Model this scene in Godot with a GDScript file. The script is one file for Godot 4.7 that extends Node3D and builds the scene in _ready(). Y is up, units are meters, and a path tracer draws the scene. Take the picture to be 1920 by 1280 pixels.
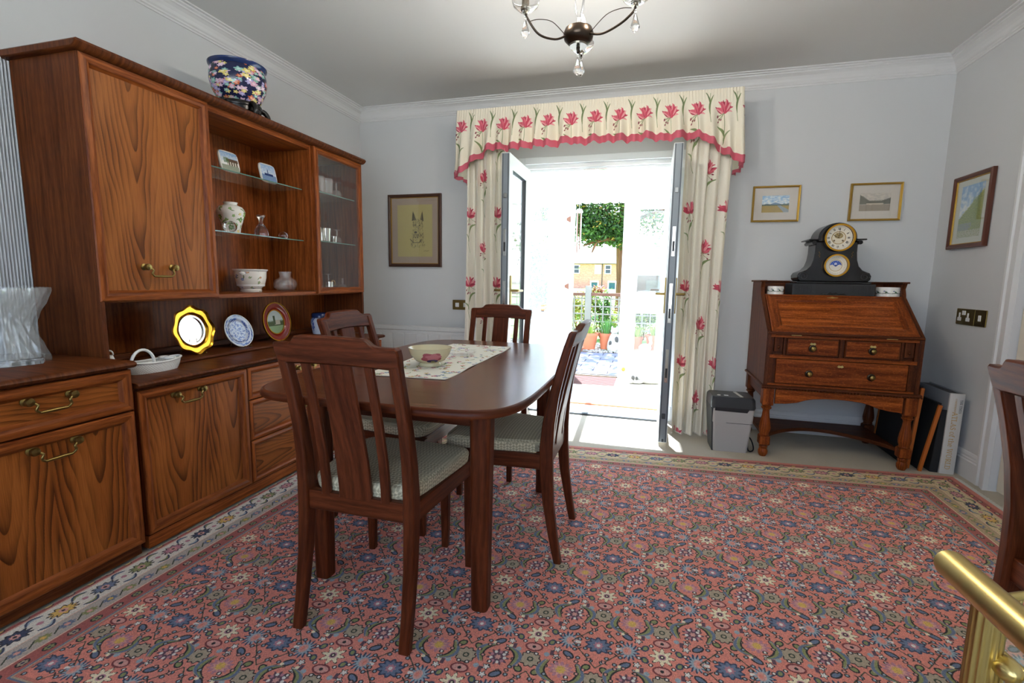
extends Node3D

var M := {}          # materials by name
var T := {}          # textures by name
var used := {}       # names taken at top level
var rng := RandomNumberGenerator.new()
const RW := 4.115    # room width
const RH := 2.4      # room height
const RZ := 5.3      # rear wall

func _ready() -> void:
	rng.seed = 7
	# ---- camera, sky, sun, exposure
	var cam := Camera3D.new()
	cam.name = "camera"
	cam.position = Vector3(2.4055, 1.0345, 3.7111)
	cam.rotation = Vector3(-0.1278, 0.2767, 0.016)
	cam.fov = 70.46
	cam.near = 0.02
	cam.far = 300.0
	add_child(cam)
	var env := Environment.new()
	var sky := Sky.new()
	var sm := ProceduralSkyMaterial.new()
	sm.sky_top_color = Color(0.66, 0.80, 1.0)
	sm.sky_horizon_color = Color(0.95, 0.98, 1.0)
	sm.sky_curve = 0.2
	sm.sky_energy_multiplier = 1.5
	sm.ground_bottom_color = Color(0.42, 0.40, 0.36)
	sm.ground_horizon_color = Color(0.62, 0.62, 0.6)
	sm.ground_energy_multiplier = 1.2
	sky.sky_material = sm
	env.background_mode = Environment.BG_SKY
	env.sky = sky
	env.tonemap_mode = Environment.TONE_MAPPER_LINEAR
	env.tonemap_exposure = 2.2
	env.sdfgi_enabled = true
	env.ssao_enabled = true
	env.ssil_enabled = true
	var we := WorldEnvironment.new()
	we.name = "environment"
	we.environment = env
	add_child(we)
	var sun := DirectionalLight3D.new()
	sun.name = "sun"
	sun.rotation_degrees = Vector3(-62, 200, 0)
	sun.light_color = Color(0.89, 0.94, 1.0)
	sun.light_energy = 9.0
	sun.light_angular_distance = 0.6
	sun.sky_mode = DirectionalLight3D.SKY_MODE_LIGHT_ONLY
	sun.shadow_enabled = true
	add_child(sun)
	# ---- surfaces
	make_textures()
	make_materials()
	# ---- setting
	build_room()
	build_french_doors()
	build_conservatory()
	build_garden()
	# ---- furniture
	build_rug()
	build_wall_unit()
	build_corner_cabinet()
	build_ornaments()
	build_glassware()
	build_table()
	build_chairs()
	build_curtains()
	build_bureau()
	build_clock()
	build_corner_things()
	build_pictures()
	build_fittings()
	build_chandelier()
	build_trolley()


# ------------------------------------------------------------------ geometry
class Geo:
	var v := PackedVector3Array()
	var n := PackedVector3Array()
	var uv := PackedVector2Array()
	var ix := PackedInt32Array()

	func vert(p: Vector3, nn: Vector3, t := Vector2.ZERO) -> int:
		v.append(p)
		n.append(nn)
		uv.append(t)
		return v.size() - 1

	func tri(a: int, b: int, c: int) -> void:
		var cr := (v[b] - v[a]).cross(v[c] - v[a])
		if cr.length_squared() < 1e-18:
			return
		if cr.dot(n[a] + n[b] + n[c]) > 0.0:
			ix.append(a); ix.append(c); ix.append(b)
		else:
			ix.append(a); ix.append(b); ix.append(c)

	func quad(a: int, b: int, c: int, d: int) -> void:
		tri(a, b, c)
		tri(a, c, d)

	func flat(p: Array, nn: Vector3, t: Array = []) -> void:
		var k := []
		for i in p.size():
			k.append(vert(p[i], nn, t[i] if t.size() > i else Vector2(p[i].x + p[i].z, p[i].y)))
		for i in range(1, p.size() - 1):
			tri(k[0], k[i], k[i + 1])

	func mesh() -> ArrayMesh:
		var a := []
		a.resize(Mesh.ARRAY_MAX)
		a[Mesh.ARRAY_VERTEX] = v
		a[Mesh.ARRAY_NORMAL] = n
		a[Mesh.ARRAY_TEX_UV] = uv
		a[Mesh.ARRAY_INDEX] = ix
		var m := ArrayMesh.new()
		m.add_surface_from_arrays(Mesh.PRIMITIVE_TRIANGLES, a)
		return m

	func xf(t: Transform3D, from := 0) -> Geo:
		var nb := t.basis.inverse().transposed()
		for i in range(from, v.size()):
			v[i] = t * v[i]
			n[i] = (nb * n[i]).normalized()
		if t.basis.determinant() < 0.0:   # a mirror turns the triangles over
			for i in range(0, ix.size(), 3):
				if ix[i] >= from:
					var k := ix[i + 1]
					ix[i + 1] = ix[i + 2]
					ix[i + 2] = k
		return self

	# chamfered box; g is the axis along which the grain (v of the texture) runs
	func box(c: Vector3, s: Vector3, b := 0.003, g := 1, off := Vector2.ZERO) -> Geo:
		var h := s * 0.5
		b = minf(b, minf(h.x, minf(h.y, h.z)) * 0.9)
		var id := {}
		for sx in [-1, 1]:
			for sy in [-1, 1]:
				for sz in [-1, 1]:
					var sg := Vector3(sx, sy, sz)
					for a in 3:
						var p := h - Vector3(b, b, b)
						p[a] = h[a]
						p = p * sg
						var nn := Vector3.ZERO
						nn[a] = sg[a]
						var t := Vector2.ZERO
						if a == g:
							t = Vector2(p[(a + 1) % 3], p[(a + 2) % 3])
						else:
							t = Vector2(p[3 - a - g], p[g])
						id[[sx, sy, sz, a]] = vert(c + p, nn, t + off)
		for s0 in [-1, 1]:
			quad(id[[s0, -1, -1, 0]], id[[s0, 1, -1, 0]], id[[s0, 1, 1, 0]], id[[s0, -1, 1, 0]])
			quad(id[[-1, s0, -1, 1]], id[[1, s0, -1, 1]], id[[1, s0, 1, 1]], id[[-1, s0, 1, 1]])
			quad(id[[-1, -1, s0, 2]], id[[1, -1, s0, 2]], id[[1, 1, s0, 2]], id[[-1, 1, s0, 2]])
			for s1 in [-1, 1]:
				quad(id[[s0, s1, -1, 0]], id[[s0, s1, 1, 0]], id[[s0, s1, 1, 1]], id[[s0, s1, -1, 1]])
				quad(id[[s0, -1, s1, 0]], id[[s0, 1, s1, 0]], id[[s0, 1, s1, 2]], id[[s0, -1, s1, 2]])
				quad(id[[-1, s0, s1, 1]], id[[1, s0, s1, 1]], id[[1, s0, s1, 2]], id[[-1, s0, s1, 2]])
				for s2 in [-1, 1]:
					tri(id[[s0, s1, s2, 0]], id[[s0, s1, s2, 1]], id[[s0, s1, s2, 2]])
		return self

	# box given by two corners
	func bb(x0: float, x1: float, y0: float, y1: float, z0: float, z1: float, b := 0.003, g := 1, off := Vector2.ZERO) -> Geo:
		return box(Vector3((x0 + x1) / 2, (y0 + y1) / 2, (z0 + z1) / 2), Vector3(absf(x1 - x0), absf(y1 - y0), absf(z1 - z0)), b, g, off)

	# profile of Vector2(r, y), outside to the right of its run upwards
	func lathe(pr: Array, seg := 32, c := Vector3.ZERO, a0 := 0.0, a1 := TAU) -> Geo:
		var m := pr.size() - 1
		var sn := []
		for i in m:
			var d: Vector2 = pr[i + 1] - pr[i]
			sn.append(Vector2(d.y, -d.x).normalized() if d.length() > 1e-9 else Vector2(1, 0))
		var len := 0.0
		for i in m:
			var na: Vector2 = sn[i]
			var nb: Vector2 = sn[i]
			if i > 0 and sn[i - 1].dot(sn[i]) > 0.6:
				na = (sn[i - 1] + sn[i]).normalized()
			if i < m - 1 and sn[i + 1].dot(sn[i]) > 0.6:
				nb = (sn[i + 1] + sn[i]).normalized()
			var l2: float = len + (pr[i + 1] - pr[i]).length()
			var base := v.size()
			for k in seg + 1:
				var a := a0 + (a1 - a0) * k / seg
				var cs := Vector3(cos(a), 0, sin(a))
				vert(c + cs * pr[i].x + Vector3(0, pr[i].y, 0), cs * na.x + Vector3(0, na.y, 0), Vector2(float(k) / seg, len))
				vert(c + cs * pr[i + 1].x + Vector3(0, pr[i + 1].y, 0), cs * nb.x + Vector3(0, nb.y, 0), Vector2(float(k) / seg, l2))
			for k in seg:
				var o := base + k * 2
				quad(o, o + 1, o + 3, o + 2)
			len = l2
		return self

	# parametric surface, normals by differences
	func surf(nu: int, nv: int, f: Callable, flip := false, uvs := Vector2.ONE) -> Geo:
		var base := v.size()
		for j in nv + 1:
			for i in nu + 1:
				var u := float(i) / nu
				var w := float(j) / nv
				var e := 0.002
				var p: Vector3 = f.call(u, w)
				var du: Vector3 = f.call(u + e, w) - f.call(u - e, w)
				var dv: Vector3 = f.call(u, w + e) - f.call(u, w - e)
				var nn := dv.cross(du)
				nn = nn.normalized() if nn.length() > 1e-14 else Vector3.UP
				vert(p, -nn if flip else nn, Vector2(u, w) * uvs)
		for j in nv:
			for i in nu:
				var a := base + j * (nu + 1) + i
				quad(a, a + 1, a + nu + 2, a + nu + 1)
		return self

	func tube(pts: Array, r: Variant, seg := 10, closed := false, caps := true) -> Geo:
		var m := pts.size()
		var t0: Vector3 = (pts[1] - pts[0]).normalized()
		var up := Vector3.UP if absf(t0.y) < 0.9 else Vector3.RIGHT
		var sd := t0.cross(up).normalized()
		var base := v.size()
		var run := 0.0
		var rings := m + 1 if closed else m
		for i in rings:
			var k := i % m
			var t: Vector3
			if closed:
				t = (pts[(k + 1) % m] - pts[(k + m - 1) % m]).normalized()
			else:
				t = (pts[mini(k + 1, m - 1)] - pts[maxi(k - 1, 0)]).normalized()
			sd = (sd - t * sd.dot(t)).normalized()
			var b := t.cross(sd)
			var rr: float = r[k] if r is Array else r
			if i > 0:
				run += (pts[k] - pts[(i - 1) % m]).length()
			for j in seg + 1:
				var a := TAU * j / seg
				var d := sd * cos(a) + b * sin(a)
				vert(pts[k] + d * rr, d, Vector2(float(j) / seg * TAU * rr, run))
		for i in rings - 1:
			for j in seg:
				var o := base + i * (seg + 1) + j
				quad(o, o + 1, o + seg + 2, o + seg + 1)
		if caps and not closed:
			for e in [0, m - 1]:
				var t: Vector3 = (pts[1] - pts[0]).normalized() * -1.0 if e == 0 else (pts[m - 1] - pts[m - 2]).normalized()
				var c := vert(pts[e], t)
				var ring := []
				for j in seg + 1:
					ring.append(vert(v[base + e * (seg + 1) + j], t))
				for j in seg:
					tri(c, ring[j], ring[j + 1])
		return self

	# sections: [centre, half x, half z], rounded rectangles joined upwards
	func loft(sec: Array, round := 0.3, gv := 1.0) -> Geo:
		var q := 4
		var ring := (q + 1) * 4
		var base := v.size()
		var run := 0.0
		for i in sec.size():
			var c: Vector3 = sec[i][0]
			var hx: float = sec[i][1]
			var hz: float = sec[i][2]
			var rr := minf(hx, hz) * round
			if i > 0:
				run += (c - sec[i - 1][0]).length()
			var acc := 0.0
			var lastp := Vector2.ZERO
			for k in ring + 1:
				var kk := k % ring
				var cn := kk / (q + 1)
				var a := PI / 2 * cn + PI / 2 * float(kk % (q + 1)) / q
				var cx: float = (hx - rr) * (1 if cn == 0 or cn == 3 else -1)
				var cz: float = (hz - rr) * (1 if cn < 2 else -1)
				var p := Vector2(cx + rr * cos(a), cz + rr * sin(a))
				if k > 0:
					acc += (p - lastp).length()
				lastp = p
				vert(c + Vector3(p.x, 0, p.y), Vector3(cos(a), 0, sin(a)), Vector2(acc, run * gv))
		for i in sec.size() - 1:
			for k in ring:
				var o := base + i * (ring + 1) + k
				quad(o, o + 1, o + ring + 2, o + ring + 1)
		for e in [0, sec.size() - 1]:
			var nn: Vector3 = (sec[e][0] - sec[1 if e == 0 else e - 1][0]).normalized()
			var c := vert(sec[e][0], nn)
			var rg := []
			for k in ring + 1:
				rg.append(vert(v[base + e * (ring + 1) + k], nn, uv[base + e * (ring + 1) + k]))
			for k in ring:
				tri(c, rg[k], rg[k + 1])
		return self

	# outline in XY pushed from z0 to z1, edges chamfered by b; grain along x or y
	func extrude(pl: PackedVector2Array, z0: float, z1: float, b := 0.002, gx := true, crease := 0.7, warp: Variant = null) -> Geo:
		var start := v.size()
		if Geometry2D.is_polygon_clockwise(pl):
			pl = pl.duplicate()
			pl.reverse()
		var m := pl.size()
		var en := []
		for i in m:
			var d := (pl[(i + 1) % m] - pl[i]).normalized()
			en.append(Vector2(d.y, -d.x))
		var inn := PackedVector2Array()
		for i in m:
			var a: Vector2 = en[(i + m - 1) % m]
			var c: Vector2 = en[i]
			var mm := (a + c)
			mm = mm / maxf(1.0, mm.length_squared()) * 2.0 if mm.length() > 1e-6 else c
			inn.append(pl[i] - mm * b)
		var tris := Geometry2D.triangulate_polygon(inn)
		if tris.is_empty():
			inn = pl
			tris = Geometry2D.triangulate_polygon(pl)
		for e in 2:
			var z := z1 if e == 1 else z0
			var nn := Vector3(0, 0, 1 if e == 1 else -1)
			var k := v.size()
			for p in inn:
				vert(Vector3(p.x, p.y, z), nn, Vector2(p.y, p.x) if gx else p)
			for i in range(0, tris.size(), 3):
				tri(k + tris[i], k + tris[i + 1], k + tris[i + 2])
		var dz := signf(z1 - z0) * b
		var run := 0.0
		for i in m:
			var j := (i + 1) % m
			var a: Vector2 = en[(i + m - 1) % m]
			var c: Vector2 = en[i]
			var d: Vector2 = en[j]
			var n0 := (a + c).normalized() if a.dot(c) > crease else c
			var n1 := (c + d).normalized() if c.dot(d) > crease else c
			var l := (pl[j] - pl[i]).length()
			var zs := [z0, z0 + dz, z1 - dz, z1]
			var last := []
			for s in 4:
				var edge: bool = s == 0 or s == 3
				var q0 := inn[i] if edge else pl[i]
				var q1 := inn[j] if edge else pl[j]
				var zn := 0.0 if not edge else (-1.0 if s == 0 else 1.0) * signf(z1 - z0)
				var k0 := vert(Vector3(q0.x, q0.y, zs[s]), Vector3(n0.x, n0.y, zn).normalized(), Vector2(zs[s], run))
				var k1 := vert(Vector3(q1.x, q1.y, zs[s]), Vector3(n1.x, n1.y, zn).normalized(), Vector2(zs[s], run + l))
				if s > 0:
					quad(last[0], last[1], k1, k0)
				last = [k0, k1]
			run += l
		if warp != null:
			for i in range(start, v.size()):
				v[i] = warp.call(v[i])
		return self

	# rectangle frame in XY around the origin, mitred; profile of Vector2(inwards, height)
	func frame(w: float, h: float, pr: Array) -> Geo:
		var cr := [Vector2(-w / 2, -h / 2), Vector2(w / 2, -h / 2), Vector2(w / 2, h / 2), Vector2(-w / 2, h / 2)]
		for s in 4:
			var a: Vector2 = cr[s]
			var b: Vector2 = cr[(s + 1) % 4]
			var d := (b - a).normalized()
			var inw := Vector2(-d.y, d.x)
			var L := (b - a).length()
			var acc := 0.0
			for i in pr.size() - 1:
				var p: Vector2 = pr[i]
				var q: Vector2 = pr[i + 1]
				var e := (q - p)
				var nn2 := Vector2(-e.y, e.x).normalized()
				var nn := Vector3(inw.x * nn2.x, inw.y * nn2.x, nn2.y)
				var k := []
				var off := float(s) * 0.37
				for t in [[p, 0], [p, 1], [q, 1], [q, 0]]:
					var pp: Vector2 = t[0]
					var at: Vector2 = (a + d * pp.x if t[1] == 0 else b - d * pp.x) + inw * pp.x
					var al: float = pp.x if t[1] == 0 else L - pp.x
					k.append(vert(Vector3(at.x, at.y, pp.y), nn, Vector2(acc + (0.0 if pp == p else e.length()) + off, al + off)))
				quad(k[0], k[1], k[2], k[3])
				acc += e.length()
		return self

	# straight moulding: profile Vector2(out, up) along from-to, ends cut at a mitre
	func mould(pr: Array, a: Vector3, b: Vector3, out: Vector3, m0 := 0.0, m1 := 0.0, up := Vector3.UP) -> Geo:
		var d := (b - a).normalized()
		var acc := 0.0
		for i in pr.size() - 1:
			var p: Vector2 = pr[i]
			var q: Vector2 = pr[i + 1]
			var e := q - p
			var nn := (out * e.y - up * e.x).normalized()
			if nn.dot(out * 1.0 + up * 0.3) < 0 and false:
				nn = -nn
			var k := []
			for t in [[p, 0], [p, 1], [q, 1], [q, 0]]:
				var pp: Vector2 = t[0]
				var at: Vector3 = (a + d * pp.x * m0 if t[1] == 0 else b - d * pp.x * m1) + out * pp.x + up * pp.y
				k.append(vert(at, nn, Vector2(acc + (0.0 if pp == p else e.length()), (at - a).dot(d))))
			quad(k[0], k[1], k[2], k[3])
			acc += e.length()
		return self

	func ball(c: Vector3, r: Vector3, seg := 20) -> Geo:
		var pr := []
		var k := seg / 2
		for i in k + 1:
			var a := -PI / 2 + PI * i / k
			pr.append(Vector2(cos(a), sin(a)))
		var s := v.size()
		lathe(pr, seg)
		return xf(Transform3D(Basis.from_scale(r), c), s)


func arc_pts(c: Vector3, ax: Vector3, ay: Vector3, r: float, a0: float, a1: float, k: int) -> Array:
	var o := []
	for i in k + 1:
		var a := deg_to_rad(a0 + (a1 - a0) * i / k)
		o.append(c + ax * r * cos(a) + ay * r * sin(a))
	return o


func smooth(pts: Array, k := 6) -> Array:
	var o := []
	var m := pts.size()
	for i in m - 1:
		for j in k:
			var t := float(j) / k
			var p0 = pts[maxi(i - 1, 0)]
			var p3 = pts[mini(i + 2, m - 1)]
			o.append(pts[i].cubic_interpolate(pts[i + 1], p0, p3, t))
	o.append(pts[m - 1])
	return o


# ------------------------------------------------------------------ nodes
func numbered(called: String) -> String:
	if not used.has(called):
		used[called] = 0
		return called
	used[called] += 1
	return "%s_%03d" % [called, used[called]]


func tag(o: Node3D, label: String, category: String, group := "", kind := "") -> Node3D:
	if label:
		o.set_meta("label", label)
	if category:
		o.set_meta("category", category)
	if group:
		o.set_meta("group", group)
	if kind:
		o.set_meta("kind", kind)
	return o


func thing(called: String, label: String, category: String, at := Vector3.ZERO, turn := 0.0, group := "") -> Node3D:
	var o := Node3D.new()
	o.name = numbered(called)
	add_child(o)
	o.position = at
	o.rotation.y = turn
	return tag(o, label, category, group)


func part(parent: Node3D, called: String, g: Geo, mat: String) -> MeshInstance3D:
	var o := MeshInstance3D.new()
	o.name = called
	o.mesh = g.mesh()
	o.material_override = M[mat]
	parent.add_child(o, true)
	return o


func solo(called: String, label: String, category: String, g: Geo, mat: String, at := Vector3.ZERO, turn := 0.0, group := "") -> MeshInstance3D:
	var o := MeshInstance3D.new()
	o.name = numbered(called)
	o.mesh = g.mesh()
	o.material_override = M[mat]
	add_child(o)
	o.position = at
	o.rotation.y = turn
	tag(o, label, category, group)
	return o


func struct(called: String, g: Geo, mat: String, label := "", category := "") -> MeshInstance3D:
	var o := MeshInstance3D.new()
	o.name = called
	o.mesh = g.mesh()
	o.material_override = M[mat]
	add_child(o)
	tag(o, label, category, "", "structure")
	return o


func copy(src: Node3D, at: Vector3, turn: float, label: String) -> Node3D:
	var r: Node3D = src.duplicate()
	r.name = numbered(src.name.rstrip("0123456789").trim_suffix("_"))
	add_child(r)
	r.position = at
	r.rotation.y = turn
	r.set_meta("label", label)
	return r


func text(parent: Node3D, called: String, s: String, size: float, at: Vector3, basis: Basis, mat: String, serif := true) -> void:
	var tm := TextMesh.new()
	var f := SystemFont.new()
	f.font_names = PackedStringArray(["Droid Serif" if serif else "Droid Sans"])
	tm.font = f
	tm.text = s
	tm.font_size = 32
	tm.pixel_size = size / 32.0
	tm.depth = 0.0006
	var o := MeshInstance3D.new()
	o.name = called
	o.mesh = tm
	o.material_override = M[mat]
	o.transform = Transform3D(basis, at)
	parent.add_child(o, true)

# ------------------------------------------------------------------ textures
func new_image(w: int, h: int, c: Color) -> Image:
	var im := Image.create_empty(w, h, false, Image.FORMAT_RGB8)
	im.fill(c)
	return im


func tex(im: Image) -> ImageTexture:
	return ImageTexture.create_from_image(im)


func hx(s: String) -> Color:
	return Color.html(s)


func poly(im: Image, pts: PackedVector2Array, c: Color) -> void:
	var y0 := 1e9
	var y1 := -1e9
	for p in pts:
		y0 = minf(y0, p.y)
		y1 = maxf(y1, p.y)
	var m := pts.size()
	for y in range(maxi(0, int(floor(y0))), mini(im.get_height() - 1, int(ceil(y1))) + 1):
		var yc := y + 0.5
		var xs := []
		for i in m:
			var a := pts[i]
			var b := pts[(i + 1) % m]
			if (a.y <= yc) != (b.y <= yc):
				xs.append(a.x + (yc - a.y) / (b.y - a.y) * (b.x - a.x))
		xs.sort()
		for k in range(0, xs.size() - 1, 2):
			var x0 := maxi(0, int(round(xs[k])))
			var x1 := mini(im.get_width(), int(round(xs[k + 1])))
			if x1 > x0:
				im.fill_rect(Rect2i(x0, y, x1 - x0, 1), c)


func ell(im: Image, c: Vector2, rx: float, ry: float, col: Color, rot := 0.0) -> void:
	var p := PackedVector2Array()
	var k := 14
	for i in k:
		var a := TAU * i / k
		p.append(c + Vector2(cos(a) * rx, sin(a) * ry).rotated(rot))
	poly(im, p, col)


func flower(im: Image, c: Vector2, r: float, petals: int, depth: float, col: Color, rot := 0.0, sx := 1.0, sy := 1.0) -> void:
	var p := PackedVector2Array()
	for i in petals * 6:
		var a := TAU * i / (petals * 6)
		var rr := r * (1.0 - depth * (0.5 - 0.5 * cos(a * petals)))
		p.append(c + Vector2(cos(a + rot) * rr * sx, sin(a + rot) * rr * sy))
	poly(im, p, col)


func stroke(im: Image, pts: Array, w: float, c: Color, taper := false) -> void:
	var l := PackedVector2Array()
	var r := PackedVector2Array()
	var m := pts.size()
	for i in m:
		var d: Vector2 = (pts[mini(i + 1, m - 1)] - pts[maxi(i - 1, 0)]).normalized()
		var s := Vector2(-d.y, d.x) * w * 0.5
		if taper:
			s *= sin(PI * (0.08 + 0.84 * i / (m - 1.0)))
		l.append(pts[i] + s)
		r.append(pts[i] - s)
	r.reverse()
	l.append_array(r)
	poly(im, l, c)


func leaf(im: Image, a: Vector2, b: Vector2, bend: float, w: float, c: Color) -> void:
	var d := b - a
	var nn := Vector2(-d.y, d.x)
	var pts := []
	for i in 9:
		var t := i / 8.0
		pts.append(a + d * t + nn * bend * sin(PI * t))
	stroke(im, pts, w, c, true)


func fnoise(sd: int, freq: float, oct := 3) -> FastNoiseLite:
	var f := FastNoiseLite.new()
	f.seed = sd
	f.frequency = freq
	f.noise_type = FastNoiseLite.TYPE_SIMPLEX_SMOOTH
	f.fractal_octaves = oct
	return f


# plain-sawn timber: arches round each centre; sizes in metres, u across and v along the grain
func wood_image(sd: int, w: int, h: int, sx: float, sy: float, cx: Array, taper: float, rings: float, light: Color, mid: Color, dark: Color) -> Image:
	var n1 := fnoise(sd, 1.0, 2)
	var n2 := fnoise(sd + 5, 1.0, 2)
	var by := PackedByteArray()
	by.resize(w * h * 3)
	var at := 0
	for j in h:
		var y := sy * j / h
		for i in w:
			var x := sx * i / w
			var dx := 10.0
			for q in cx:
				dx = minf(dx, absf(x - q))
			var R := sqrt(dx * dx + 0.0009) + 0.012 * n1.get_noise_2d(x * 9.0, y * 2.6)
			var f := R * rings + y * taper * rings
			f -= floor(f)
			var fib := n2.get_noise_2d(x * 420.0, y * 9.0)
			var slow := n2.get_noise_2d(x * 7.0 + 30.0, y * 1.7)
			var t := pow(f, 2.6) * (0.55 + 0.45 * smoothstep(0.0, 0.03, 1.0 - f)) * clampf(0.75 + slow, 0.25, 1.0)
			var c := light.lerp(mid, clampf(0.45 + 0.55 * slow + 0.35 * fib, 0.0, 1.0)).lerp(dark, clampf(t * 0.9 + 0.12 * fib, 0.0, 1.0))
			by[at] = int(clampf(c.r, 0, 1) * 255)
			by[at + 1] = int(clampf(c.g, 0, 1) * 255)
			by[at + 2] = int(clampf(c.b, 0, 1) * 255)
			at += 3
	return Image.create_from_data(w, h, false, Image.FORMAT_RGB8, by)


# straight grain, seamless enough to repeat: u across, v along
func grain_image(sd: int, w: int, h: int, fine: float, light: Color, dark: Color, fleck := 0.0) -> Image:
	var n1 := fnoise(sd, 1.0, 3)
	var n2 := fnoise(sd + 9, 1.0, 2)
	var by := PackedByteArray()
	by.resize(w * h * 3)
	var at := 0
	for j in h:
		var y := float(j) / h
		var ey := minf(y, 1.0 - y) * 2.0
		for i in w:
			var x := float(i) / w
			var b := n1.get_noise_2d(x * fine, ey * 0.8 + 3.0)
			var s := sin(x * fine * 9.0 + 5.0 * n2.get_noise_2d(x * 5.0, ey * 0.9))
			var fb := n2.get_noise_2d(x * 190.0, ey * 7.0)
			var t := 0.42 + 0.45 * b + 0.13 * s + 0.35 * fb
			if fleck > 0.0:
				t -= fleck * maxf(0.0, n1.get_noise_2d(x * 30.0, y * 45.0) - 0.2) * 2.0
			var c := light.lerp(dark, clampf(t, 0.0, 1.0))
			by[at] = int(c.r * 255)
			by[at + 1] = int(c.g * 255)
			by[at + 2] = int(c.b * 255)
			at += 3
	return Image.create_from_data(w, h, false, Image.FORMAT_RGB8, by)


func speckle(im: Image, sd: int, amount: float, step := 1) -> void:
	var r := RandomNumberGenerator.new()
	r.seed = sd
	var d := im.get_data()
	for i in range(0, d.size(), 3 * step):
		var k := 1.0 + r.randf_range(-amount, amount)
		for q in 3:
			d[i + q] = int(clampf(d[i + q] * k, 0, 255))
	im.set_data(im.get_width(), im.get_height(), false, Image.FORMAT_RGB8, d)


const RUG := {"bg": "dc8673", "cream": "ead9b4", "navy": "3c4258", "slate": "6a7488", "sky": "9aa6ac", "olive": "8a8c58", "grey": "ae9a80", "mauve": "b87c84", "yellow": "d8ac58", "dark": "2e2827", "maroon": "7c3838", "green": "3a4030", "pink": "d4988a", "plum": "644650", "white": "e0d8cc"}


func rc(k: String) -> Color:
	return hx(RUG[k])


func rug_tile(W: int, H: int) -> Image:
	var im := new_image(W, H, rc("bg"))
	var u := W / 0.35            # pixels per metre
	for ox in [-1, 0, 1]:
		for oy in [-1, 0, 1]:
			for lat in [Vector2(0, 0), Vector2(0.5, 0.5)]:
				var o := Vector2((lat.x + ox) * W, (lat.y + oy) * H)
				rug_motif(im, o, u)
	im.resize(W / 3, H / 3, Image.INTERPOLATE_CUBIC)
	return im


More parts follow.
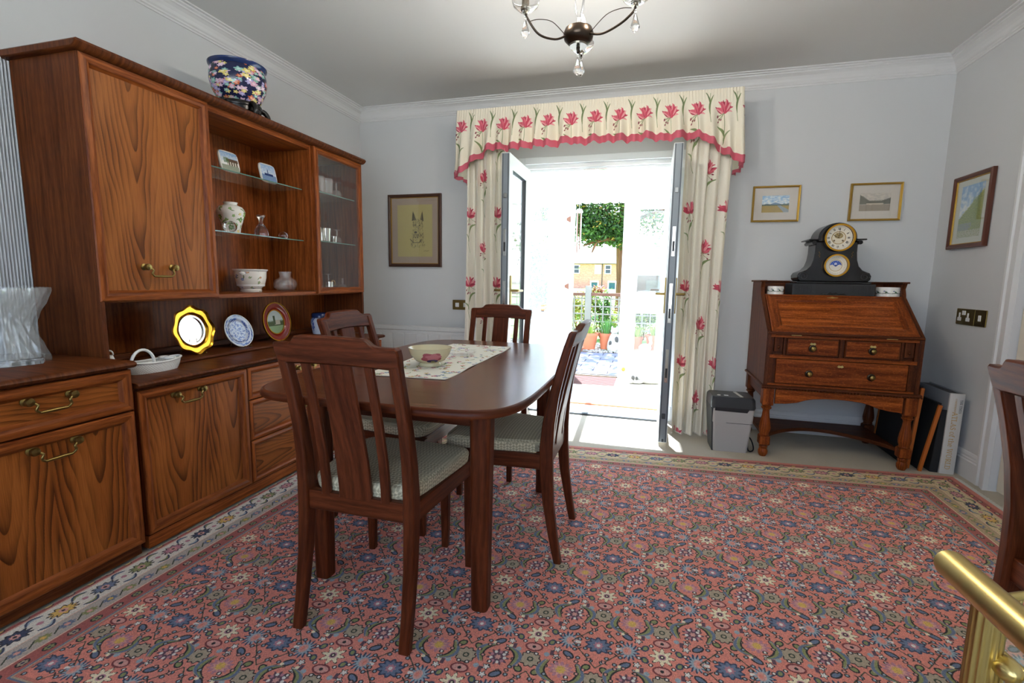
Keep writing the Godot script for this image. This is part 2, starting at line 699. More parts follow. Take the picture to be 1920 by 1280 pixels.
func rug_motif(im: Image, o: Vector2, u: float) -> void:
	var D := Vector2(0, 0.2267) * u
	# rhombus of stems with a blue rosette
	var dc := o + D
	var rw := 0.075 * u
	var rh := 0.085 * u
	var dia := [dc + Vector2(0, -rh), dc + Vector2(rw, 0), dc + Vector2(0, rh), dc + Vector2(-rw, 0)]
	for i in 4:
		var a: Vector2 = dia[i]
		var b: Vector2 = dia[(i + 1) % 4]
		stroke(im, [a, b], 0.0028 * u, rc("green"))
		for t in [0.3, 0.7]:
			var p := a.lerp(b, t)
			var nn := (b - a).normalized().rotated(PI / 2) * 0.011 * u
			stroke(im, [p - nn, p + nn], 0.0028 * u, rc("dark"))
	for s in [-1, 1]:
		for q in [-1, 1]:
			var lp := dc + Vector2(s * 0.024, q * 0.088) * u
			ell(im, lp, 0.014 * u, 0.011 * u, rc("dark"), s * q * 0.7)
			ell(im, lp, 0.010 * u, 0.007 * u, rc("olive"), s * q * 0.7)
		ell(im, dc + Vector2(s * 0.058, 0) * u, 0.008 * u, 0.006 * u, rc("white"))
	flower(im, dc, 0.040 * u, 10, 0.25, rc("navy"), 0.2, 1.0, 0.82)
	flower(im, dc, 0.034 * u, 10, 0.35, rc("slate"), 0.2, 1.0, 0.82)
	flower(im, dc, 0.015 * u, 8, 0.3, rc("mauve"))
	ell(im, dc, 0.006 * u, 0.006 * u, rc("white"))
	# grey rosettes above and below the cream star
	for q in [-1, 1]:
		var g := o + Vector2(0, q * 0.098) * u
		flower(im, g, 0.031 * u, 10, 0.18, rc("dark"))
		flower(im, g, 0.028 * u, 10, 0.22, rc("grey"))
		ell(im, g, 0.009 * u, 0.009 * u, rc("green"))
		ell(im, g, 0.005 * u, 0.005 * u, rc("grey"))
		var r := o + Vector2(0, q * 0.051) * u
		ell(im, r, 0.026 * u, 0.017 * u, rc("maroon"))
		ell(im, r, 0.021 * u, 0.012 * u, rc("pink"))
		ell(im, r, 0.005 * u, 0.005 * u, rc("dark"))
	# palmettes to the sides of the star
	for s in [-1, 1]:
		var p := o + Vector2(s * 0.089, 0) * u
		flower(im, p, 0.036 * u, 13, 0.45, rc("navy"), 0.1, 0.85, 1.0)
		flower(im, p + Vector2(s * 0.003, 0) * u, 0.030 * u, 13, 0.45, rc("sky"), 0.1, 0.85, 1.0)
		ell(im, p + Vector2(s * 0.006, 0) * u, 0.012 * u, 0.016 * u, rc("pink"))
		ell(im, p + Vector2(s * 0.008, 0) * u, 0.006 * u, 0.008 * u, rc("bg"))
		for q in [-1, 1]:
			var b := o + Vector2(s * 0.046, q * 0.022) * u
			ell(im, b, 0.010 * u, 0.013 * u, rc("navy"), 0.5 * s * q)
			ell(im, b, 0.006 * u, 0.008 * u, rc("olive"), 0.5 * s * q)
			stroke(im, [o + Vector2(s * 0.053, q * 0.052) * u, o + Vector2(s * 0.053, q * 0.070) * u], 0.010 * u, rc("plum"))
			ell(im, o + Vector2(s * 0.040, q * 0.070) * u, 0.008 * u, 0.008 * u, rc("sky"))
			# white florets and navy leaves
			for f in [Vector2(0.066, 0.045), Vector2(0.068, 0.072)]:
				var fp := o + Vector2(f.x * s, f.y * q) * u
				flower(im, fp, 0.013 * u, 5, 0.5, rc("dark"))
				flower(im, fp, 0.010 * u, 5, 0.5, rc("white"))
			var nl := o + Vector2(s * 0.098, q * 0.055) * u
			ell(im, nl, 0.019 * u, 0.011 * u, rc("dark"), s * q * 0.6)
			ell(im, nl, 0.015 * u, 0.007 * u, rc("slate"), s * q * 0.6)
			# yellow-hearted rosette between the rows, crescent leaf beside it
			var y := o + Vector2(s * 0.0875, q * 0.1133) * u
			if s * q > 0:
				flower(im, y, 0.036 * u, 12, 0.28, rc("mauve"), 0.0, 1.0, 0.8)
				flower(im, y, 0.026 * u, 10, 0.35, rc("pink"), 0.0, 1.0, 0.8)
				flower(im, y, 0.014 * u, 8, 0.3, rc("yellow"))
			else:
				flower(im, y, 0.034 * u, 11, 0.5, rc("plum"), 0.0, 1.0, 0.9)
				for i in 9:
					var a := TAU * i / 9.0
					ell(im, y + Vector2(cos(a), sin(a)) * 0.019 * u, 0.005 * u, 0.005 * u, rc("mauve") if i % 2 else rc("white"))
				flower(im, y, 0.010 * u, 6, 0.4, rc("pink"))
			for e in [-1, 1]:
				var c0 := y + Vector2(e * 0.044, -0.026 * s * q) * u
				var c1 := y + Vector2(e * 0.020, 0.044 * s * q) * u
				var bd: float = -0.34 * e * s * q
				leaf(im, c0, c1, bd, 0.019 * u, rc("grey"))
				leaf(im, c0 + Vector2(e, 0) * 0.002 * u, c1 + Vector2(e, 0) * 0.002 * u, bd * 1.05, 0.010 * u, rc("slate"))
				leaf(im, c0 + Vector2(-e, 0) * 0.005 * u, c1 + Vector2(-e, 0) * 0.005 * u, bd * 0.9, 0.011 * u, rc("olive"))
				leaf(im, c0 + Vector2(-e, 0) * 0.009 * u, c1 + Vector2(-e, 0) * 0.009 * u, bd * 0.8, 0.005 * u, rc("dark"))
				ell(im, c1 + Vector2(e * 0.004, 0.006 * s * q) * u, 0.006 * u, 0.005 * u, rc("cream"))
	# scattered buds
	for s in [-1, 1]:
		for q in [-1, 1]:
			for f in [Vector2(0.14, 0.02), Vector2(0.125, 0.06), Vector2(0.03, 0.128), Vector2(0.012, 0.075), Vector2(0.030, 0.036), Vector2(0.112, 0.030), Vector2(0.120, 0.012), Vector2(0.045, 0.110), Vector2(0.052, 0.152), Vector2(0.020, 0.168), Vector2(0.128, 0.088), Vector2(0.148, 0.044), Vector2(0.062, 0.018), Vector2(0.074, 0.160), Vector2(0.160, 0.062), Vector2(0.070, 0.092), Vector2(0.105, 0.150)]:
				var p := o + Vector2(f.x * s, f.y * q) * u
				ell(im, p, 0.007 * u, 0.006 * u, rc("dark"))
				ell(im, p, 0.004 * u, 0.004 * u, rc("sky") if f.x > 0.11 else (rc("pink") if f.y > 0.1 else rc("white")))
	# cream star
	flower(im, o, 0.037 * u, 8, 0.5, rc("dark"), 0.0, 1.0, 0.95)
	flower(im, o, 0.034 * u, 8, 0.5, rc("cream"), 0.0, 1.0, 0.95)
	ell(im, o, 0.011 * u, 0.011 * u, rc("mauve"))
	ell(im, o, 0.007 * u, 0.007 * u, rc("dark"))
	ell(im, o, 0.003 * u, 0.003 * u, rc("cream"))


# one straight run of the border drawn along x; y counts from the outer edge inwards
func rug_border(len: int, u: float, cream: Color, mid: Color) -> Image:
	var im := new_image(len, int(0.28 * u), rc("bg").darkened(0.12))
	var band := func(y0: float, y1: float, c: Color) -> void:
		im.fill_rect(Rect2i(0, int(y0 * u), len, int((y1 - y0) * u)), c)
	band.call(0.026, 0.056, rc("maroon").lerp(rc("bg"), 0.35))
	band.call(0.056, 0.060, rc("pink").lerp(rc("cream"), 0.4))
	band.call(0.060, 0.150, cream)
	band.call(0.150, 0.154, rc("pink").lerp(rc("cream"), 0.5))
	band.call(0.154, 0.214, mid)
	band.call(0.214, 0.219, rc("cream").lerp(rc("pink"), 0.5))
	band.call(0.219, 0.262, rc("maroon").lerp(rc("bg"), 0.45))
	band.call(0.262, 0.267, rc("slate"))
	band.call(0.267, 0.272, rc("grey"))
	var x := 0.0
	var i := 0
	var pick := ["slate", "olive", "mauve", "navy", "yellow"]
	while x * u < len + 60:
		var c := Vector2(x, 0.041) * u
		ell(im, c, 0.014 * u, 0.009 * u, rc("dark"))
		ell(im, c, 0.011 * u, 0.006 * u, rc("grey") if i % 2 else rc("yellow"))
		c = Vector2(x, 0.240) * u
		ell(im, c, 0.017 * u, 0.012 * u, rc("dark"))
		flower(im, c, 0.014 * u, 6, 0.3, rc("grey") if i % 2 else rc("olive"), 0, 1.0, 0.8)
		ell(im, c, 0.005 * u, 0.004 * u, rc("navy"))
		if i % 2 == 0:
			c = Vector2(x, 0.105) * u
			var k: String = pick[(i / 2) % 5]
			flower(im, c, 0.036 * u, 11, 0.3, rc("dark"), 0, 1.25, 0.8)
			flower(im, c, 0.031 * u, 11, 0.35, rc(k), 0, 1.25, 0.8)
			flower(im, c, 0.014 * u, 8, 0.3, rc("pink"))
			ell(im, c, 0.005 * u, 0.005 * u, rc("dark"))
		else:
			for q in [-1, 1]:
				c = Vector2(x, 0.105 + q * 0.024) * u
				leaf(im, c + Vector2(-0.026, 0.006) * u, c + Vector2(0.026, -0.006) * u, 0.25 * q, 0.013 * u, rc("navy"))
				leaf(im, c + Vector2(-0.020, 0.004) * u, c + Vector2(0.020, -0.004) * u, 0.25 * q, 0.007 * u, rc("olive") if i % 4 == 1 else rc("sky"))
			ell(im, Vector2(x, 0.105) * u, 0.009 * u, 0.008 * u, rc("mauve"))
		c = Vector2(x + 0.02, 0.184) * u
		flower(im, c, 0.020 * u, 8, 0.35, rc("slate") if i % 2 else rc("olive"), 0, 1.2, 0.8)
		flower(im, c, 0.009 * u, 6, 0.3, rc("yellow") if i % 3 == 0 else rc("pink"))
		stroke(im, [c + Vector2(0.02, 0.012) * u, c + Vector2(0.05, -0.012) * u], 0.004 * u, rc("green"))
		x += 0.062
		i += 1
	return im


func rug_image() -> Image:
	var W := 2040
	var H := 1470
	var u := 600.0
	var im := new_image(W, H, rc("bg"))
	var t := rug_tile(630, 816)
	var x0 := 1028 % 210 - 210
	var y0 := 592 % 272 - 272
	for x in range(x0, W, 210):
		for y in range(y0, H, 272):
			im.blit_rect(t, Rect2i(0, 0, 210, 272), Vector2i(x, y))
	var B := int(0.28 * u)
	var gold := rug_border(W, u, hx("cdb68c"), hx("b8a07c"))
	var pale := rug_border(H, u, hx("d8cfc0"), hx("b3a598"))
	var top := gold.duplicate()
	var bot := gold.duplicate()
	bot.flip_y()
	im.blit_rect(top, Rect2i(0, 0, W, B), Vector2i(0, 0))
	im.blit_rect(bot, Rect2i(0, 0, W, B), Vector2i(0, H - B))
	var lf := pale.duplicate()
	lf.rotate_90(COUNTERCLOCKWISE)
	var rt := rug_border(H, u, hx("c9b48c"), hx("b29a78"))
	rt.rotate_90(CLOCKWISE)
	for y in H:   # the corners are mitred
		var k := mini(B, mini(y, H - 1 - y) + 1)
		im.blit_rect(lf, Rect2i(0, y, k, 1), Vector2i(0, y))
		im.blit_rect(rt, Rect2i(B - k, y, k, 1), Vector2i(W - k, y))
	speckle(im, 3, 0.13)
	return im


func nerine(im: Image, c: Vector2, r: float, sd: int) -> void:
	var q := RandomNumberGenerator.new()
	q.seed = sd
	var cols := [hx("d9697a"), hx("c64c62"), hx("e8a0a4"), hx("b04056")]
	for i in 18:
		var a := -PI / 2 + q.randf_range(-1.9, 1.9)
		var p := c + Vector2(cos(a), sin(a) * 0.95) * r * q.randf_range(0.75, 1.05)
		leaf(im, c + Vector2(q.randf_range(-0.2, 0.2), 0.3) * r, p, q.randf_range(-0.18, 0.18), r * 0.24, cols[i % 4])
	for i in 5:
		var a := PI / 2 + q.randf_range(-1.1, 1.1)
		var p := c + Vector2(cos(a), sin(a)) * r * q.randf_range(0.7, 1.15)
		stroke(im, [c + Vector2(0, 0.25) * r, p], r * 0.035, hx("8a9a70"))
		ell(im, p, r * 0.10, r * 0.06, hx("8e4450"), a)


func curtain_image() -> Image:
	var im := new_image(768, 768, hx("eae5d8"))
	for k in [[190, 150, 1], [575, 534, 2], [190, 918, 1], [575, -234, 2]]:
		var c := Vector2(k[0], k[1])
		stroke(im, smooth([c + Vector2(0, 20), c + Vector2(14, 150), c + Vector2(-20, 300), c + Vector2(18, 420)], 6), 5, hx("8d9c72"))
		leaf(im, c + Vector2(0, 210), c + Vector2(105, 100), -0.2, 26, hx("7f8f62"))
		leaf(im, c + Vector2(-8, 300), c + Vector2(-70, 215), 0.2, 18, hx("96a37c"))
		nerine(im, c, 112, k[2])
	speckle(im, 11, 0.03)
	return im


func pelmet_image() -> Image:
	var im := new_image(320, 768, hx("ece5d2"))
	for x in [160]:
		var c := Vector2(x, 212)
		stroke(im, smooth([c, c + Vector2(8, 150), c + Vector2(-10, 330)], 6), 6, hx("8d9c72"))
		leaf(im, c + Vector2(0, 260), c + Vector2(-80, 150), 0.2, 24, hx("7f8f62"))
		leaf(im, c + Vector2(-4, 320), c + Vector2(65, 210), -0.2, 20, hx("8f9d74"))
		nerine(im, c, 112, 5)
	for x in [0, 320]:
		var c := Vector2(x, 0)
		stroke(im, smooth([c + Vector2(0, 330), c + Vector2(-10, 200), c + Vector2(4, 40)], 6), 6, hx("8d9c72"))
		leaf(im, c + Vector2(-6, 250), c + Vector2(40, 60), -0.12, 22, hx("7c8c60"))
		leaf(im, c + Vector2(-4, 180), c + Vector2(-50, 30), 0.12, 18, hx("6f7f58"))
	speckle(im, 12, 0.03)
	return im


func weave_image() -> Image:   # woven seat cloth: short slanted stitches, turning each row
	var im := new_image(128, 128, hx("b3ab94"))
	for j in 8:
		for i in 8:
			var c := Vector2(i * 16 + 8, j * 16 + 8)
			var s := 1.0 if j % 2 else -1.0
			stroke(im, [c + Vector2(-6, 5 * s), c + Vector2(6, -5 * s)], 9, hx("ddd3b6"))
			stroke(im, [c + Vector2(-4, 3 * s), c + Vector2(4, -3 * s)], 3, hx("ece3ca"))
	speckle(im, 21, 0.06)
	return im


func landscape(kind: int, w: int, h: int) -> Image:
	var im := new_image(w, h, hx("dfe3df"))
	var n := fnoise(40 + kind, 1.0, 4)
	for j in h:
		for i in w:
			var x := float(i) / w
			var y := float(j) / h
			var a := n.get_noise_2d(x * 5.0, y * 7.0)
			var b := n.get_noise_2d(x * 30.0 + 9.0, y * 30.0)
			var c := Color.WHITE
			if kind == 0:    # blue sky over a golden meadow with a river
				c = hx("7fb0d8").lerp(hx("f2f4f0"), clampf(0.35 + a + y, 0, 1))
				if y > 0.50 + 0.05 * a:
					c = hx("58703c").lerp(hx("3c4a38"), clampf(0.5 + b, 0, 1))
				if y > 0.60 + 0.04 * b:
					c = hx("c6a548").lerp(hx("8c7a30"), clampf(0.5 + b, 0, 1))
				if y > 0.58 and absf(x - 0.62 - (y - 0.58) * 0.9) < 0.06 + (y - 0.58) * 0.28:
					c = hx("a8b4bc").lerp(hx("7b8a90"), clampf(0.5 + b, 0, 1))
				var pk := 0.5 - 0.1 * maxf(0.0, 1.0 - absf(x - 0.5) * 5.0)
				if y > pk and y < 0.53:
					c = hx("6b8fae")
			elif kind == 1:  # grey mill stream among trees
				c = hx("d9d0c2").lerp(hx("bdb6ac"), clampf(0.5 + a, 0, 1))
				var tl := 0.42 - 0.34 * maxf(0.0, 1.0 - x * 3.2) - 0.18 * maxf(0.0, (x - 0.72) * 3.0)
				if y > tl + 0.08 * b and y < 0.62:
					c = hx("6e6f60").lerp(hx("4a4c42"), clampf(0.5 + b, 0, 1))
				if y > 0.56 and y < 0.66 and absf(x - 0.5) < 0.28:
					c = hx("c9bda8")
				if y > 0.64 + 0.03 * a:
					c = hx("a79d8e").lerp(hx("8a7c66"), clampf(0.5 + b * 1.4, 0, 1))
			elif kind == 2:  # tall watercolour of a hillside
				c = hx("86b4dc").lerp(hx("e6eef0"), clampf(y * 1.7 + a, 0, 1))
				if y > 0.62 - x * 0.5 + 0.06 * b:
					c = hx("a9b46c").lerp(hx("6f8c58"), clampf(0.5 + b * 1.3, 0, 1))
				if x > 0.55 and y > 0.25 + 0.15 * b and b > -0.1:
					c = hx("5f7f50").lerp(hx("8fa36c"), clampf(0.5 + b, 0, 1))
				if y > 0.72 and x < 0.55 + 0.1 * a:
					c = hx("7d90a8").lerp(hx("9aa886"), clampf(0.5 + b, 0, 1))
				if y > 0.86:
					c = hx("c9cdc6").lerp(hx("8fa070"), clampf(0.5 + b * 1.5, 0, 1))
			elif kind == 3:  # old photograph of a house for the red plate
				c = hx("cdd6d2").lerp(hx("aebdb8"), y)
				if y > 0.45 + 0.1 * b:
					c = hx("5c6b4a").lerp(hx("39452f"), clampf(0.5 + b, 0, 1))
				if y > 0.42 and y < 0.62 and absf(x - 0.62) < 0.18:
					c = hx("b9b3a0")
				if absf(x - 0.45) < 0.06 and y > 0.22 and y < 0.6:
					c = hx("4a5a44")
				if y > 0.66:
					c = hx("7fa070").lerp(hx("96a888"), clampf(0.5 + b, 0, 1))
			elif kind == 4:  # harbour in blue
				c = hx("9fc0e6").lerp(hx("eef3fa"), clampf(y * 1.2 + 0.5 * a, 0, 1))
				if y > 0.6:
					c = hx("4c6ea8").lerp(hx("a9c2de"), clampf(0.5 + b * 1.5, 0, 1))
				if y > 0.52 and y < 0.66 and absf(x - 0.5) < 0.3:
					c = hx("33487c")
				if absf(x - 0.45) < 0.03 and y > 0.3 and y < 0.6:
					c = hx("44598c")
			else:            # thatched house in blue
				c = hx("8fb2dc").lerp(hx("f2f4f4"), clampf(y * 1.6 + 0.5 * a, 0, 1))
				if y > 0.35 and y < 0.52 and x > 0.3:
					c = hx("6d5a4c")
				if y >= 0.52 and y < 0.72 and x > 0.34:
					c = hx("e0dccc") if int(x * 14) % 2 else hx("5c5048")
				if x < 0.45 and x > 0.15 and y > 0.3 and y < 0.6 and b > -0.1:
					c = hx("5f7c50")
				if y >= 0.72:
					c = hx("8c8a78").lerp(hx("a9b8a8"), clampf(0.5 + b, 0, 1))
			im.set_pixel(i, j, c)
	return im


func dog_image() -> Image:   # pencil head of a prick-eared dog on yellowed paper
	var W := 240
	var im := new_image(W, 360, hx("b9ad72"))
	var q := RandomNumberGenerator.new()
	q.seed = 4
	var dark := hx("4d4834")
	var mid := hx("857d54")
	for e in [[Vector2(108, 40), Vector2(100, 110), Vector2(128, 105)], [Vector2(172, 42), Vector2(156, 104), Vector2(182, 112)]]:
		poly(im, PackedVector2Array(e), mid)
		for i in 14:
			var t := q.randf()
			stroke(im, [e[0].lerp(e[1].lerp(e[2], t), q.randf_range(0.1, 0.4)), e[1].lerp(e[2], t)], 1.6, dark)
	for i in 260:
		var y := q.randf_range(95, 290)
		var t := (y - 95) / 195.0
		var cx := lerpf(142, 138, t)
		var hw := lerpf(34, 40, t) + 22 * maxf(0, t - 0.45)
		var p := Vector2(cx + q.randf_range(-hw, hw), y)
		stroke(im, [p, p + Vector2(q.randf_range(-5, 5), q.randf_range(6, 18))], 1.5, dark if q.randf() < 0.45 else mid)
	ell(im, Vector2(124, 140), 5, 4, dark)
	ell(im, Vector2(152, 142), 5, 4, dark)
	ell(im, Vector2(126, 190), 10, 7, hx("38342a"))
	for i in 30:
		var p := Vector2(q.randf_range(112, 150), q.randf_range(196, 226))
		stroke(im, [p, p + Vector2(q.randf_range(-3, 3), 9)], 2, dark)
	stroke(im, [Vector2(86, 236), Vector2(110, 262), Vector2(150, 262), Vector2(166, 240)], 5, dark)
	stroke(im, [Vector2(180, 322), Vector2(192, 318), Vector2(204, 322), Vector2(216, 316)], 1.6, dark)
	return im


func dial_image(moon: bool) -> Image:
	var im := new_image(256, 256, hx("e9e4d4"))
	var c := Vector2(128, 128)
	if not moon:
		for k in 60:
			var d := Vector2.UP.rotated(TAU * k / 60.0)
			stroke(im, [c + d * 117, c + d * (112 if k % 5 else 108)], 2, hx("3a3630"))
		var rom := ["XII", "I", "II", "III", "IIII", "V", "VI", "VII", "VIII", "IX", "X", "XI"]
		for k in 12:
			var d := Vector2.UP.rotated(TAU * k / 12.0)
			var s := Vector2(-d.y, d.x)
			var str: String = rom[k]
			var wd := 0.0
			for ch in str:
				wd += 6.0 if ch == "I" else 12.0
			var x := -wd / 2
			for ch in str:
				var m := x + (3.0 if ch == "I" else 6.0)
				var hi := 104.0
				var lo := 82.0
				if ch == "I":
					stroke(im, [c + d * lo + s * m, c + d * hi + s * m], 4, hx("1c1a18"))
					x += 6
				elif ch == "V":
					stroke(im, [c + d * hi + s * (m - 5), c + d * lo + s * m], 4, hx("1c1a18"))
					stroke(im, [c + d * hi + s * (m + 5), c + d * lo + s * m], 2, hx("1c1a18"))
					x += 12
				else:
					stroke(im, [c + d * hi + s * (m - 5), c + d * lo + s * (m + 5)], 4, hx("1c1a18"))
					stroke(im, [c + d * hi + s * (m + 5), c + d * lo + s * (m - 5)], 2, hx("1c1a18"))
					x += 12
		ell(im, c, 68, 68, hx("9a7a34"))
		ell(im, c, 62, 62, hx("e4dcc4"))
		ell(im, c + Vector2(0, -22), 40, 30, hx("8f7a48"))
		for p in [Vector2(-26, -26), Vector2(0, -40), Vector2(26, -26), Vector2(-14, -10), Vector2(14, -10)]:
			ell(im, c + p, 9, 9, hx("cbb986"))
			ell(im, c + p, 4, 4, hx("5a4420"))
		for sx in [-1, 1]:
			ell(im, c + Vector2(sx * 40, 30), 9, 9, hx("2a241c"))
			ell(im, c + Vector2(sx * 40, 30), 4, 4, hx("b89a52"))
	else:
		for k in 31:
			var d := Vector2.UP.rotated(TAU * k / 31.0)
			stroke(im, [c + d * 108, c + d * 98], 2.5, hx("8a8578"))
		ell(im, c, 76, 76, hx("b08c3e"))
		ell(im, c, 71, 71, hx("e6e2d6"))
		var p := PackedVector2Array()
		for i in 17:
			p.append(c + Vector2.RIGHT.rotated(PI + PI * i / 16.0) * Vector2(66, 62))
		p.append(c + Vector2(20, 4))
		p.append(c + Vector2(0, 16))
		p.append(c + Vector2(-20, 4))
		poly(im, p, hx("3458b4"))
		ell(im, c + Vector2(-2, -20), 17, 17, hx("c9d2e6"))
		for q in [Vector2(-40, -18), Vector2(-28, -40), Vector2(34, -30), Vector2(48, -12), Vector2(16, -48)]:
			ell(im, c + q, 3, 3, hx("d8dcef"))
		for sx in [-1, 1]:
			ell(im, c + Vector2(sx * 42, 12), 26, 22, hx("e6e2d6"))
	return im


func floral_image(sd: int, w: int, h: int, bg: Color, cols: Array, count: int, size: float, stems := true) -> Image:
	var im := new_image(w, h, bg)
	var q := RandomNumberGenerator.new()
	q.seed = sd
	for i in count:
		var c := Vector2(q.randf() * w, q.randf() * h)
		var col: Color = cols[q.randi() % cols.size()]
		var r := size * q.randf_range(0.6, 1.3)
		for o in [0, -w, w]:
			var cc := c + Vector2(o, 0)
			if stems:
				leaf(im, cc, cc + Vector2(q.randf_range(-3, 3), q.randf_range(-3, 3)) * r, 0.2, r * 0.5, hx("6f8a5c"))
			flower(im, cc, r, 5, 0.45, col, q.randf() * TAU)
			flower(im, cc, r * 0.4, 5, 0.3, col.lightened(0.4))
	return im


func make_textures() -> void:
	var li := hx("a5602a")
	var mi := hx("85461b")
	var dk := hx("3f1d0a")
	T.panel_a = tex(wood_image(3, 512, 880, 0.5, 0.86, [0.145, 0.355], 0.085, 62.0, hx("a5642f"), hx("8c4f22"), hx("4c2810")))
	T.panel_b = tex(wood_image(8, 512, 560, 0.5, 0.55, [0.13, 0.38], 0.10, 55.0, li, mi, dk))
	T.panel_c = tex(wood_image(14, 300, 620, 0.2, 0.7, [0.09], 0.12, 70.0, li, mi, dk))
	T.grain = tex(grain_image(5, 384, 512, 13.0, hx("ffffff"), hx("8f7a6c")))
	T.oak = tex(grain_image(15, 384, 512, 9.0, hx("ffffff"), hx("7d5f4c"), 0.5))
	T.rug = tex(rug_image())
	T.curtain = tex(curtain_image())
	T.pelmet = tex(pelmet_image())
	var wv := weave_image()
	T.weave = tex(wv)
	var b := wv.duplicate()
	b.convert(Image.FORMAT_L8)
	T.weave_h = tex(b)
	T.dog = tex(dog_image())
	for k in 6:
		T["land%d" % k] = tex(landscape(k, 220 if k != 2 else 160, 150 if k != 2 else 230))
	T.dial = tex(dial_image(false))
	T.moon = tex(dial_image(true))
	T.runner = tex(floral_image(31, 640, 260, hx("e9e6d8"), [hx("cf8c7c"), hx("9a8ab0"), hx("c9a468"), hx("7f93ad"), hx("b86a70")], 150, 9.0))
	T.planter = tex(floral_image(32, 512, 256, hx("20264a"), [hx("d9a9c0"), hx("7fb0a4"), hx("e3d27a"), hx("cf6a44"), hx("a9a0d0"), hx("8ec0b4"), hx("e0c0d4")], 420, 13.0, false))
	T.cachepot = tex(floral_image(33, 512, 200, hx("ebe6dc"), [hx("c97c94"), hx("7c88b8"), hx("c98a5c"), hx("8aa06a")], 60, 9.0))
	T.leafy = tex(floral_image(34, 512, 256, hx("ecebe4"), [hx("6fa04c"), hx("8cb464"), hx("5c8c44"), hx("d8c06a")], 46, 16.0))
	var bl := floral_image(35, 256, 256, hx("c8d2e2"), [hx("3c5aa8"), hx("5d7cc0"), hx("2f4a94")], 120, 11.0, false)
	T.blue = tex(bl)
	T.poppy = tex(poppy_image())
	T.bandpot = tex(band_image())
	var n := fnoise(77, 0.35, 3)
	for nm in [["pile", 0.5], ["plaster", 0.05]]:
		var nt := NoiseTexture2D.new()
		nt.noise = fnoise(77, nm[1], 4)
		nt.width = 256
		nt.height = 256
		nt.seamless = true
		T[nm[0]] = nt
	T.brick = tex(brick_image())
	T.paving = tex(grain_image(61, 128, 128, 5.0, hx("ffffff"), hx("a8a4a4")))


func poppy_image() -> Image:
	var im := new_image(512, 128, hx("d6cba6"))
	for k in [[130, 60], [386, 60]]:
		var c := Vector2(k[0], k[1])
		flower(im, c + Vector2(0, -2), 52, 5, 0.25, hx("a8525c"), 0.3, 1.0, 0.85)
		flower(im, c + Vector2(-8, -8), 38, 5, 0.3, hx("c07078"), 0.9, 1.0, 0.8)
		ell(im, c + Vector2(-6, 26), 30, 16, hx("4a3f62"))
		ell(im, c + Vector2(-8, 30), 12, 7, hx("8a8a50"))
		for d in [[86, 66, 98, 14], [108, 70, 122, 20], [76, 84, 74, 44], [-70, 80, -80, 30]]:
			leaf(im, c + Vector2(d[0], d[1]), c + Vector2(d[2], d[3]), 0.1, 22, hx("7d8a34"))
	return im


func band_image() -> Image:
	var im := new_image(512, 96, hx("e9e8e2"))
	for k in 8:
		var x := k * 64 + 10
		leaf(im, Vector2(x, 66), Vector2(x + 34, 34), 0.3, 13, hx("33503c"))
		leaf(im, Vector2(x + 56, 66), Vector2(x + 24, 40), -0.3, 11, hx("4a6a50"))
		ell(im, Vector2(x + 44, 34), 7, 7, hx("3c4f86"))
		stroke(im, [Vector2(x - 6, 70), Vector2(x + 24, 62), Vector2(x + 58, 72)], 5, hx("2c3c38"))
	return im


func brick_image() -> Image:   # far house walls: courses too small to tell apart
	var im := new_image(256, 256, hx("c9b8aa"))
	var q := RandomNumberGenerator.new()
	q.seed = 6
	for j in 16:
		for i in range(-1, 9):
			var c := hx("b5705c").lerp(hx("c98a70"), q.randf())
			im.fill_rect(Rect2i(i * 32 + (16 if j % 2 else 0) + 1, j * 16 + 1, 30, 14), c)
	return im

# ------------------------------------------------------------------ materials
func mat(k: String, c: Color, rough := 0.6, metal := 0.0) -> StandardMaterial3D:
	var m := StandardMaterial3D.new()
	m.resource_name = k
	m.albedo_color = c
	m.roughness = rough
	m.metallic = metal
	M[k] = m
	return m


func tmat(k: String, t: String, c: Color, rough: float, scale: Vector3) -> StandardMaterial3D:
	var m := mat(k, c, rough)
	m.albedo_texture = T[t]
	m.uv1_scale = scale
	return m


func bump(m: StandardMaterial3D, t: String, cm: float, tri_scale := 0.0) -> void:
	m.heightmap_enabled = true
	m.heightmap_texture = T[t]
	m.heightmap_scale = cm
	if tri_scale > 0.0:
		m.uv1_triplanar = true
		m.uv1_scale = Vector3.ONE * tri_scale


func glass(k: String, alpha: float, tint := Color(1, 1, 1)) -> void:
	var m := mat(k, Color(tint.r, tint.g, tint.b, alpha), 0.02)
	m.transparency = BaseMaterial3D.TRANSPARENCY_ALPHA


func crystal(k: String, tint := Color(1, 1, 1)) -> void:
	var m := mat(k, Color(tint.r, tint.g, tint.b, 0.0), 0.02)
	m.refraction_enabled = true
	m.refraction_scale = 0.05


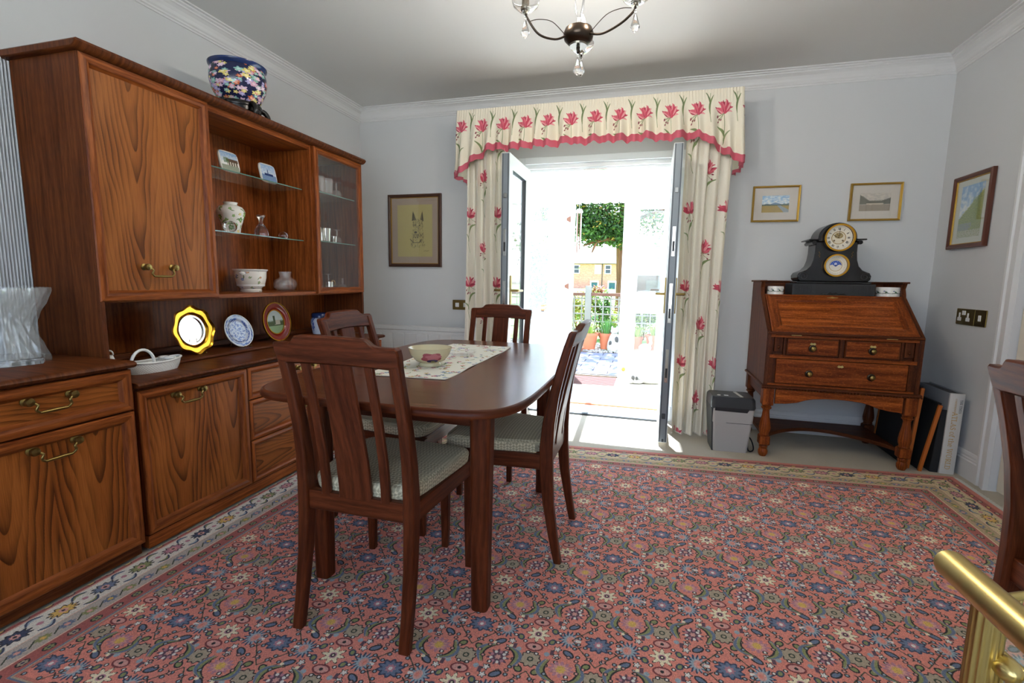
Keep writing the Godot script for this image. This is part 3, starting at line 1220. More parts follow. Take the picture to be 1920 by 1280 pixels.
func make_materials() -> void:
	var w := mat("wall", hx("d2d3d4"), 0.9)
	bump(w, "plaster", 0.02, 1.4)
	w = mat("ceiling", hx("d6d6d4"), 0.95)
	mat("trim", hx("dcdcdc"), 0.45)
	mat("upvc", hx("eceff0"), 0.3)
	mat("cream_door", hx("d9cfbd"), 0.5)
	w = mat("carpet", hx("cdc1ac"), 1.0)
	bump(w, "pile", 0.35, 14.0)
	w.rim_enabled = true
	w.rim = 0.3
	w = tmat("rug", "rug", Color(1, 1, 1), 1.0, Vector3.ONE)
	w.rim_enabled = true
	w.rim = 0.15
	mat("rug_edge", hx("9a5a50"), 1.0)
	# timber
	var S := Vector3(2.6, 1.3, 1)
	for k in [["teak", "9e5727", 0.40], ["teak_dark", "713d1d", 0.45], ["teak_red", "a65a28", 0.38], ["rosewood", "6a341b", 0.38], ["rosewood_top", "7d4b31", 0.22]]:
		var m := tmat(k[0], "grain", hx(k[1]), k[2], S)
		m.metallic_specular = 0.45 if k[0] == "rosewood_top" else 0.3
	for k in [["oak", "9c5120", 0.40], ["oak_dark", "653519", 0.45], ["oak_bright", "b36026", 0.36]]:
		var m := tmat(k[0], "oak", hx(k[1]), k[2], S)
		m.metallic_specular = 0.3
	for k in [["panel_a", 0.5, 0.86], ["panel_b", 0.5, 0.55], ["panel_c", 0.2, 0.7]]:
		var m := tmat(k[0], k[0], Color(1, 1, 1), 0.38, Vector3(1.0 / k[1], 1.0 / k[2], 1))
		m.metallic_specular = 0.3
	mat("orange_wood", hx("b5601c"), 0.45)
	# metals
	mat("brass", hx("d9c07c"), 0.30, 1.0)
	mat("old_brass", hx("8f7a48"), 0.34, 1.0)
	mat("gold", hx("c9942c"), 0.16, 1.0)
	mat("gold_frame", hx("b58f3e"), 0.38, 0.8)
	mat("mirror", hx("e4e6e8"), 0.03, 1.0)
	mat("chrome", hx("c9ccd0"), 0.12, 1.0)
	mat("nickel", hx("8a8478"), 0.28, 1.0)
	mat("bronze", hx("4a4038"), 0.3, 1.0)
	mat("alu", hx("7f868c"), 0.45, 0.4)
	mat("alu_dark", hx("3c4248"), 0.5, 0.3)
	mat("silver", hx("d4d2cc"), 0.14, 1.0)
	mat("black", hx("1b1b1d"), 0.4)
	mat("slate_black", hx("16171a"), 0.22)
	mat("slate_matt", hx("25272a"), 0.55)
	mat("ebony", hx("120f10"), 0.25)
	mat("board_black", hx("191c20"), 0.8)
	mat("grey_plastic", hx("aaa6a2"), 0.45)
	mat("dark_plastic", hx("35383a"), 0.4)
	mat("pale_plastic", hx("d8d8d4"), 0.4)
	mat("white_china", hx("ecebe6"), 0.18)
	mat("white_plastic", hx("e6e6e2"), 0.35)
	mat("paper", hx("dcd6ca"), 0.8)
	mat("paper_glaze", hx("d6cba6"), 0.14)
	mat("mount", hx("a99888"), 0.9)
	mat("mount_pale", hx("d2cbc2"), 0.9)
	mat("mount_green", hx("ccd2c8"), 0.9)
	mat("jacket_grey", hx("8f9298"), 0.6)
	mat("jacket_white", hx("cfccc6"), 0.6)
	mat("ink", hx("2c3038"), 0.8)
	mat("gold_ink", hx("c0964a"), 0.6)
	mat("frame_brown", hx("46291b"), 0.4)
	mat("frame_red", hx("5a2e20"), 0.35)
	mat("red_glaze", hx("8a2a1c"), 0.16)
	mat("blue_glaze", hx("233564"), 0.2)
	mat("felt", hx("24301f"), 1.0)
	var im := [["pic_dog", "dog"], ["pic_meadow", "land0"], ["pic_stream", "land1"], ["pic_hill", "land2"], ["pic_house", "land3"], ["pic_harbour", "land4"], ["pic_thatch", "land5"], ["dial", "dial"], ["moon_dial", "moon"]]
	for k in im:
		tmat(k[0], k[1], Color(1, 1, 1), 0.55, Vector3.ONE)
	for k in ["pic_harbour", "pic_thatch", "pic_house"]:
		M[k].roughness = 0.12
	tmat("runner", "runner", Color(1, 1, 1), 0.95, Vector3.ONE)
	for k in [["planter", "planter"], ["cachepot", "cachepot"], ["leafy", "leafy"], ["blue_china", "blue"], ["poppy", "poppy"], ["bandpot", "bandpot"]]:
		tmat(k[0], k[1], Color(1, 1, 1), 0.14, Vector3.ONE)
	w = tmat("seat_cloth", "weave", hx("f0eee6"), 0.95, Vector3(11, 11, 1))
	w.heightmap_enabled = true
	w.heightmap_texture = T.weave_h
	w.heightmap_scale = 0.12
	w = tmat("curtain", "curtain", Color(1, 1, 1), 0.9, Vector3(2.0, 2.0, 1))
	w.backlight_enabled = true
	w.backlight = Color(0.42, 0.38, 0.30)
	w = tmat("pelmet", "pelmet", Color(1, 1, 1), 0.9, Vector3(1, 1, 1))
	w.backlight_enabled = true
	w.backlight = Color(0.40, 0.35, 0.27)
	w = mat("pink_trim", hx("c75f70"), 0.85)
	w.backlight_enabled = true
	w.backlight = Color(0.3, 0.12, 0.12)
	# glass
	glass("pane", 0.04)
	glass("cabinet_pane", 0.03)
	M.cabinet_pane.metallic_specular = 0.30
	glass("cut_glass", 0.22, Color(0.72, 0.76, 0.76))
	glass("shelf_glass", 0.10, Color(0.8, 0.95, 0.9))
	glass("picture_glass", 0.02)
	mat("shelf_edge", hx("5f8478"), 0.1)
	crystal("crystal")
	crystal("crystal_violet", Color(0.96, 0.92, 0.97))
	glass("thin_glass", 0.10)
	var l := mat("bulb", hx("ffffff"), 0.3)
	l.emission_enabled = true
	l.emission = Color(0.92, 0.95, 1.0)
	l.emission_energy_multiplier = 3.0
	# outdoors
	tmat("brick", "brick", Color(1, 1, 1), 0.95, Vector3(0.5, 0.5, 1))
	tmat("paver", "paving", hx("86828f"), 0.9, Vector3(2, 2, 1))
	tmat("paver_b", "paving", hx("948c90"), 0.9, Vector3(2, 2, 1))
	mat("soil", hx("5c4a3c"), 1.0)
	mat("gravel", hx("a89c90"), 1.0)
	mat("lawn", hx("6f8f42"), 1.0)
	mat("terracotta", hx("c4714e"), 0.8)
	mat("stone", hx("b5afa2"), 0.95)
	mat("cat_dark", hx("4a4640"), 0.9)
	mat("render", hx("d6d6d4"), 0.95)
	mat("roof_tile", hx("cbc2ba"), 0.95)
	mat("roof_grey", hx("8b8780"), 0.95)
	mat("shed", hx("4a3428"), 0.9)
	mat("timber_grey", hx("8d857c"), 0.9)
	mat("rail_brown", hx("6d4634"), 0.8)
	mat("door_teal", hx("2f5a5c"), 0.6)
	mat("dark_glass", hx("2a3440"), 0.1)
	tmat("bark", "grain", hx("8a6046"), 1.0, Vector3(1, 0.4, 1))
	mat("mat_brown", hx("573a34"), 1.0)
	mat("rug_pale", hx("d4d0c4"), 1.0)
	mat("rug_aqua", hx("9fbfb8"), 1.0)
	mat("tile_floor", hx("d6cdbb"), 0.6)
	for k in [["leaf_dark", "243d1a"], ["leaf_mid", "3c5a22"], ["leaf_lime", "7f9434"], ["leaf_gold", "9a7c2c"], ["leaf_blade", "42762c"], ["leaf_red", "8a3c2c"], ["leaf_blue", "4a6a58"], ["petal", "d9466e"]]:
		var m := mat(k[0], hx(k[1]), 0.6)
		m.backlight_enabled = true
		m.backlight = Color(0.3, 0.35, 0.14)

# ------------------------------------------------------------------ the room
const SKIRT := [Vector2(0.018, 0), Vector2(0.018, 0.10), Vector2(0.014, 0.106), Vector2(0.014, 0.114), Vector2(0.010, 0.119), Vector2(0.010, 0.130), Vector2(0.004, 0.142), Vector2(0, 0.145)]
const CORN := [Vector2(0, -0.094), Vector2(0.007, -0.094), Vector2(0.007, -0.085), Vector2(0.013, -0.081), Vector2(0.013, -0.073), Vector2(0.020, -0.066), Vector2(0.026, -0.052), Vector2(0.036, -0.038), Vector2(0.050, -0.028), Vector2(0.057, -0.025), Vector2(0.057, -0.018), Vector2(0.070, -0.014), Vector2(0.070, -0.007), Vector2(0.087, -0.007), Vector2(0.087, 0)]
const ARCH := [Vector2(0, 0), Vector2(0.018, 0), Vector2(0.020, 0.004), Vector2(0.020, 0.018), Vector2(0.012, 0.024), Vector2(0.012, 0.038), Vector2(0.018, 0.044), Vector2(0.018, 0.060), Vector2(0.024, 0.066), Vector2(0.024, 0.078), Vector2(0, 0.078)]


func build_room() -> void:
	struct("floor", Geo.new().bb(-0.1, RW + 0.1, -0.12, 0, -0.02, RZ + 0.1, 0.001), "carpet", "pale cream fitted carpet floor of the dining room", "floor")
	struct("ceiling", Geo.new().bb(-0.15, RW + 0.15, RH, RH + 0.12, -0.3, RZ + 0.2, 0.001), "ceiling", "plain off-white ceiling above the chandelier", "ceiling")
	var wb := Geo.new()
	wb.bb(-0.15, 1.40, 0, RH, -0.28, 0, 0.0).bb(2.56, RW + 0.15, 0, RH, -0.28, 0, 0.0).bb(1.40, 2.56, 1.93, RH, -0.28, 0, 0.0)
	struct("wall_back", wb, "wall", "pale painted back wall around the open french doors", "wall")
	struct("wall_left", Geo.new().bb(-0.15, 0, 0, RH, 0, RZ, 0.0), "wall", "pale painted left wall behind the teak wall unit", "wall")
	var wr := Geo.new()
	wr.bb(RW, RW + 0.15, 0, RH, 0, 0.77, 0.0).bb(RW, RW + 0.15, 0, RH, 1.60, RZ, 0.0).bb(RW, RW + 0.15, 2.03, RH, 0.77, 1.60, 0.0)
	struct("wall_right", wr, "wall", "pale painted right wall beside the bureau", "wall")
	var wz := Geo.new()
	wz.bb(-0.15, 0.7, 0, RH, RZ, RZ + 0.2, 0.0).bb(3.5, RW + 0.15, 0, RH, RZ, RZ + 0.2, 0.0).bb(0.7, 3.5, 0, 0.55, RZ, RZ + 0.2, 0.0).bb(0.7, 3.5, 2.2, RH, RZ, RZ + 0.2, 0.0)
	struct("wall_rear", wz, "wall", "pale painted wall behind the camera with a wide window", "wall")
	var win := struct("window_1", Geo.new().frame(2.8, 1.65, [Vector2(0, 0), Vector2(0, 0.06), Vector2(0.06, 0.06), Vector2(0.06, 0), Vector2(0, 0)]), "upvc", "wide white window in the rear wall", "window")
	win.position = Vector3(2.1, 1.375, RZ + 0.08)
	for x in [-0.45, 0.45]:
		part(win, "mullion", Geo.new().bb(x - 0.03, x + 0.03, -0.78, 0.78, 0, 0.06), "upvc")
	for k in 3:
		part(win, "pane", Geo.new().bb(-1.35 + k * 0.91, -0.47 + k * 0.91, -0.78, 0.78, 0.025, 0.029, 0.0), "pane")
	# mouldings
	var up := Vector3(0, RH, 0)
	struct("trim_1", Geo.new().mould(CORN, up, up + Vector3(RW, 0, 0), Vector3.BACK, 1, 1), "trim", "white stepped plaster cornice along the back wall", "cornice")
	struct("trim_2", Geo.new().mould(CORN, up + Vector3(0, 0, RZ), up, Vector3.RIGHT, 1, 1), "trim", "white stepped plaster cornice along the left wall", "cornice")
	struct("trim_3", Geo.new().mould(CORN, up + Vector3(RW, 0, 0), up + Vector3(RW, 0, RZ), Vector3.LEFT, 1, 1), "trim", "white stepped plaster cornice along the right wall", "cornice")
	struct("trim_4", Geo.new().mould(CORN, up + Vector3(RW, 0, RZ), up + Vector3(0, 0, RZ), Vector3.FORWARD, 1, 1), "trim", "white stepped plaster cornice along the rear wall", "cornice")
	struct("baseboard_back", Geo.new().mould(SKIRT, Vector3(0, 0, 0), Vector3(1.38, 0, 0), Vector3.BACK, 1, 0).mould(SKIRT, Vector3(2.58, 0, 0), Vector3(RW, 0, 0), Vector3.BACK, 0, 1), "trim", "white moulded skirting board along the back wall", "skirting")
	struct("baseboard_left", Geo.new().mould(SKIRT, Vector3(0, 0, RZ), Vector3.ZERO, Vector3.RIGHT, 1, 1), "trim", "white moulded skirting board behind the wall unit", "skirting")
	struct("baseboard_right", Geo.new().mould(SKIRT, Vector3(RW, 0, 0), Vector3(RW, 0, 0.69), Vector3.LEFT, 1, 0).mould(SKIRT, Vector3(RW, 0, 1.68), Vector3(RW, 0, RZ), Vector3.LEFT, 0, 1), "trim", "white moulded skirting board along the right wall", "skirting")
	struct("baseboard_rear", Geo.new().mould(SKIRT, Vector3(RW, 0, RZ), Vector3(0, 0, RZ), Vector3.FORWARD, 1, 1), "trim", "white moulded skirting board along the rear wall", "skirting")
	# doorway in the right wall
	var ar := Geo.new()
	ar.mould(ARCH, Vector3(RW, 0, 0.69), Vector3(RW, 2.11, 0.69), Vector3.LEFT, 0, 0, Vector3.BACK)
	ar.mould(ARCH, Vector3(RW, 0, 1.68), Vector3(RW, 2.11, 1.68), Vector3.LEFT, 0, 0, Vector3.FORWARD)
	ar.mould(ARCH, Vector3(RW, 2.11, 0.69), Vector3(RW, 2.11, 1.68), Vector3.LEFT, 0, 0, Vector3.DOWN)
	struct("trim_5", ar, "trim", "white moulded architrave around the door in the right wall", "architrave")
	var d := struct("door_4", Geo.new().bb(RW + 0.03, RW + 0.07, 0.005, 2.02, 0.775, 1.595, 0.002), "cream_door", "cream painted door in the right wall behind the near chair", "door")
	for y in [[0.2, 0.85], [1.05, 1.85]]:
		for z in [[0.87, 1.14], [1.23, 1.5]]:
			var g := Geo.new().frame(z[1] - z[0], y[1] - y[0], [Vector2(0, 0), Vector2(0, 0.008), Vector2(0.02, 0.008), Vector2(0.03, 0)])
			g.xf(Transform3D(Basis(Vector3.UP, -PI / 2), Vector3(RW + 0.03, (y[0] + y[1]) / 2, (z[0] + z[1]) / 2)))
			part(d, "panel_moulding", g, "cream_door")
	for k in [[0.483, 0.828], [0.276, 0.885]]:
		var h := Geo.new()
		h.tube(smooth([Vector3(RW + 0.03, k[0], k[1]), Vector3(RW - 0.01, k[0] + 0.002, k[1]), Vector3(RW - 0.03, k[0] - 0.008, k[1]), Vector3(RW - 0.01, k[0] - 0.02, k[1])], 4), 0.003, 6)
		solo("wire_hook", "small %s wire hook on the cream door seen through the near chair" % ("upper" if k[0] > 0.4 else "lower"), "hook", h, "bronze")


func door_leaf(x: float, called: String, label: String, side: float) -> void:
	# opened straight into the room: runs along z from the frame, its closing edge towards us
	var z0 := 0.05
	var z1 := 0.60
	var y0 := 0.025
	var y1 := 1.845
	var root := Node3D.new()
	root.name = called
	add_child(root)
	root.position = Vector3(x, 0, 0)
	tag(root, label, "door", "", "structure")
	var fr := Geo.new()
	fr.frame(z1 - z0, y1 - y0, [Vector2(0, -0.027), Vector2(0, 0.027), Vector2(0.07, 0.027), Vector2(0.085, 0.017), Vector2(0.085, -0.017), Vector2(0.07, -0.027), Vector2(0, -0.027)])
	fr.xf(Transform3D(Basis(Vector3.UP, -PI / 2), Vector3(0, (y0 + y1) / 2, (z0 + z1) / 2)))
	part(root, "frame", fr, "upvc")
	var gk := Geo.new()
	gk.frame(z1 - z0 - 0.166, y1 - y0 - 0.166, [Vector2(0, -0.018), Vector2(0, 0.018), Vector2(0.008, 0.018), Vector2(0.008, -0.018)])
	gk.xf(Transform3D(Basis(Vector3.UP, -PI / 2), Vector3(0, (y0 + y1) / 2, (z0 + z1) / 2)))
	part(root, "gasket", gk, "alu_dark")
	part(root, "pane", Geo.new().bb(-0.003, 0.003, y0 + 0.08, y1 - 0.08, z0 + 0.08, z1 - 0.08, 0.0), "pane")
	var eg := part(root, "edge_channel", Geo.new().bb(-0.024, 0.024, y0 + 0.004, y1 - 0.004, z1 + 0.0005, z1 + 0.007, 0.001), "alu")
	for s in [-1, 1]:
		part(eg, "groove", Geo.new().bb(s * 0.018 - 0.002, s * 0.018 + 0.002, y0 + 0.006, y1 - 0.006, z1 + 0.007, z1 + 0.0085, 0.0), "alu_dark")
	for k in [[1.364, 1.187], [1.025, 0.783], [0.622, 0.412]]:
		part(root, "lock_plate", Geo.new().bb(-0.010, 0.010, k[1], k[0], z1 + 0.007, z1 + 0.010), "silver")
		part(root, "lock_bolt", Geo.new().bb(-0.006, 0.006, k[1] + 0.03, k[1] + 0.09, z1 + 0.010, z1 + 0.0125), "black")
	part(root, "roller_cam", Geo.new().bb(-0.010, 0.012, 1.56, 1.59, z1 + 0.007, z1 + 0.014), "silver")
	part(root, "shoot_bolt", Geo.new().bb(-0.012, 0.010, 0.18, 0.215, z1 + 0.007, z1 + 0.012), "alu_dark")
	part(root, "shoot_bolt", Geo.new().bb(-0.006, 0.006, 0.03, 0.05, z1 + 0.007, z1 + 0.013), "alu_dark")
	for s in [-1, 1]:
		var xs: float = s * 0.0275
		var h := part(root, "handle", Geo.new().bb(xs, xs + s * 0.008, 0.84, 1.06, z1 - 0.062, z1 - 0.034, 0.002), "old_brass")
		var lv := Geo.new()
		lv.tube(smooth([Vector3(xs, 0.96, z1 - 0.048), Vector3(xs + s * 0.045, 0.96, z1 - 0.048), Vector3(xs + s * 0.055, 0.96, z1 - 0.06), Vector3(xs + s * 0.055, 0.958, z1 - 0.16)], 4), 0.008, 8)
		part(h, "lever", lv, "old_brass")


func build_french_doors() -> void:
	var f := Geo.new()
	f.bb(1.38, 1.435, 0, 1.95, -0.07, 0.012).bb(2.555, 2.60, 0, 1.95, -0.07, 0.012)
	f.bb(1.435, 2.555, 1.90, 1.95, -0.07, 0.016).bb(1.435, 2.555, 1.868, 1.90, -0.07, -0.004).bb(1.435, 2.555, 1.848, 1.868, -0.07, -0.03)
	f.bb(1.435, 1.452, 0, 1.868, -0.07, -0.02).bb(2.538, 2.555, 0, 1.868, -0.07, -0.02)
	var d := struct("door_1", f, "upvc", "white frame of the open french doors to the conservatory", "door frame")
	part(d, "sill", Geo.new().bb(1.435, 2.555, -0.005, 0.016, 0.02, 0.055), "alu_dark")
	part(d, "vent_cover", Geo.new().bb(1.88, 2.06, 1.845, 1.853, -0.02, 0.004), "silver")
	part(d, "reveal", Geo.new().bb(1.38, 1.402, 0, 1.95, -0.28, -0.07).bb(2.556, 2.60, 0, 1.95, -0.28, -0.07).bb(1.40, 2.56, 1.915, 1.95, -0.28, -0.07), "upvc")
	door_leaf(1.462, "door_2", "left leaf of the white french doors, opened into the room", 1)
	door_leaf(2.522, "door_3", "right leaf of the white french doors, its grey lock edge facing us", -1)


func build_conservatory() -> void:
	var Z := -1.55
	struct("floor_conservatory", Geo.new().bb(0.1, 3.7, -0.12, -0.004, Z - 0.06, 0.0, 0.0), "tile_floor", "pale floor of the conservatory beyond the french doors", "floor")
	# end wall: white frames, a doorway and panes
	var g := Geo.new()
	g.bb(0.2, 1.08, 0, 0.68, Z - 0.05, Z).bb(1.08, 1.31, 0, 0.68, Z - 0.05, Z)                # panels under the sill
	g.bb(0.2, 0.32, 0.68, 1.95, Z - 0.05, Z).bb(1.02, 1.08, 0.68, 1.95, Z - 0.05, Z).bb(1.31, 1.585, 0, 1.95, Z - 0.06, Z + 0.01)
	g.bb(0.32, 1.02, 1.52, 1.665, Z - 0.05, Z).bb(1.08, 1.31, 1.52, 1.665, Z - 0.05, Z).bb(0.32, 1.31, 1.815, 1.95, Z - 0.05, Z)
	g.bb(1.585, 2.10, 1.868, 1.95, Z - 0.05, Z).bb(2.10, 2.26, 0, 1.95, Z - 0.06, Z + 0.01)
	g.bb(2.26, 2.52, 1.775, 1.95, Z - 0.05, Z).bb(2.26, 2.52, 0.70, 0.92, Z - 0.05, Z).bb(2.26, 2.52, 0, 0.28, Z - 0.05, Z).bb(2.50, 2.62, 0, 1.95, Z - 0.06, Z + 0.01)
	g.bb(2.62, 3.6, 0, 0.68, Z - 0.05, Z).bb(2.62, 3.6, 1.815, 1.95, Z - 0.05, Z).bb(3.5, 3.6, 0.68, 1.95, Z - 0.05, Z)
	g.bb(0.1, 3.7, 1.95, 2.10, Z - 0.10, Z + 0.03)
	var w := struct("wall_conservatory", g, "upvc", "white framed end wall of the conservatory with its open doorway", "conservatory wall")
	part(w, "sill", Geo.new().bb(0.2, 1.34, 0.665, 0.69, Z - 0.07, Z + 0.09), "upvc")
	for k in [[0.32, 1.02, 0.69, 1.52], [0.32, 1.02, 1.665, 1.815], [1.08, 1.31, 0.69, 1.52], [1.08, 1.31, 1.665, 1.815], [2.26, 2.50, 0.92, 1.775], [2.26, 2.50, 0.28, 0.70], [2.62, 3.5, 0.68, 1.815]]:
		part(w, "pane", Geo.new().bb(k[0], k[1], k[2], k[3], Z - 0.03, Z - 0.026, 0.0), "pane")
	for y in [1.68, 0.97]:
		part(w, "hinge", Geo.new().extrude(PackedVector2Array([Vector2(1.545, y - 0.035), Vector2(1.50, y - 0.012), Vector2(1.50, y + 0.012), Vector2(1.545, y + 0.035)]), Z + 0.011, Z + 0.022, 0.002), "rail_brown")
	part(w, "door_handle", Geo.new().tube([Vector3(2.48, 0.95, Z), Vector3(2.48, 0.95, Z + 0.04), Vector3(2.40, 0.95, Z + 0.045)], 0.009, 8), "bronze")
	part(w, "threshold", Geo.new().bb(1.585, 2.10, -0.01, 0.012, Z - 0.05, Z + 0.02), "bronze")
	# roof and sides
	var r := Geo.new()
	var a := atan2(0.33, 1.35)
	for k in 6:
		r.box(Vector3(0.2 + k * 0.68, 2.245, -0.90), Vector3(0.05, 0.07, 1.42), 0.004, 2)
	r.xf(Transform3D(Basis(Vector3.RIGHT, -a), Vector3.ZERO).translated(Vector3(0, 2.245, -0.9)) * Transform3D(Basis.IDENTITY, Vector3(0, -2.245, 0.9)))
	var roof := struct("roof_conservatory", r, "upvc", "white rafters of the glazed conservatory roof", "roof")
	for k in 5:
		var pg := Geo.new().box(Vector3(0.54 + k * 0.68, 2.26, -0.90), Vector3(0.64, 0.012, 1.42), 0.0)
		pg.xf(Transform3D(Basis(Vector3.RIGHT, -a), Vector3.ZERO).translated(Vector3(0, 2.245, -0.9)) * Transform3D(Basis.IDENTITY, Vector3(0, -2.245, 0.9)))
		part(roof, "pane", pg, "pane")
	for s in [0, 1]:
		var x: float = 0.1 if s == 0 else 3.65
		var q := Geo.new()
		q.bb(x, x + 0.05, 0, 0.68, Z, -0.28).bb(x, x + 0.05, 1.90, 2.10, Z, -0.28)
		for z in [Z + 0.03, Z + 0.45, -0.75, -0.31]:
			q.bb(x, x + 0.05, 0.68, 1.90, z - 0.03, z + 0.03)
		var sw := struct("wall_conservatory_%s" % ("left" if s == 0 else "right"), q, "upvc", "white framed glazed %s side of the conservatory" % ("left" if s == 0 else "right"), "conservatory wall")
		for z in [[Z + 0.06, Z + 0.42], [Z + 0.48, -0.78], [-0.72, -0.34]]:
			part(sw, "pane", Geo.new().bb(x + 0.02, x + 0.024, 0.68, 1.90, z[0], z[1], 0.0), "pane")
	struct("wall_house", Geo.new().bb(-4, -0.15, -0.12, 3.2, -0.28, -0.02, 0.0).bb(RW + 0.15, 8, -0.12, 3.2, -0.28, -0.02, 0.0).bb(-4, 8, RH + 0.12, 3.2, -0.28, -0.02, 0.0), "render", "pale outer wall of the house above the conservatory", "wall")
	# scalloped blind over the doorway
	var sc := PackedVector2Array([Vector2(2.14, 1.93), Vector2(1.55, 1.93)])
	for k in 37:
		var t := k / 36.0
		sc.append(Vector2(lerpf(1.55, 2.14, t), 1.862 - 0.016 * absf(sin(t * PI * 6.0))))
	solo("scalloped_valance", "white scalloped valance hanging over the conservatory doorway", "valance", Geo.new().extrude(sc, Z - 0.075, Z - 0.07, 0.0005), "paper")
	# things in it
	var rg := thing("conservatory_rug", "pale rug with a faded aqua border on the conservatory floor", "rug", Vector3(1.72, -0.004, -0.62))
	part(rg, "pile", Geo.new().bb(-0.95, 0.95, 0, 0.010, -0.42, 0.30, 0.003), "rug_pale")
	part(rg, "border", Geo.new().bb(-0.9, 0.72, 0.010, 0.0115, -0.20, -0.13, 0.0).bb(-0.9, 0.72, 0.010, 0.0115, 0.17, 0.2, 0.0).bb(0.66, 0.72, 0.010, 0.0115, -0.13, 0.17, 0.0), "rug_aqua")
	part(rg, "edging", Geo.new().bb(-0.95, 0.95, 0.0, 0.012, 0.30, 0.325, 0.002), "terracotta")
	var dm := thing("doormat", "reddish brown ribbed doormat at the conservatory threshold", "doormat", Vector3(1.70, -0.004, -1.22))
	part(dm, "pile", Geo.new().bb(-0.5, 0.42, 0, 0.014, -0.24, 0.19, 0.003), "mat_brown")
	var rb := Geo.new()
	for k in 10:
		rb.bb(-0.48, 0.40, 0.014, 0.018, -0.22 + k * 0.04, -0.20 + k * 0.04, 0.001)
	part(dm, "ribs", rb, "mat_brown")
	# curled stone dog by the door
	var dg := Geo.new()
	dg.ball(Vector3(0.10, 0.052, 0), Vector3(0.15, 0.056, 0.075), 18)
	dg.ball(Vector3(-0.06, 0.045, 0.045), Vector3(0.055, 0.045, 0.048), 14)
	dg.ball(Vector3(-0.075, 0.030, 0.085), Vector3(0.028, 0.024, 0.030), 10)
	dg.ball(Vector3(-0.02, 0.025, 0.07), Vector3(0.07, 0.022, 0.028), 10)
	var dt := thing("sleeping_dog_ornament", "stone ornament of a sleeping dog by the conservatory door", "ornament", Vector3(2.33, -0.004, -1.36))
	part(dt, "body", dg, "stone")
	part(dt, "ear", Geo.new().ball(Vector3(-0.055, 0.062, 0.085), Vector3(0.020, 0.028, 0.012), 8).ball(Vector3(-0.02, 0.055, 0.075), Vector3(0.016, 0.026, 0.014), 8), "cat_dark")
	var pl := thing("glazed_door_stop", "small pale yellow bird shaped stop beside the sleeping dog", "ornament", Vector3(2.17, -0.004, -1.40))
	part(pl, "body", Geo.new().lathe([Vector2(0, 0), Vector2(0.035, 0), Vector2(0.04, 0.03), Vector2(0.022, 0.075), Vector2(0.016, 0.10), Vector2(0, 0.112)], 14), "rug_pale")
	part(pl, "head", Geo.new().ball(Vector3(0, 0.125, 0.006), Vector3(0.022, 0.022, 0.024), 10), "leaf_gold")
	var so := thing("sill_mug", "small brown striped mug on the conservatory sill", "mug", Vector3(1.275, 0.69, -1.48))
	part(so, "body", Geo.new().lathe([Vector2(0, 0), Vector2(0.018, 0), Vector2(0.022, 0.02), Vector2(0.024, 0.07), Vector2(0.021, 0.07), Vector2(0.018, 0.01), Vector2(0, 0.01)], 16), "terracotta")
	part(so, "band", Geo.new().lathe([Vector2(0.0235, 0.03), Vector2(0.0245, 0.034), Vector2(0.0248, 0.05), Vector2(0.0243, 0.054)], 16), "rug_pale")
	part(so, "foot_ring", Geo.new().lathe([Vector2(0.0, 0.0), Vector2(0.0205, 0.0), Vector2(0.022, 0.012), Vector2(0.0, 0.012)], 16), "cat_dark")
	var wc := thing("wind_chime", "white domed wind chime with hanging tubes in the conservatory doorway", "wind chime", Vector3(1.64, 1.30, -1.5))
	part(wc, "dome", Geo.new().lathe([Vector2(0.0, 0.44), Vector2(0.038, 0.44), Vector2(0.040, 0.45), Vector2(0.028, 0.475), Vector2(0, 0.485)], 16), "white_plastic")
	part(wc, "cord", Geo.new().tube([Vector3(0, 0.48, 0), Vector3(0, 0.63, 0)], 0.0015, 5), "white_plastic")
	for k in 4:
		var p := Vector3(0.026 * cos(k * TAU / 4 + 0.4), 0, 0.026 * sin(k * TAU / 4 + 0.4))
		part(wc, "chime_tube", Geo.new().tube([p + Vector3(0, 0.02 * k, 0), p + Vector3(0, 0.44, 0)], 0.005, 8), "rail_brown" if k % 2 else "silver")


# ------------------------------------------------------------------ garden
func leaf_mesh(l: float, w: float) -> ArrayMesh:
	var g := Geo.new()
	var p := [Vector3(0, 0, 0), Vector3(w / 2, l * 0.45, w * 0.15), Vector3(0, l, 0), Vector3(-w / 2, l * 0.45, w * 0.15), Vector3(0, l * 0.5, -w * 0.05)]
	g.flat([p[0], p[1], p[2], p[4]], Vector3(-0.3, 0, 1).normalized())
	g.flat([p[0], p[4], p[2], p[3]], Vector3(0.3, 0, 1).normalized())
	return g.mesh()


func foliage(parent: Node3D, mat_name: String, count: int, blobs: Array, l: float, w: float, sd: int, shell := 0.55) -> void:
	var r := RandomNumberGenerator.new()
	r.seed = sd
	var mm := MultiMesh.new()
	mm.transform_format = MultiMesh.TRANSFORM_3D
	mm.mesh = leaf_mesh(l, w)
	mm.instance_count = count
	for i in count:
		var b = blobs[r.randi() % blobs.size()]
		var d := Vector3(r.randfn(), r.randfn(), r.randfn()).normalized()
		var p: Vector3 = b[0] + d * b[1] * lerpf(shell, 1.05, r.randf())
		var bs := Basis.from_euler(Vector3(r.randf() * TAU, r.randf() * TAU, r.randf() * TAU)).scaled(Vector3.ONE * r.randf_range(0.7, 1.3))
		mm.set_instance_transform(i, Transform3D(bs, p))
	var o := MultiMeshInstance3D.new()
	o.name = "foliage"
	o.multimesh = mm
	o.material_override = M[mat_name]
	o.set_meta("kind", "stuff")
	parent.add_child(o, true)


func pot_geo(r: float, h: float) -> Geo:
	return Geo.new().lathe([Vector2(0, 0), Vector2(r * 0.68, 0), Vector2(r * 0.92, h * 0.82), Vector2(r, h * 0.82), Vector2(r * 1.02, h), Vector2(r * 0.9, h), Vector2(r * 0.86, h * 0.86), Vector2(0, h * 0.86)], 24)


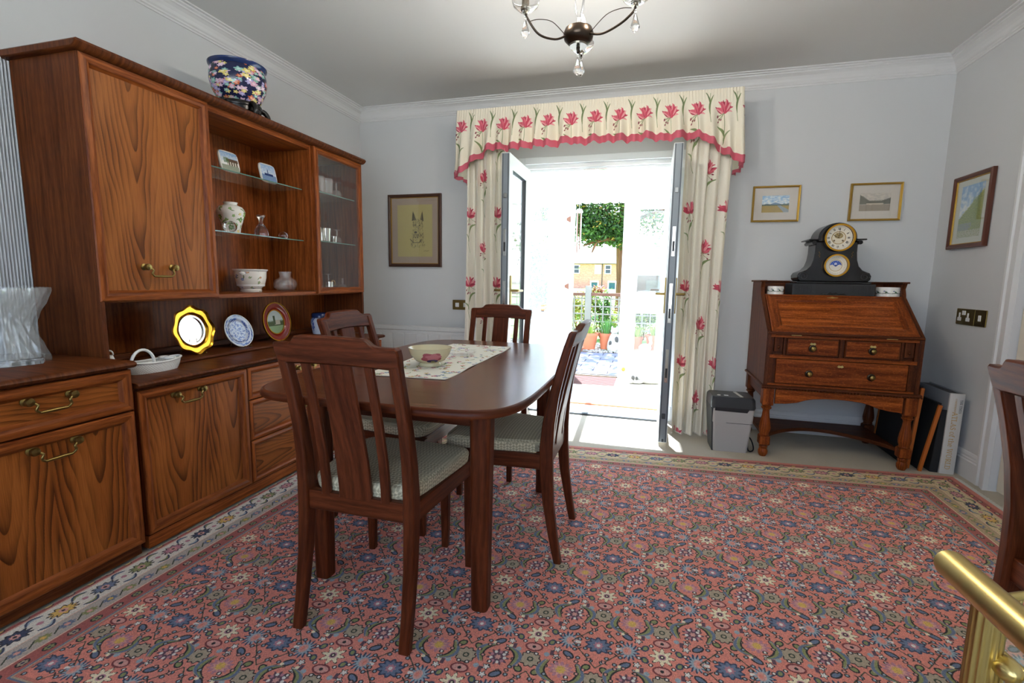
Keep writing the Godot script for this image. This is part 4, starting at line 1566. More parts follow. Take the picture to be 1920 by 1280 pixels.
func shrub(called: String, label: String, at: Vector3, size: Vector3, mats: Array, count: int, sd: int, l := 0.07) -> void:
	var t := thing(called, label, "shrub", at)
	var st := Geo.new()
	var r := RandomNumberGenerator.new()
	r.seed = sd
	for k in 7:
		var tip := Vector3(r.randf_range(-0.8, 0.8) * size.x, size.y * r.randf_range(0.8, 1.7), r.randf_range(-0.8, 0.8) * size.z)
		st.tube(smooth([Vector3(0, 0, 0), tip * 0.5 + Vector3(r.randf_range(-0.05, 0.05), 0.05, 0), tip], 3), [0.012, 0.011, 0.010, 0.008, 0.007, 0.006, 0.004], 6)
	part(t, "stems", st, "bark")
	var blobs := []
	for k in 8:
		blobs.append([Vector3(r.randf_range(-0.6, 0.6) * size.x, size.y * r.randf_range(0.5, 1.5), r.randf_range(-0.6, 0.6) * size.z), Vector3(size.x * 0.55, size.y * 0.55, size.z * 0.55)])
	for m in mats.size():
		foliage(t, mats[m], count / mats.size(), blobs, l, l * 0.45, sd + m, 0.2)


func build_garden() -> void:
	var Y := -0.12
	struct("ground", Geo.new().bb(-60, 60, Y - 0.5, Y - 0.03, -110, -2.0, 0.0).bb(-60, 60, -0.8, -0.2, -2.0, -1.9, 0.0), "lawn", "green lawn of the garden beyond the fence", "lawn")
	struct("terrace", Geo.new().bb(-60, 60, -0.8, -0.2, -1.9, 60, 0.0), "stone", "plain pale stone ground around the house", "ground")
	# paving, each slab its own
	var pv := struct("patio", Geo.new().bb(-0.4, 4.4, Y - 0.06, Y - 0.012, -4.25, -1.6, 0.0), "soil", "lavender grey paved patio outside the conservatory", "patio")
	var slabs := []
	for k in 3:
		slabs.append(Geo.new().box(Vector3.ZERO, Vector3(0.385, 0.02, 0.215), 0.004, 0, Vector2(k * 0.3, k * 0.7)).mesh())
	for j in 11:
		for i in 8:
			var o := MeshInstance3D.new()
			o.name = "slab"
			o.mesh = slabs[(i * 7 + j * 5) % 3]
			o.material_override = M["paver" if (i * 3 + j * 2) % 5 else "paver_b"]
			o.position = Vector3(0.35 + i * 0.395 + (0.197 if j % 2 else 0.0), Y - 0.008 + 0.003 * ((i * 5 + j * 3) % 3), -1.72 - j * 0.225)
			pv.add_child(o, true)
	var gv := Geo.new()
	var r := RandomNumberGenerator.new()
	r.seed = 12
	var gm := MultiMesh.new()
	gm.transform_format = MultiMesh.TRANSFORM_3D
	gm.mesh = Geo.new().ball(Vector3.ZERO, Vector3(0.022, 0.014, 0.018), 6).mesh()
	gm.instance_count = 2500
	for i in 2500:
		gm.set_instance_transform(i, Transform3D(Basis(Vector3.UP, r.randf() * TAU).scaled(Vector3.ONE * r.randf_range(0.6, 1.2)), Vector3(r.randf_range(0.4, 3.4), Y - 0.005, r.randf_range(-5.4, -4.2))))
	var gi := MultiMeshInstance3D.new()
	gi.name = "gravel"
	gi.multimesh = gm
	gi.material_override = M.gravel
	add_child(gi)
	tag(gi, "pale brown gravel around the terracotta pots", "gravel", "", "stuff")
	# pots in a row
	var pots := [[Vector3(1.43, Y, -4.5), 0.16, 0.28, "terracotta", "large terracotta pot of pale grasses left of the patio row"], [Vector3(1.70, Y, -4.62), 0.115, 0.27, "terracotta", "terracotta pot of upright green bulbs beside the large pot"], [Vector3(1.80, Y, -5.0), 0.10, 0.28, "dark_plastic", "dark grey pot standing behind the cat ornament"], [Vector3(2.22, Y, -4.6), 0.10, 0.24, "terracotta", "narrow terracotta pot seen through the lower door pane"], [Vector3(2.52, Y, -4.6), 0.17, 0.28, "terracotta", "wide terracotta pot at the right end of the patio row"]]
	for i in pots.size():
		var k = pots[i]
		var t := thing("flower_pot", k[4], "pot", k[0], 0, "")
		part(t, "pot", pot_geo(k[1], k[2]), k[3])
		part(t, "soil", Geo.new().lathe([Vector2(0, k[2] * 0.9), Vector2(k[1] * 0.88, k[2] * 0.9), Vector2(0, k[2] * 0.93)], 16), "soil")
		var bl := Geo.new()
		for q in 46:
			var a := r.randf() * TAU
			var b := Vector3(cos(a), 0, sin(a))
			var h: float = r.randf_range(0.12, 0.26) * (1.25 if i == 1 else 0.8)
			var p0: Vector3 = b * k[1] * 0.7 * r.randf() + Vector3(0, k[2] * 0.9, 0)
			var p2: Vector3 = p0 + b * h * r.randf_range(0.1, 0.6) + Vector3(0, h, 0)
			var pm: Vector3 = p0.lerp(p2, 0.55) + Vector3(0, h * 0.18, 0)
			var s := Vector3(-b.z, 0, b.x) * 0.007
			bl.flat([p0 - s, p0 + s, pm + s, pm - s], b)
			bl.flat([pm - s, pm + s, p2], b)
		part(t, "blades", bl, "leaf_blade" if i in [1, 2] else "leaf_lime").set_meta("kind", "stuff")
	var bowl := thing("clay_bowl", "low orange clay bowl on the gravel by the near chair", "bowl", Vector3(1.30, Y, -4.15))
	part(bowl, "bowl", Geo.new().lathe([Vector2(0, 0), Vector2(0.06, 0), Vector2(0.11, 0.07), Vector2(0.10, 0.08), Vector2(0.05, 0.02), Vector2(0, 0.02)], 20), "terracotta")
	part(bowl, "moss", Geo.new().ball(Vector3(0, 0.06, 0), Vector3(0.09, 0.035, 0.09), 12), "leaf_gold")
	# seated cat
	var ct := thing("cat_ornament", "mottled grey seated cat ornament among the terracotta pots", "ornament", Vector3(1.86, Y, -4.42))
	var cg := Geo.new()
	cg.lathe([Vector2(0, 0), Vector2(0.10, 0.0), Vector2(0.115, 0.05), Vector2(0.105, 0.14), Vector2(0.075, 0.24), Vector2(0.05, 0.29), Vector2(0, 0.30)], 18)
	cg.ball(Vector3(0, 0.335, 0.02), Vector3(0.062, 0.055, 0.06), 14)
	cg.ball(Vector3(-0.045, 0.07, 0.08), Vector3(0.03, 0.075, 0.035), 10)
	cg.ball(Vector3(0.045, 0.07, 0.08), Vector3(0.03, 0.075, 0.035), 10)
	part(ct, "body", cg, "stone")
	for s in [-1, 1]:
		part(ct, "ear", Geo.new().lathe([Vector2(0.022, 0), Vector2(0.012, 0.03), Vector2(0, 0.045)], 8, Vector3(s * 0.038, 0.375, 0.015)), "stone")
	part(ct, "markings", Geo.new().ball(Vector3(0.04, 0.19, 0.06), Vector3(0.04, 0.06, 0.04), 10).ball(Vector3(-0.05, 0.13, 0.075), Vector3(0.03, 0.05, 0.035), 10), "cat_dark")
	var go := thing("white_goose_ornament", "white garden goose ornament seen through the lower door pane", "ornament", Vector3(2.36, Y, -4.3))
	part(go, "body", Geo.new().ball(Vector3(0, 0.09, 0), Vector3(0.10, 0.075, 0.07), 14), "white_plastic")
	part(go, "neck", Geo.new().tube(smooth([Vector3(0.06, 0.12, 0), Vector3(0.085, 0.19, 0), Vector3(0.07, 0.25, 0), Vector3(0.10, 0.265, 0)], 5), 0.022, 8), "white_plastic")
	# white urn with flowers
	var ur := thing("white_urn", "bright white garden urn standing behind the cat ornament", "urn", Vector3(2.03, Y, -4.85))
	part(ur, "urn", Geo.new().lathe([Vector2(0, 0), Vector2(0.11, 0), Vector2(0.09, 0.05), Vector2(0.05, 0.10), Vector2(0.13, 0.24), Vector2(0.15, 0.40), Vector2(0.165, 0.43), Vector2(0.14, 0.43), Vector2(0.12, 0.38), Vector2(0, 0.38)], 24), "white_plastic")
	foliage(ur, "petal", 50, [[Vector3(0, 0.46, 0), Vector3(0.12, 0.06, 0.12)]], 0.04, 0.03, 5, 0.3)
	foliage(ur, "leaf_mid", 60, [[Vector3(0, 0.44, 0), Vector3(0.13, 0.07, 0.13)]], 0.05, 0.025, 6, 0.3)
	# fence with trellis
	var fz := -5.8
	var fe := thing("garden_fence", "low grey timber fence with brown rail and trellis behind the pots", "fence", Vector3(1.24, Y, fz))
	for x in [-2.9, -1.45, 0.0, 1.45, 2.9]:
		part(fe, "post", Geo.new().bb(x - 0.06, x + 0.06, 0, 1.05, -0.05, 0.05, 0.01), "timber_grey")
	for s in 4:
		var x0: float = -2.9 + s * 1.45
		part(fe, "rail", Geo.new().bb(x0 + 0.06, x0 + 1.39, 0.86, 0.92, -0.04, 0.05, 0.005, 0), "rail_brown")
		for k in 9:
			part(fe, "lath", Geo.new().bb(x0 + 0.13 + k * 0.148, x0 + 0.155 + k * 0.148, 0.16, 0.86, 0.0, 0.015, 0.002), "timber_grey")
		for k in 5:
			part(fe, "lath", Geo.new().bb(x0 + 0.06, x0 + 1.39, 0.20 + k * 0.148, 0.225 + k * 0.148, -0.015, 0.0, 0.002, 0), "timber_grey")
	# shrubs
	shrub("yellow_shrub", "tall yellow-green shrub outside the left conservatory pane", Vector3(0.40, Y, -4.9), Vector3(0.5, 0.85, 0.4), ["leaf_lime", "leaf_blade"], 2600, 41)
	shrub("dark_hedge", "dark blue-green hedge high behind the yellow shrub", Vector3(-1.2, Y, -8.5), Vector3(1.6, 1.7, 0.8), ["leaf_blue", "leaf_dark"], 3600, 43, 0.12)
	shrub("golden_shrub", "golden yellow shrub growing behind the fence post", Vector3(0.98, Y, -6.3), Vector3(0.45, 0.5, 0.3), ["leaf_gold", "leaf_lime"], 1500, 45)
	shrub("lime_shrub", "bright lime shrub growing over the trellis rail", Vector3(1.9, Y, -6.5), Vector3(0.55, 0.45, 0.3), ["leaf_lime", "leaf_gold"], 1500, 47)
	shrub("green_shrub", "leafy green shrub between the post and the trellis", Vector3(1.45, Y, -6.2), Vector3(0.25, 0.5, 0.25), ["leaf_blade", "leaf_mid"], 900, 49)
	shrub("climber", "variegated climber on the trellis seen behind the white door post", Vector3(2.3, Y, -6.1), Vector3(0.5, 0.45, 0.25), ["leaf_mid", "leaf_lime"], 1300, 51)
	shrub("pink_rose", "pink flowering bush at the left end of the far gardens", Vector3(0.5, Y, -8.5), Vector3(0.5, 0.5, 0.4), ["petal", "leaf_mid"], 700, 53)
	shrub("border_shrub", "low lime bush behind the fence left of the post", Vector3(0.55, Y, -7.0), Vector3(0.5, 0.5, 0.35), ["leaf_lime", "leaf_blade"], 1300, 57)
	shrub("copper_shrub", "round copper coloured bush before the brick houses", Vector3(-2.6, -1.2, -45), Vector3(1.0, 0.9, 0.8), ["leaf_red"], 900, 55, 0.3)
	# the big tree
	var tr := thing("large_tree", "large spreading tree with a reddish trunk beyond the fence", "tree", Vector3(1.38, Y, -14))
	var tg := Geo.new()
	tg.tube(smooth([Vector3(0.03, -0.1, 0), Vector3(0, 1.2, 0), Vector3(-0.05, 2.6, 0), Vector3(0.05, 4.2, 0)], 5), [0.30, 0.25, 0.22, 0.20, 0.19, 0.18, 0.18, 0.18, 0.18, 0.18, 0.18, 0.18, 0.18, 0.17, 0.16, 0.15], 14)
	part(tr, "trunk", tg, "bark")
	for k in [[Vector3(-0.05, 2.9, 0), Vector3(-0.7, 3.5, 0.2), Vector3(-2.2, 3.7, 0.4)], [Vector3(0, 2.5, 0), Vector3(-0.4, 3.1, 0.3), Vector3(-0.9, 4.4, 0.5)], [Vector3(0, 3.0, 0), Vector3(0.8, 3.4, 0.2), Vector3(2.4, 3.9, 0.2)], [Vector3(0, 2.4, 0), Vector3(-0.5, 2.6, 0.4), Vector3(-1.3, 2.35, 0.6)], [Vector3(-0.3, 2.6, 0.3), Vector3(-0.8, 2.5, 0.6), Vector3(-1.0, 2.1, 0.7)]]:
		part(tr, "branch", Geo.new().tube(smooth(k, 5), [0.09, 0.085, 0.08, 0.07, 0.065, 0.06, 0.05, 0.045, 0.04, 0.03, 0.02], 8), "bark")
	var bl := [[Vector3(-1.5, 3.6, 0), Vector3(1.1, 0.9, 1.0)], [Vector3(-1.3, 3.1, 0.5), Vector3(0.9, 0.75, 0.8)], [Vector3(-0.9, 2.75, 0.3), Vector3(0.6, 0.4, 0.6)], [Vector3(-1.9, 4.3, 0), Vector3(1.1, 0.9, 1.0)], [Vector3(-0.5, 3.9, 0.4), Vector3(1.1, 1.0, 1.0)], [Vector3(-0.6, 3.0, 0.2), Vector3(0.8, 0.6, 0.8)], [Vector3(0.7, 3.8, 0), Vector3(1.2, 1.1, 1.0)], [Vector3(-0.15, 2.8, 0.2), Vector3(0.42, 0.5, 0.5)], [Vector3(2.0, 3.4, 0), Vector3(1.4, 1.2, 1.2)], [Vector3(-3.0, 3.6, 0), Vector3(1.4, 1.3, 1.2)], [Vector3(0, 5.2, 0), Vector3(2.6, 1.5, 1.8)], [Vector3(3.2, 2.6, -0.5), Vector3(1.2, 1.2, 1.0)]]
	foliage(tr, "leaf_dark", 9000, bl, 0.15, 0.07, 71, 0.15)
	foliage(tr, "leaf_mid", 6500, bl, 0.15, 0.07, 72, 0.4)
	foliage(tr, "leaf_gold", 420, bl, 0.15, 0.07, 73, 0.7)
	var ot := thing("overhanging_tree", "leafy tree out of view at left whose crown shades the patio", "tree", Vector3(-2.6, Y, -6.6))
	part(ot, "trunk", Geo.new().tube(smooth([Vector3(0, -0.1, 0), Vector3(0.2, 2.4, 0), Vector3(1.6, 4.4, 0), Vector3(4.0, 5.0, 0)], 4), [0.2, 0.19, 0.18, 0.17, 0.16, 0.15, 0.14, 0.13, 0.12, 0.10, 0.08, 0.06, 0.04], 10), "bark")
	foliage(ot, "leaf_mid", 4200, [[Vector3(4.1, 5.1, 0), Vector3(3.0, 0.9, 2.3)]], 0.17, 0.09, 91, 0.1)
	# shed
	var sh := thing("garden_shed", "dark brown shed with a grey roof beyond the fence on the right", "shed", Vector3(2.9, Y, -12))
	part(sh, "wall", Geo.new().bb(-0.95, 1.6, 0, 1.42, -1.6, 0, 0.01), "shed")
	part(sh, "roof", Geo.new().extrude(PackedVector2Array([Vector2(0.2, 1.40), Vector2(-0.9, 1.95), Vector2(-2.0, 1.40), Vector2(-2.0, 1.34), Vector2(0.2, 1.34)]), -1.75, 1.1, 0.005).xf(Transform3D(Basis(Vector3.UP, -PI / 2), Vector3.ZERO)), "roof_grey")
	part(sh, "door", Geo.new().bb(-0.65, -0.15, 0.02, 1.2, 0.0, 0.03, 0.005), "cat_dark")
	# brick terrace far behind
	var hz := -70.0
	var ho := thing("brick_terrace", "terrace of pink brick houses with white windows far beyond the tree", "building", Vector3(-5, -0.9, hz))
	part(ho, "wall", Geo.new().bb(-14, 16, 0, 4.55, -6, 0, 0.0), "brick")
	part(ho, "roof", Geo.new().extrude(PackedVector2Array([Vector2(0.5, 4.5), Vector2(-3, 7.2), Vector2(-6.5, 4.5)]), -16.3, 14.3, 0.01).xf(Transform3D(Basis(Vector3.UP, -PI / 2), Vector3.ZERO)), "roof_tile")
	part(ho, "gutter", Geo.new().bb(-14.2, 16.2, 4.42, 4.58, 0.05, 0.25, 0.02, 0), "cat_dark")
	for x in [0.3, -7.6, 8.2]:
		part(ho, "downpipe", Geo.new().bb(x - 0.05, x + 0.05, 0, 4.5, 0, 0.12, 0.02), "cat_dark")
		for k in [[-3.95, 3.0], [0.72, 3.0], [-0.75, 3.0]]:
			var wn := part(ho, "window", Geo.new().frame(0.95, 1.35, [Vector2(0, 0), Vector2(0, 0.08), Vector2(0.12, 0.08), Vector2(0.12, 0)]).bb(-0.36, 0.36, -0.04, 0.04, 0.0, 0.05, 0.0).xf(Transform3D(Basis.IDENTITY, Vector3(x + k[0] + 0.1, k[1] + 0.62, 0))), "upvc")
			part(wn, "glazing", Geo.new().bb(x + k[0] - 0.27, x + k[0] + 0.47, k[1] + 0.06, k[1] + 1.18, -0.02, 0.01, 0.0), "dark_glass" if k[0] != -0.75 else "upvc")
		for k in [-1.1, 1.5]:
			var dr := part(ho, "door", Geo.new().bb(x + k - 0.45, x + k + 0.45, 0.1, 1.65, 0, 0.05, 0.0), "door_teal")
			part(dr, "surround", Geo.new().frame(1.3, 1.95, [Vector2(0, 0), Vector2(0, 0.12), Vector2(0.2, 0.12), Vector2(0.2, 0)]).xf(Transform3D(Basis.IDENTITY, Vector3(x + k, 0.95, 0))), "upvc")
	struct("far_hedge", Geo.new().bb(-40, 40, -1.2, -0.2, -60, -59, 0.2), "leaf_mid", "low clipped hedge in front of the brick terrace", "hedge")

# ------------------------------------------------------------------ rug
func build_rug() -> void:
	var A := Vector3(0.665, 0, 0.915)
	var B := Vector3(4.03, 0, 0.636)
	var C := Vector3(3.95, 0, 3.19)
	var D := Vector3(0.665, 0, 3.25)
	var g := Geo.new()
	var f := func(u: float, v: float) -> Vector3:
		return A.lerp(B, u).lerp(D.lerp(C, u), v) + Vector3(0, 0.010, 0)
	g.surf(24, 18, f, false)
	for i in g.n.size():
		g.n[i] = Vector3.UP
	# the strip hidden under the wall unit is left off: the picture starts a little inside its edge
	for i in g.uv.size():
		g.uv[i].x = lerpf(0.012, 1.0, g.uv[i].x)
	var t := thing("persian_rug", "large salmon red Persian rug with cream borders under the table", "rug")
	part(t, "pile", g, "rug")
	var e := Geo.new()
	for k in [[A, B], [B, C], [C, D], [D, A]]:
		var p: Vector3 = k[0]
		var q: Vector3 = k[1]
		var nn := (q - p).cross(Vector3.UP).normalized()
		e.flat([p, q, q + Vector3(0, 0.010, 0), p + Vector3(0, 0.010, 0)], nn)
	e.flat([A + Vector3(0, 0.001, 0), B + Vector3(0, 0.001, 0), C + Vector3(0, 0.001, 0), D + Vector3(0, 0.001, 0)], Vector3.DOWN)
	part(t, "binding", e, "rug_edge")
	var fr := Geo.new()
	for i in 300:
		var p := B.lerp(C, i / 300.0)
		fr.bb(p.x, p.x + 0.025 + 0.004 * (i % 3), 0.001, 0.005, p.z, p.z + 0.005, 0.0)
	part(t, "fringe", fr, "rug_pale").set_meta("kind", "stuff")


# ------------------------------------------------------------------ wall unit
# everything of the unit faces +x; panels are drawn in (z, y) and turned to face the room
func facing(g: Geo, at: Vector3) -> Geo:
	return g.xf(Transform3D(Basis(Vector3.UP, PI / 2), at))


const FRONT := [Vector2(0, 0), Vector2(0, 0.016), Vector2(0.003, 0.020), Vector2(0.020, 0.022), Vector2(0.030, 0.018), Vector2(0.038, 0.006), Vector2(0.040, 0.004)]
const FRONT_SLIM := [Vector2(0, 0), Vector2(0, 0.014), Vector2(0.003, 0.018), Vector2(0.014, 0.020), Vector2(0.022, 0.016), Vector2(0.028, 0.006), Vector2(0.030, 0.004)]


func handle(parent: Node3D, at: Vector3, span := 0.115) -> Node3D:
	var k := Geo.new()
	for s in [-1, 1]:
		k.lathe([Vector2(0, 0), Vector2(0.013, 0), Vector2(0.013, 0.003), Vector2(0.007, 0.006), Vector2(0.007, 0.012), Vector2(0.012, 0.016), Vector2(0.0135, 0.022), Vector2(0.011, 0.028), Vector2(0, 0.030)], 14)
		var n0 := k.v.size() - 8 * 2 * 15
		k.xf(Transform3D(Basis(Vector3.FORWARD, PI / 2), at + Vector3(0, 0, s * span / 2)), n0)
	var x := at.x + 0.022
	var b := k
	var p := []
	for s in [-1, 1]:
		var z: float = at.z + s * span / 2
		var q := smooth([Vector3(x, at.y - 0.002, z - s * 0.004), Vector3(x + 0.006, at.y - 0.012, z - s * 0.016), Vector3(x + 0.004, at.y - 0.026, z - s * 0.012), Vector3(x + 0.002, at.y - 0.036, z - s * 0.022)], 4)
		if s == 1:
			q.reverse()
		p.append_array(q)
	var rr := []
	for i in p.size():
		rr.append(0.0038)
	b.tube(p, rr, 8)
	b.tube([Vector3(x + 0.002, at.y - 0.036, at.z - span * 0.28), Vector3(x + 0.002, at.y - 0.036, at.z), Vector3(x + 0.002, at.y - 0.036, at.z + span * 0.28)], [0.0042, 0.0058, 0.0042], 10)
	return part(parent, "handle", b, "old_brass")


# a framed front between z0 and z1, y0 and y1 on the plane x; with its panel
func front(parent: Node3D, called: String, x: float, z0: float, z1: float, y0: float, y1: float, pm: String, prof: Array, timber := "teak", horizontal := false, off := Vector2.ZERO) -> MeshInstance3D:
	var w := z1 - z0
	var h := y1 - y0
	var g := Geo.new().frame(w, h, prof)
	facing(g, Vector3(x, (y0 + y1) / 2, (z0 + z1) / 2))
	var o := part(parent, called, g, timber)
	var p := Geo.new()
	var ww := w - 0.06
	var hh := h - 0.06
	var cs := [Vector2(-ww / 2, -hh / 2), Vector2(ww / 2, -hh / 2), Vector2(ww / 2, hh / 2), Vector2(-ww / 2, hh / 2)]
	var k := []
	for c in cs:
		var q := Vector2(c.x + ww / 2, hh / 2 - c.y)
		if horizontal:
			q = Vector2(q.y, q.x)
		k.append(p.vert(Vector3(c.x, c.y, 0.0045), Vector3(0, 0, 1), q + off))
	p.quad(k[0], k[1], k[2], k[3])
	facing(p, Vector3(x, (y0 + y1) / 2, (z0 + z1) / 2))
	part(o, "panel", p, pm)
	return o


func build_wall_unit() -> void:
	# base
	var t := thing("teak_sideboard", "long teak sideboard base of the wall unit with drawers and doors", "sideboard", Vector3(0.4, 0, 1.62))
	var q := Node3D.new()   # parts are laid out in room coordinates
	q.free()
	var sh := func(g: Geo) -> Geo: return g.xf(Transform3D(Basis.IDENTITY, Vector3(-0.4, 0, -1.62)))
	part(t, "body", sh.call(Geo.new().bb(0.17, 0.632, 0.055, 0.624, 0.80, 2.452, 0.002)), "teak_dark")
	part(t, "plinth", sh.call(Geo.new().bb(0.20, 0.648, 0.011, 0.060, 0.81, 2.448, 0.002, 2)), "teak_red")
	var wt := Geo.new().extrude(PackedVector2Array([Vector2(0.15, 0.624), Vector2(0.655, 0.624), Vector2(0.668, 0.629), Vector2(0.672, 0.636), Vector2(0.668, 0.643), Vector2(0.655, 0.646), Vector2(0.15, 0.646)]), -2.455, -0.785, 0.002, false)
	# outline runs in (x, y), pushed along -z
	wt.xf(Transform3D(Basis(Vector3(1, 0, 0), Vector3(0, 1, 0), Vector3(0, 0, -1)), Vector3.ZERO))
	part(t, "worktop", sh.call(wt), "teak_dark")
	var d := front(t, "door", 0.634 - 0.4, 1.957 - 1.62, 2.447 - 1.62, 0.064, 0.612, "panel_b", FRONT)
	handle(d, Vector3(0.640 - 0.4, 0.570, 2.245 - 1.62))
	var ys := [[0.462, 0.612], [0.268, 0.458], [0.064, 0.264]]
	for i in 3:
		d = front(t, "drawer", 0.634 - 0.4, 1.232 - 1.62, 1.950 - 1.62, ys[i][0], ys[i][1], "panel_c", FRONT_SLIM, "teak_red", true, Vector2(0.0, 0.13 * i))
		handle(d, Vector3(0.640 - 0.4, (ys[i][0] + ys[i][1]) / 2 + 0.02, 1.56 - 1.62))
	d = front(t, "door", 0.634 - 0.4, 0.805 - 1.62, 1.226 - 1.62, 0.064, 0.612, "panel_b", FRONT, "teak_red", false, Vector2(0.05, 0.1))
	handle(d, Vector3(0.640 - 0.4, 0.570, 1.02 - 1.62))
	# hutch
	var u := thing("display_hutch", "tall teak display hutch with panelled and glass doors on the sideboard", "cabinet", Vector3(0.33, 0.646, 1.6))
	var O := Vector3(-0.33, -0.646, -1.6)
	var mv := func(g: Geo) -> Geo: return g.xf(Transform3D(Basis.IDENTITY, O))
	var z0 := 0.765
	var z1 := 2.440
	for z in [[z0, z0 + 0.018], [z1 - 0.018, z1]]:
		part(u, "side_panel", mv.call(Geo.new().bb(0.16, 0.497, 0.6465, 1.782, z[0], z[1], 0.002, 1, Vector2(z[0], 0))), "teak_dark")
	for z in [1.246, 1.938]:
		part(u, "divider", mv.call(Geo.new().bb(0.185, 0.480, 0.948, 1.782, z - 0.009, z + 0.009, 0.002)), "teak")
	part(u, "back_panel", mv.call(Geo.new().bb(0.165, 0.185, 0.6465, 1.782, z0 + 0.018, z1 - 0.018, 0.0)), "teak")
	var cap := Geo.new().extrude(PackedVector2Array([Vector2(0.15, 1.782), Vector2(0.505, 1.782), Vector2(0.520, 1.790), Vector2(0.528, 1.802), Vector2(0.522, 1.812), Vector2(0.150, 1.812)]), -z1 - 0.022, -z0 + 0.022, 0.006, false)
	cap.xf(Transform3D(Basis(Vector3(1, 0, 0), Vector3(0, 1, 0), Vector3(0, 0, -1)), Vector3.ZERO))
	part(u, "cornice", mv.call(cap), "teak_dark")
	part(u, "soffit", mv.call(Geo.new().bb(0.185, 0.478, 1.755, 1.782, 1.255, 1.929, 0.001, 2)), "teak")
	part(u, "shelf", mv.call(Geo.new().bb(0.185, 0.482, 0.924, 0.946, z0 + 0.018, z1 - 0.018, 0.003, 2)), "teak")
	part(u, "foot_board", mv.call(Geo.new().bb(0.17, 0.445, 0.6465, 0.662, z0 + 0.018, z1 - 0.018, 0.005, 2)), "teak_dark")
	part(u, "plate_rail", mv.call(Geo.new().bb(0.20, 0.225, 0.662, 0.690, z0 + 0.018, z1 - 0.018, 0.004, 2)), "teak_dark")
	for y in [1.243, 1.536]:
		var gs := part(u, "glass_shelf", mv.call(Geo.new().bb(0.19, 0.418, y - 0.005, y, 1.257, 1.927, 0.001, 2)), "shelf_glass")
		part(gs, "front_edge", mv.call(Geo.new().bb(0.4185, 0.4205, y - 0.005, y, 1.257, 1.927, 0.0, 2)), "shelf_edge")
		gs = part(u, "glass_shelf", mv.call(Geo.new().bb(0.19, 0.452, y + 0.002, y + 0.007, z0 + 0.020, 1.235, 0.001, 2)), "shelf_glass")
		part(gs, "front_edge", mv.call(Geo.new().bb(0.4525, 0.4545, y + 0.002, y + 0.007, z0 + 0.020, 1.235, 0.0, 2)), "shelf_edge")
	part(u, "wall_bracket", mv.call(Geo.new().bb(0.186, 0.20, 0.985, 1.03, 1.87, 1.925, 0.002)), "cream_door")
	var hd := front(u, "cupboard_door", 0.482 - 0.33, 1.936 - 1.6, 2.438 - 1.6, 0.930 - 0.646, 1.780 - 0.646, "panel_a", FRONT)
	handle(hd, Vector3(0.487 - 0.33, 1.060 - 0.646, 2.205 - 1.6))
	var gd := Geo.new().frame(1.240 - z0, 0.850, [Vector2(0, 0), Vector2(0, 0.016), Vector2(0.003, 0.020), Vector2(0.022, 0.022), Vector2(0.034, 0.018), Vector2(0.038, 0.008), Vector2(0.038, 0.0)])
	facing(gd, Vector3(0.482, 1.355, (z0 + 1.240) / 2) + O)
	var gdo := part(u, "glass_door", gd, "teak")
	part(gdo, "pane", mv.call(Geo.new().bb(0.488, 0.492, 0.966, 1.744, z0 + 0.036, 1.204, 0.0)), "cabinet_pane")


func build_corner_cabinet() -> void:
	var t := thing("low_teak_cabinet", "low teak cabinet with one drawer and door at the left edge", "cabinet", Vector3(0.42, 0, 2.95))
	var mv := func(g: Geo) -> Geo: return g.xf(Transform3D(Basis.IDENTITY, Vector3(-0.42, 0, -2.95)))
	var z0 := 2.470
	var z1 := 3.42
	part(t, "body", mv.call(Geo.new().bb(0.16, 0.648, 0.050, 0.706, z0, z1, 0.002)), "teak_dark")
	part(t, "plinth", mv.call(Geo.new().bb(0.18, 0.650, 0.011, 0.052, z0 + 0.006, z1, 0.002, 2)), "teak_dark")
	var wt := Geo.new().extrude(PackedVector2Array([Vector2(0.14, 0.706), Vector2(0.668, 0.706), Vector2(0.680, 0.711), Vector2(0.684, 0.718), Vector2(0.680, 0.726), Vector2(0.668, 0.730), Vector2(0.14, 0.730)]), -z1, -z0 + 0.010, 0.004, false)
	wt.xf(Transform3D(Basis(Vector3(1, 0, 0), Vector3(0, 1, 0), Vector3(0, 0, -1)), Vector3.ZERO))
	part(t, "worktop", mv.call(wt), "teak_dark")
	var d := front(t, "drawer", 0.650 - 0.42, z0 + 0.004 - 2.95, 2.99 - 2.95, 0.556, 0.700, "panel_c", FRONT, "teak", true)
	handle(d, Vector3(0.655 - 0.42, 0.655, 2.715 - 2.95))
	d = front(t, "door", 0.650 - 0.42, z0 + 0.004 - 2.95, 2.99 - 2.95, 0.056, 0.550, "panel_b", FRONT, "teak", false, Vector2(0.02, 0.04))
	handle(d, Vector3(0.655 - 0.42, 0.505, 2.715 - 2.95))
	d = front(t, "door", 0.650 - 0.42, 2.996 - 2.95, z1 - 2.95, 0.056, 0.700, "panel_b", FRONT, "teak", false, Vector2(0.1, 0.0))
	# finely ribbed white screen behind it
	var g := Geo.new()
	var n := 110
	var a := []
	for i in n + 1:
		a.append(Vector3(0.115 if i % 2 else 0.104, 0, 2.40 + i * 0.0052))
	for i in n:
		var p: Vector3 = a[i]
		var q: Vector3 = a[i + 1]
		var nn := (q - p).cross(Vector3.UP).normalized()
		nn = nn if nn.x > 0 else -nn
		g.flat([p + Vector3(0, 0.02, 0), q + Vector3(0, 0.02, 0), q + Vector3(0, 1.80, 0), p + Vector3(0, 1.80, 0)], nn)
	g.bb(0.08, 0.103, 0.02, 1.80, 2.40, 2.97, 0.002)
	var b := thing("pleated_blind", "finely ribbed white blind on the left wall behind the crystal vase", "blind")
	part(b, "ribs", g, "trim")
	part(b, "head_rail", Geo.new().bb(0.06, 0.118, 1.80, 1.815, 2.40, 2.97, 0.004), "trim")

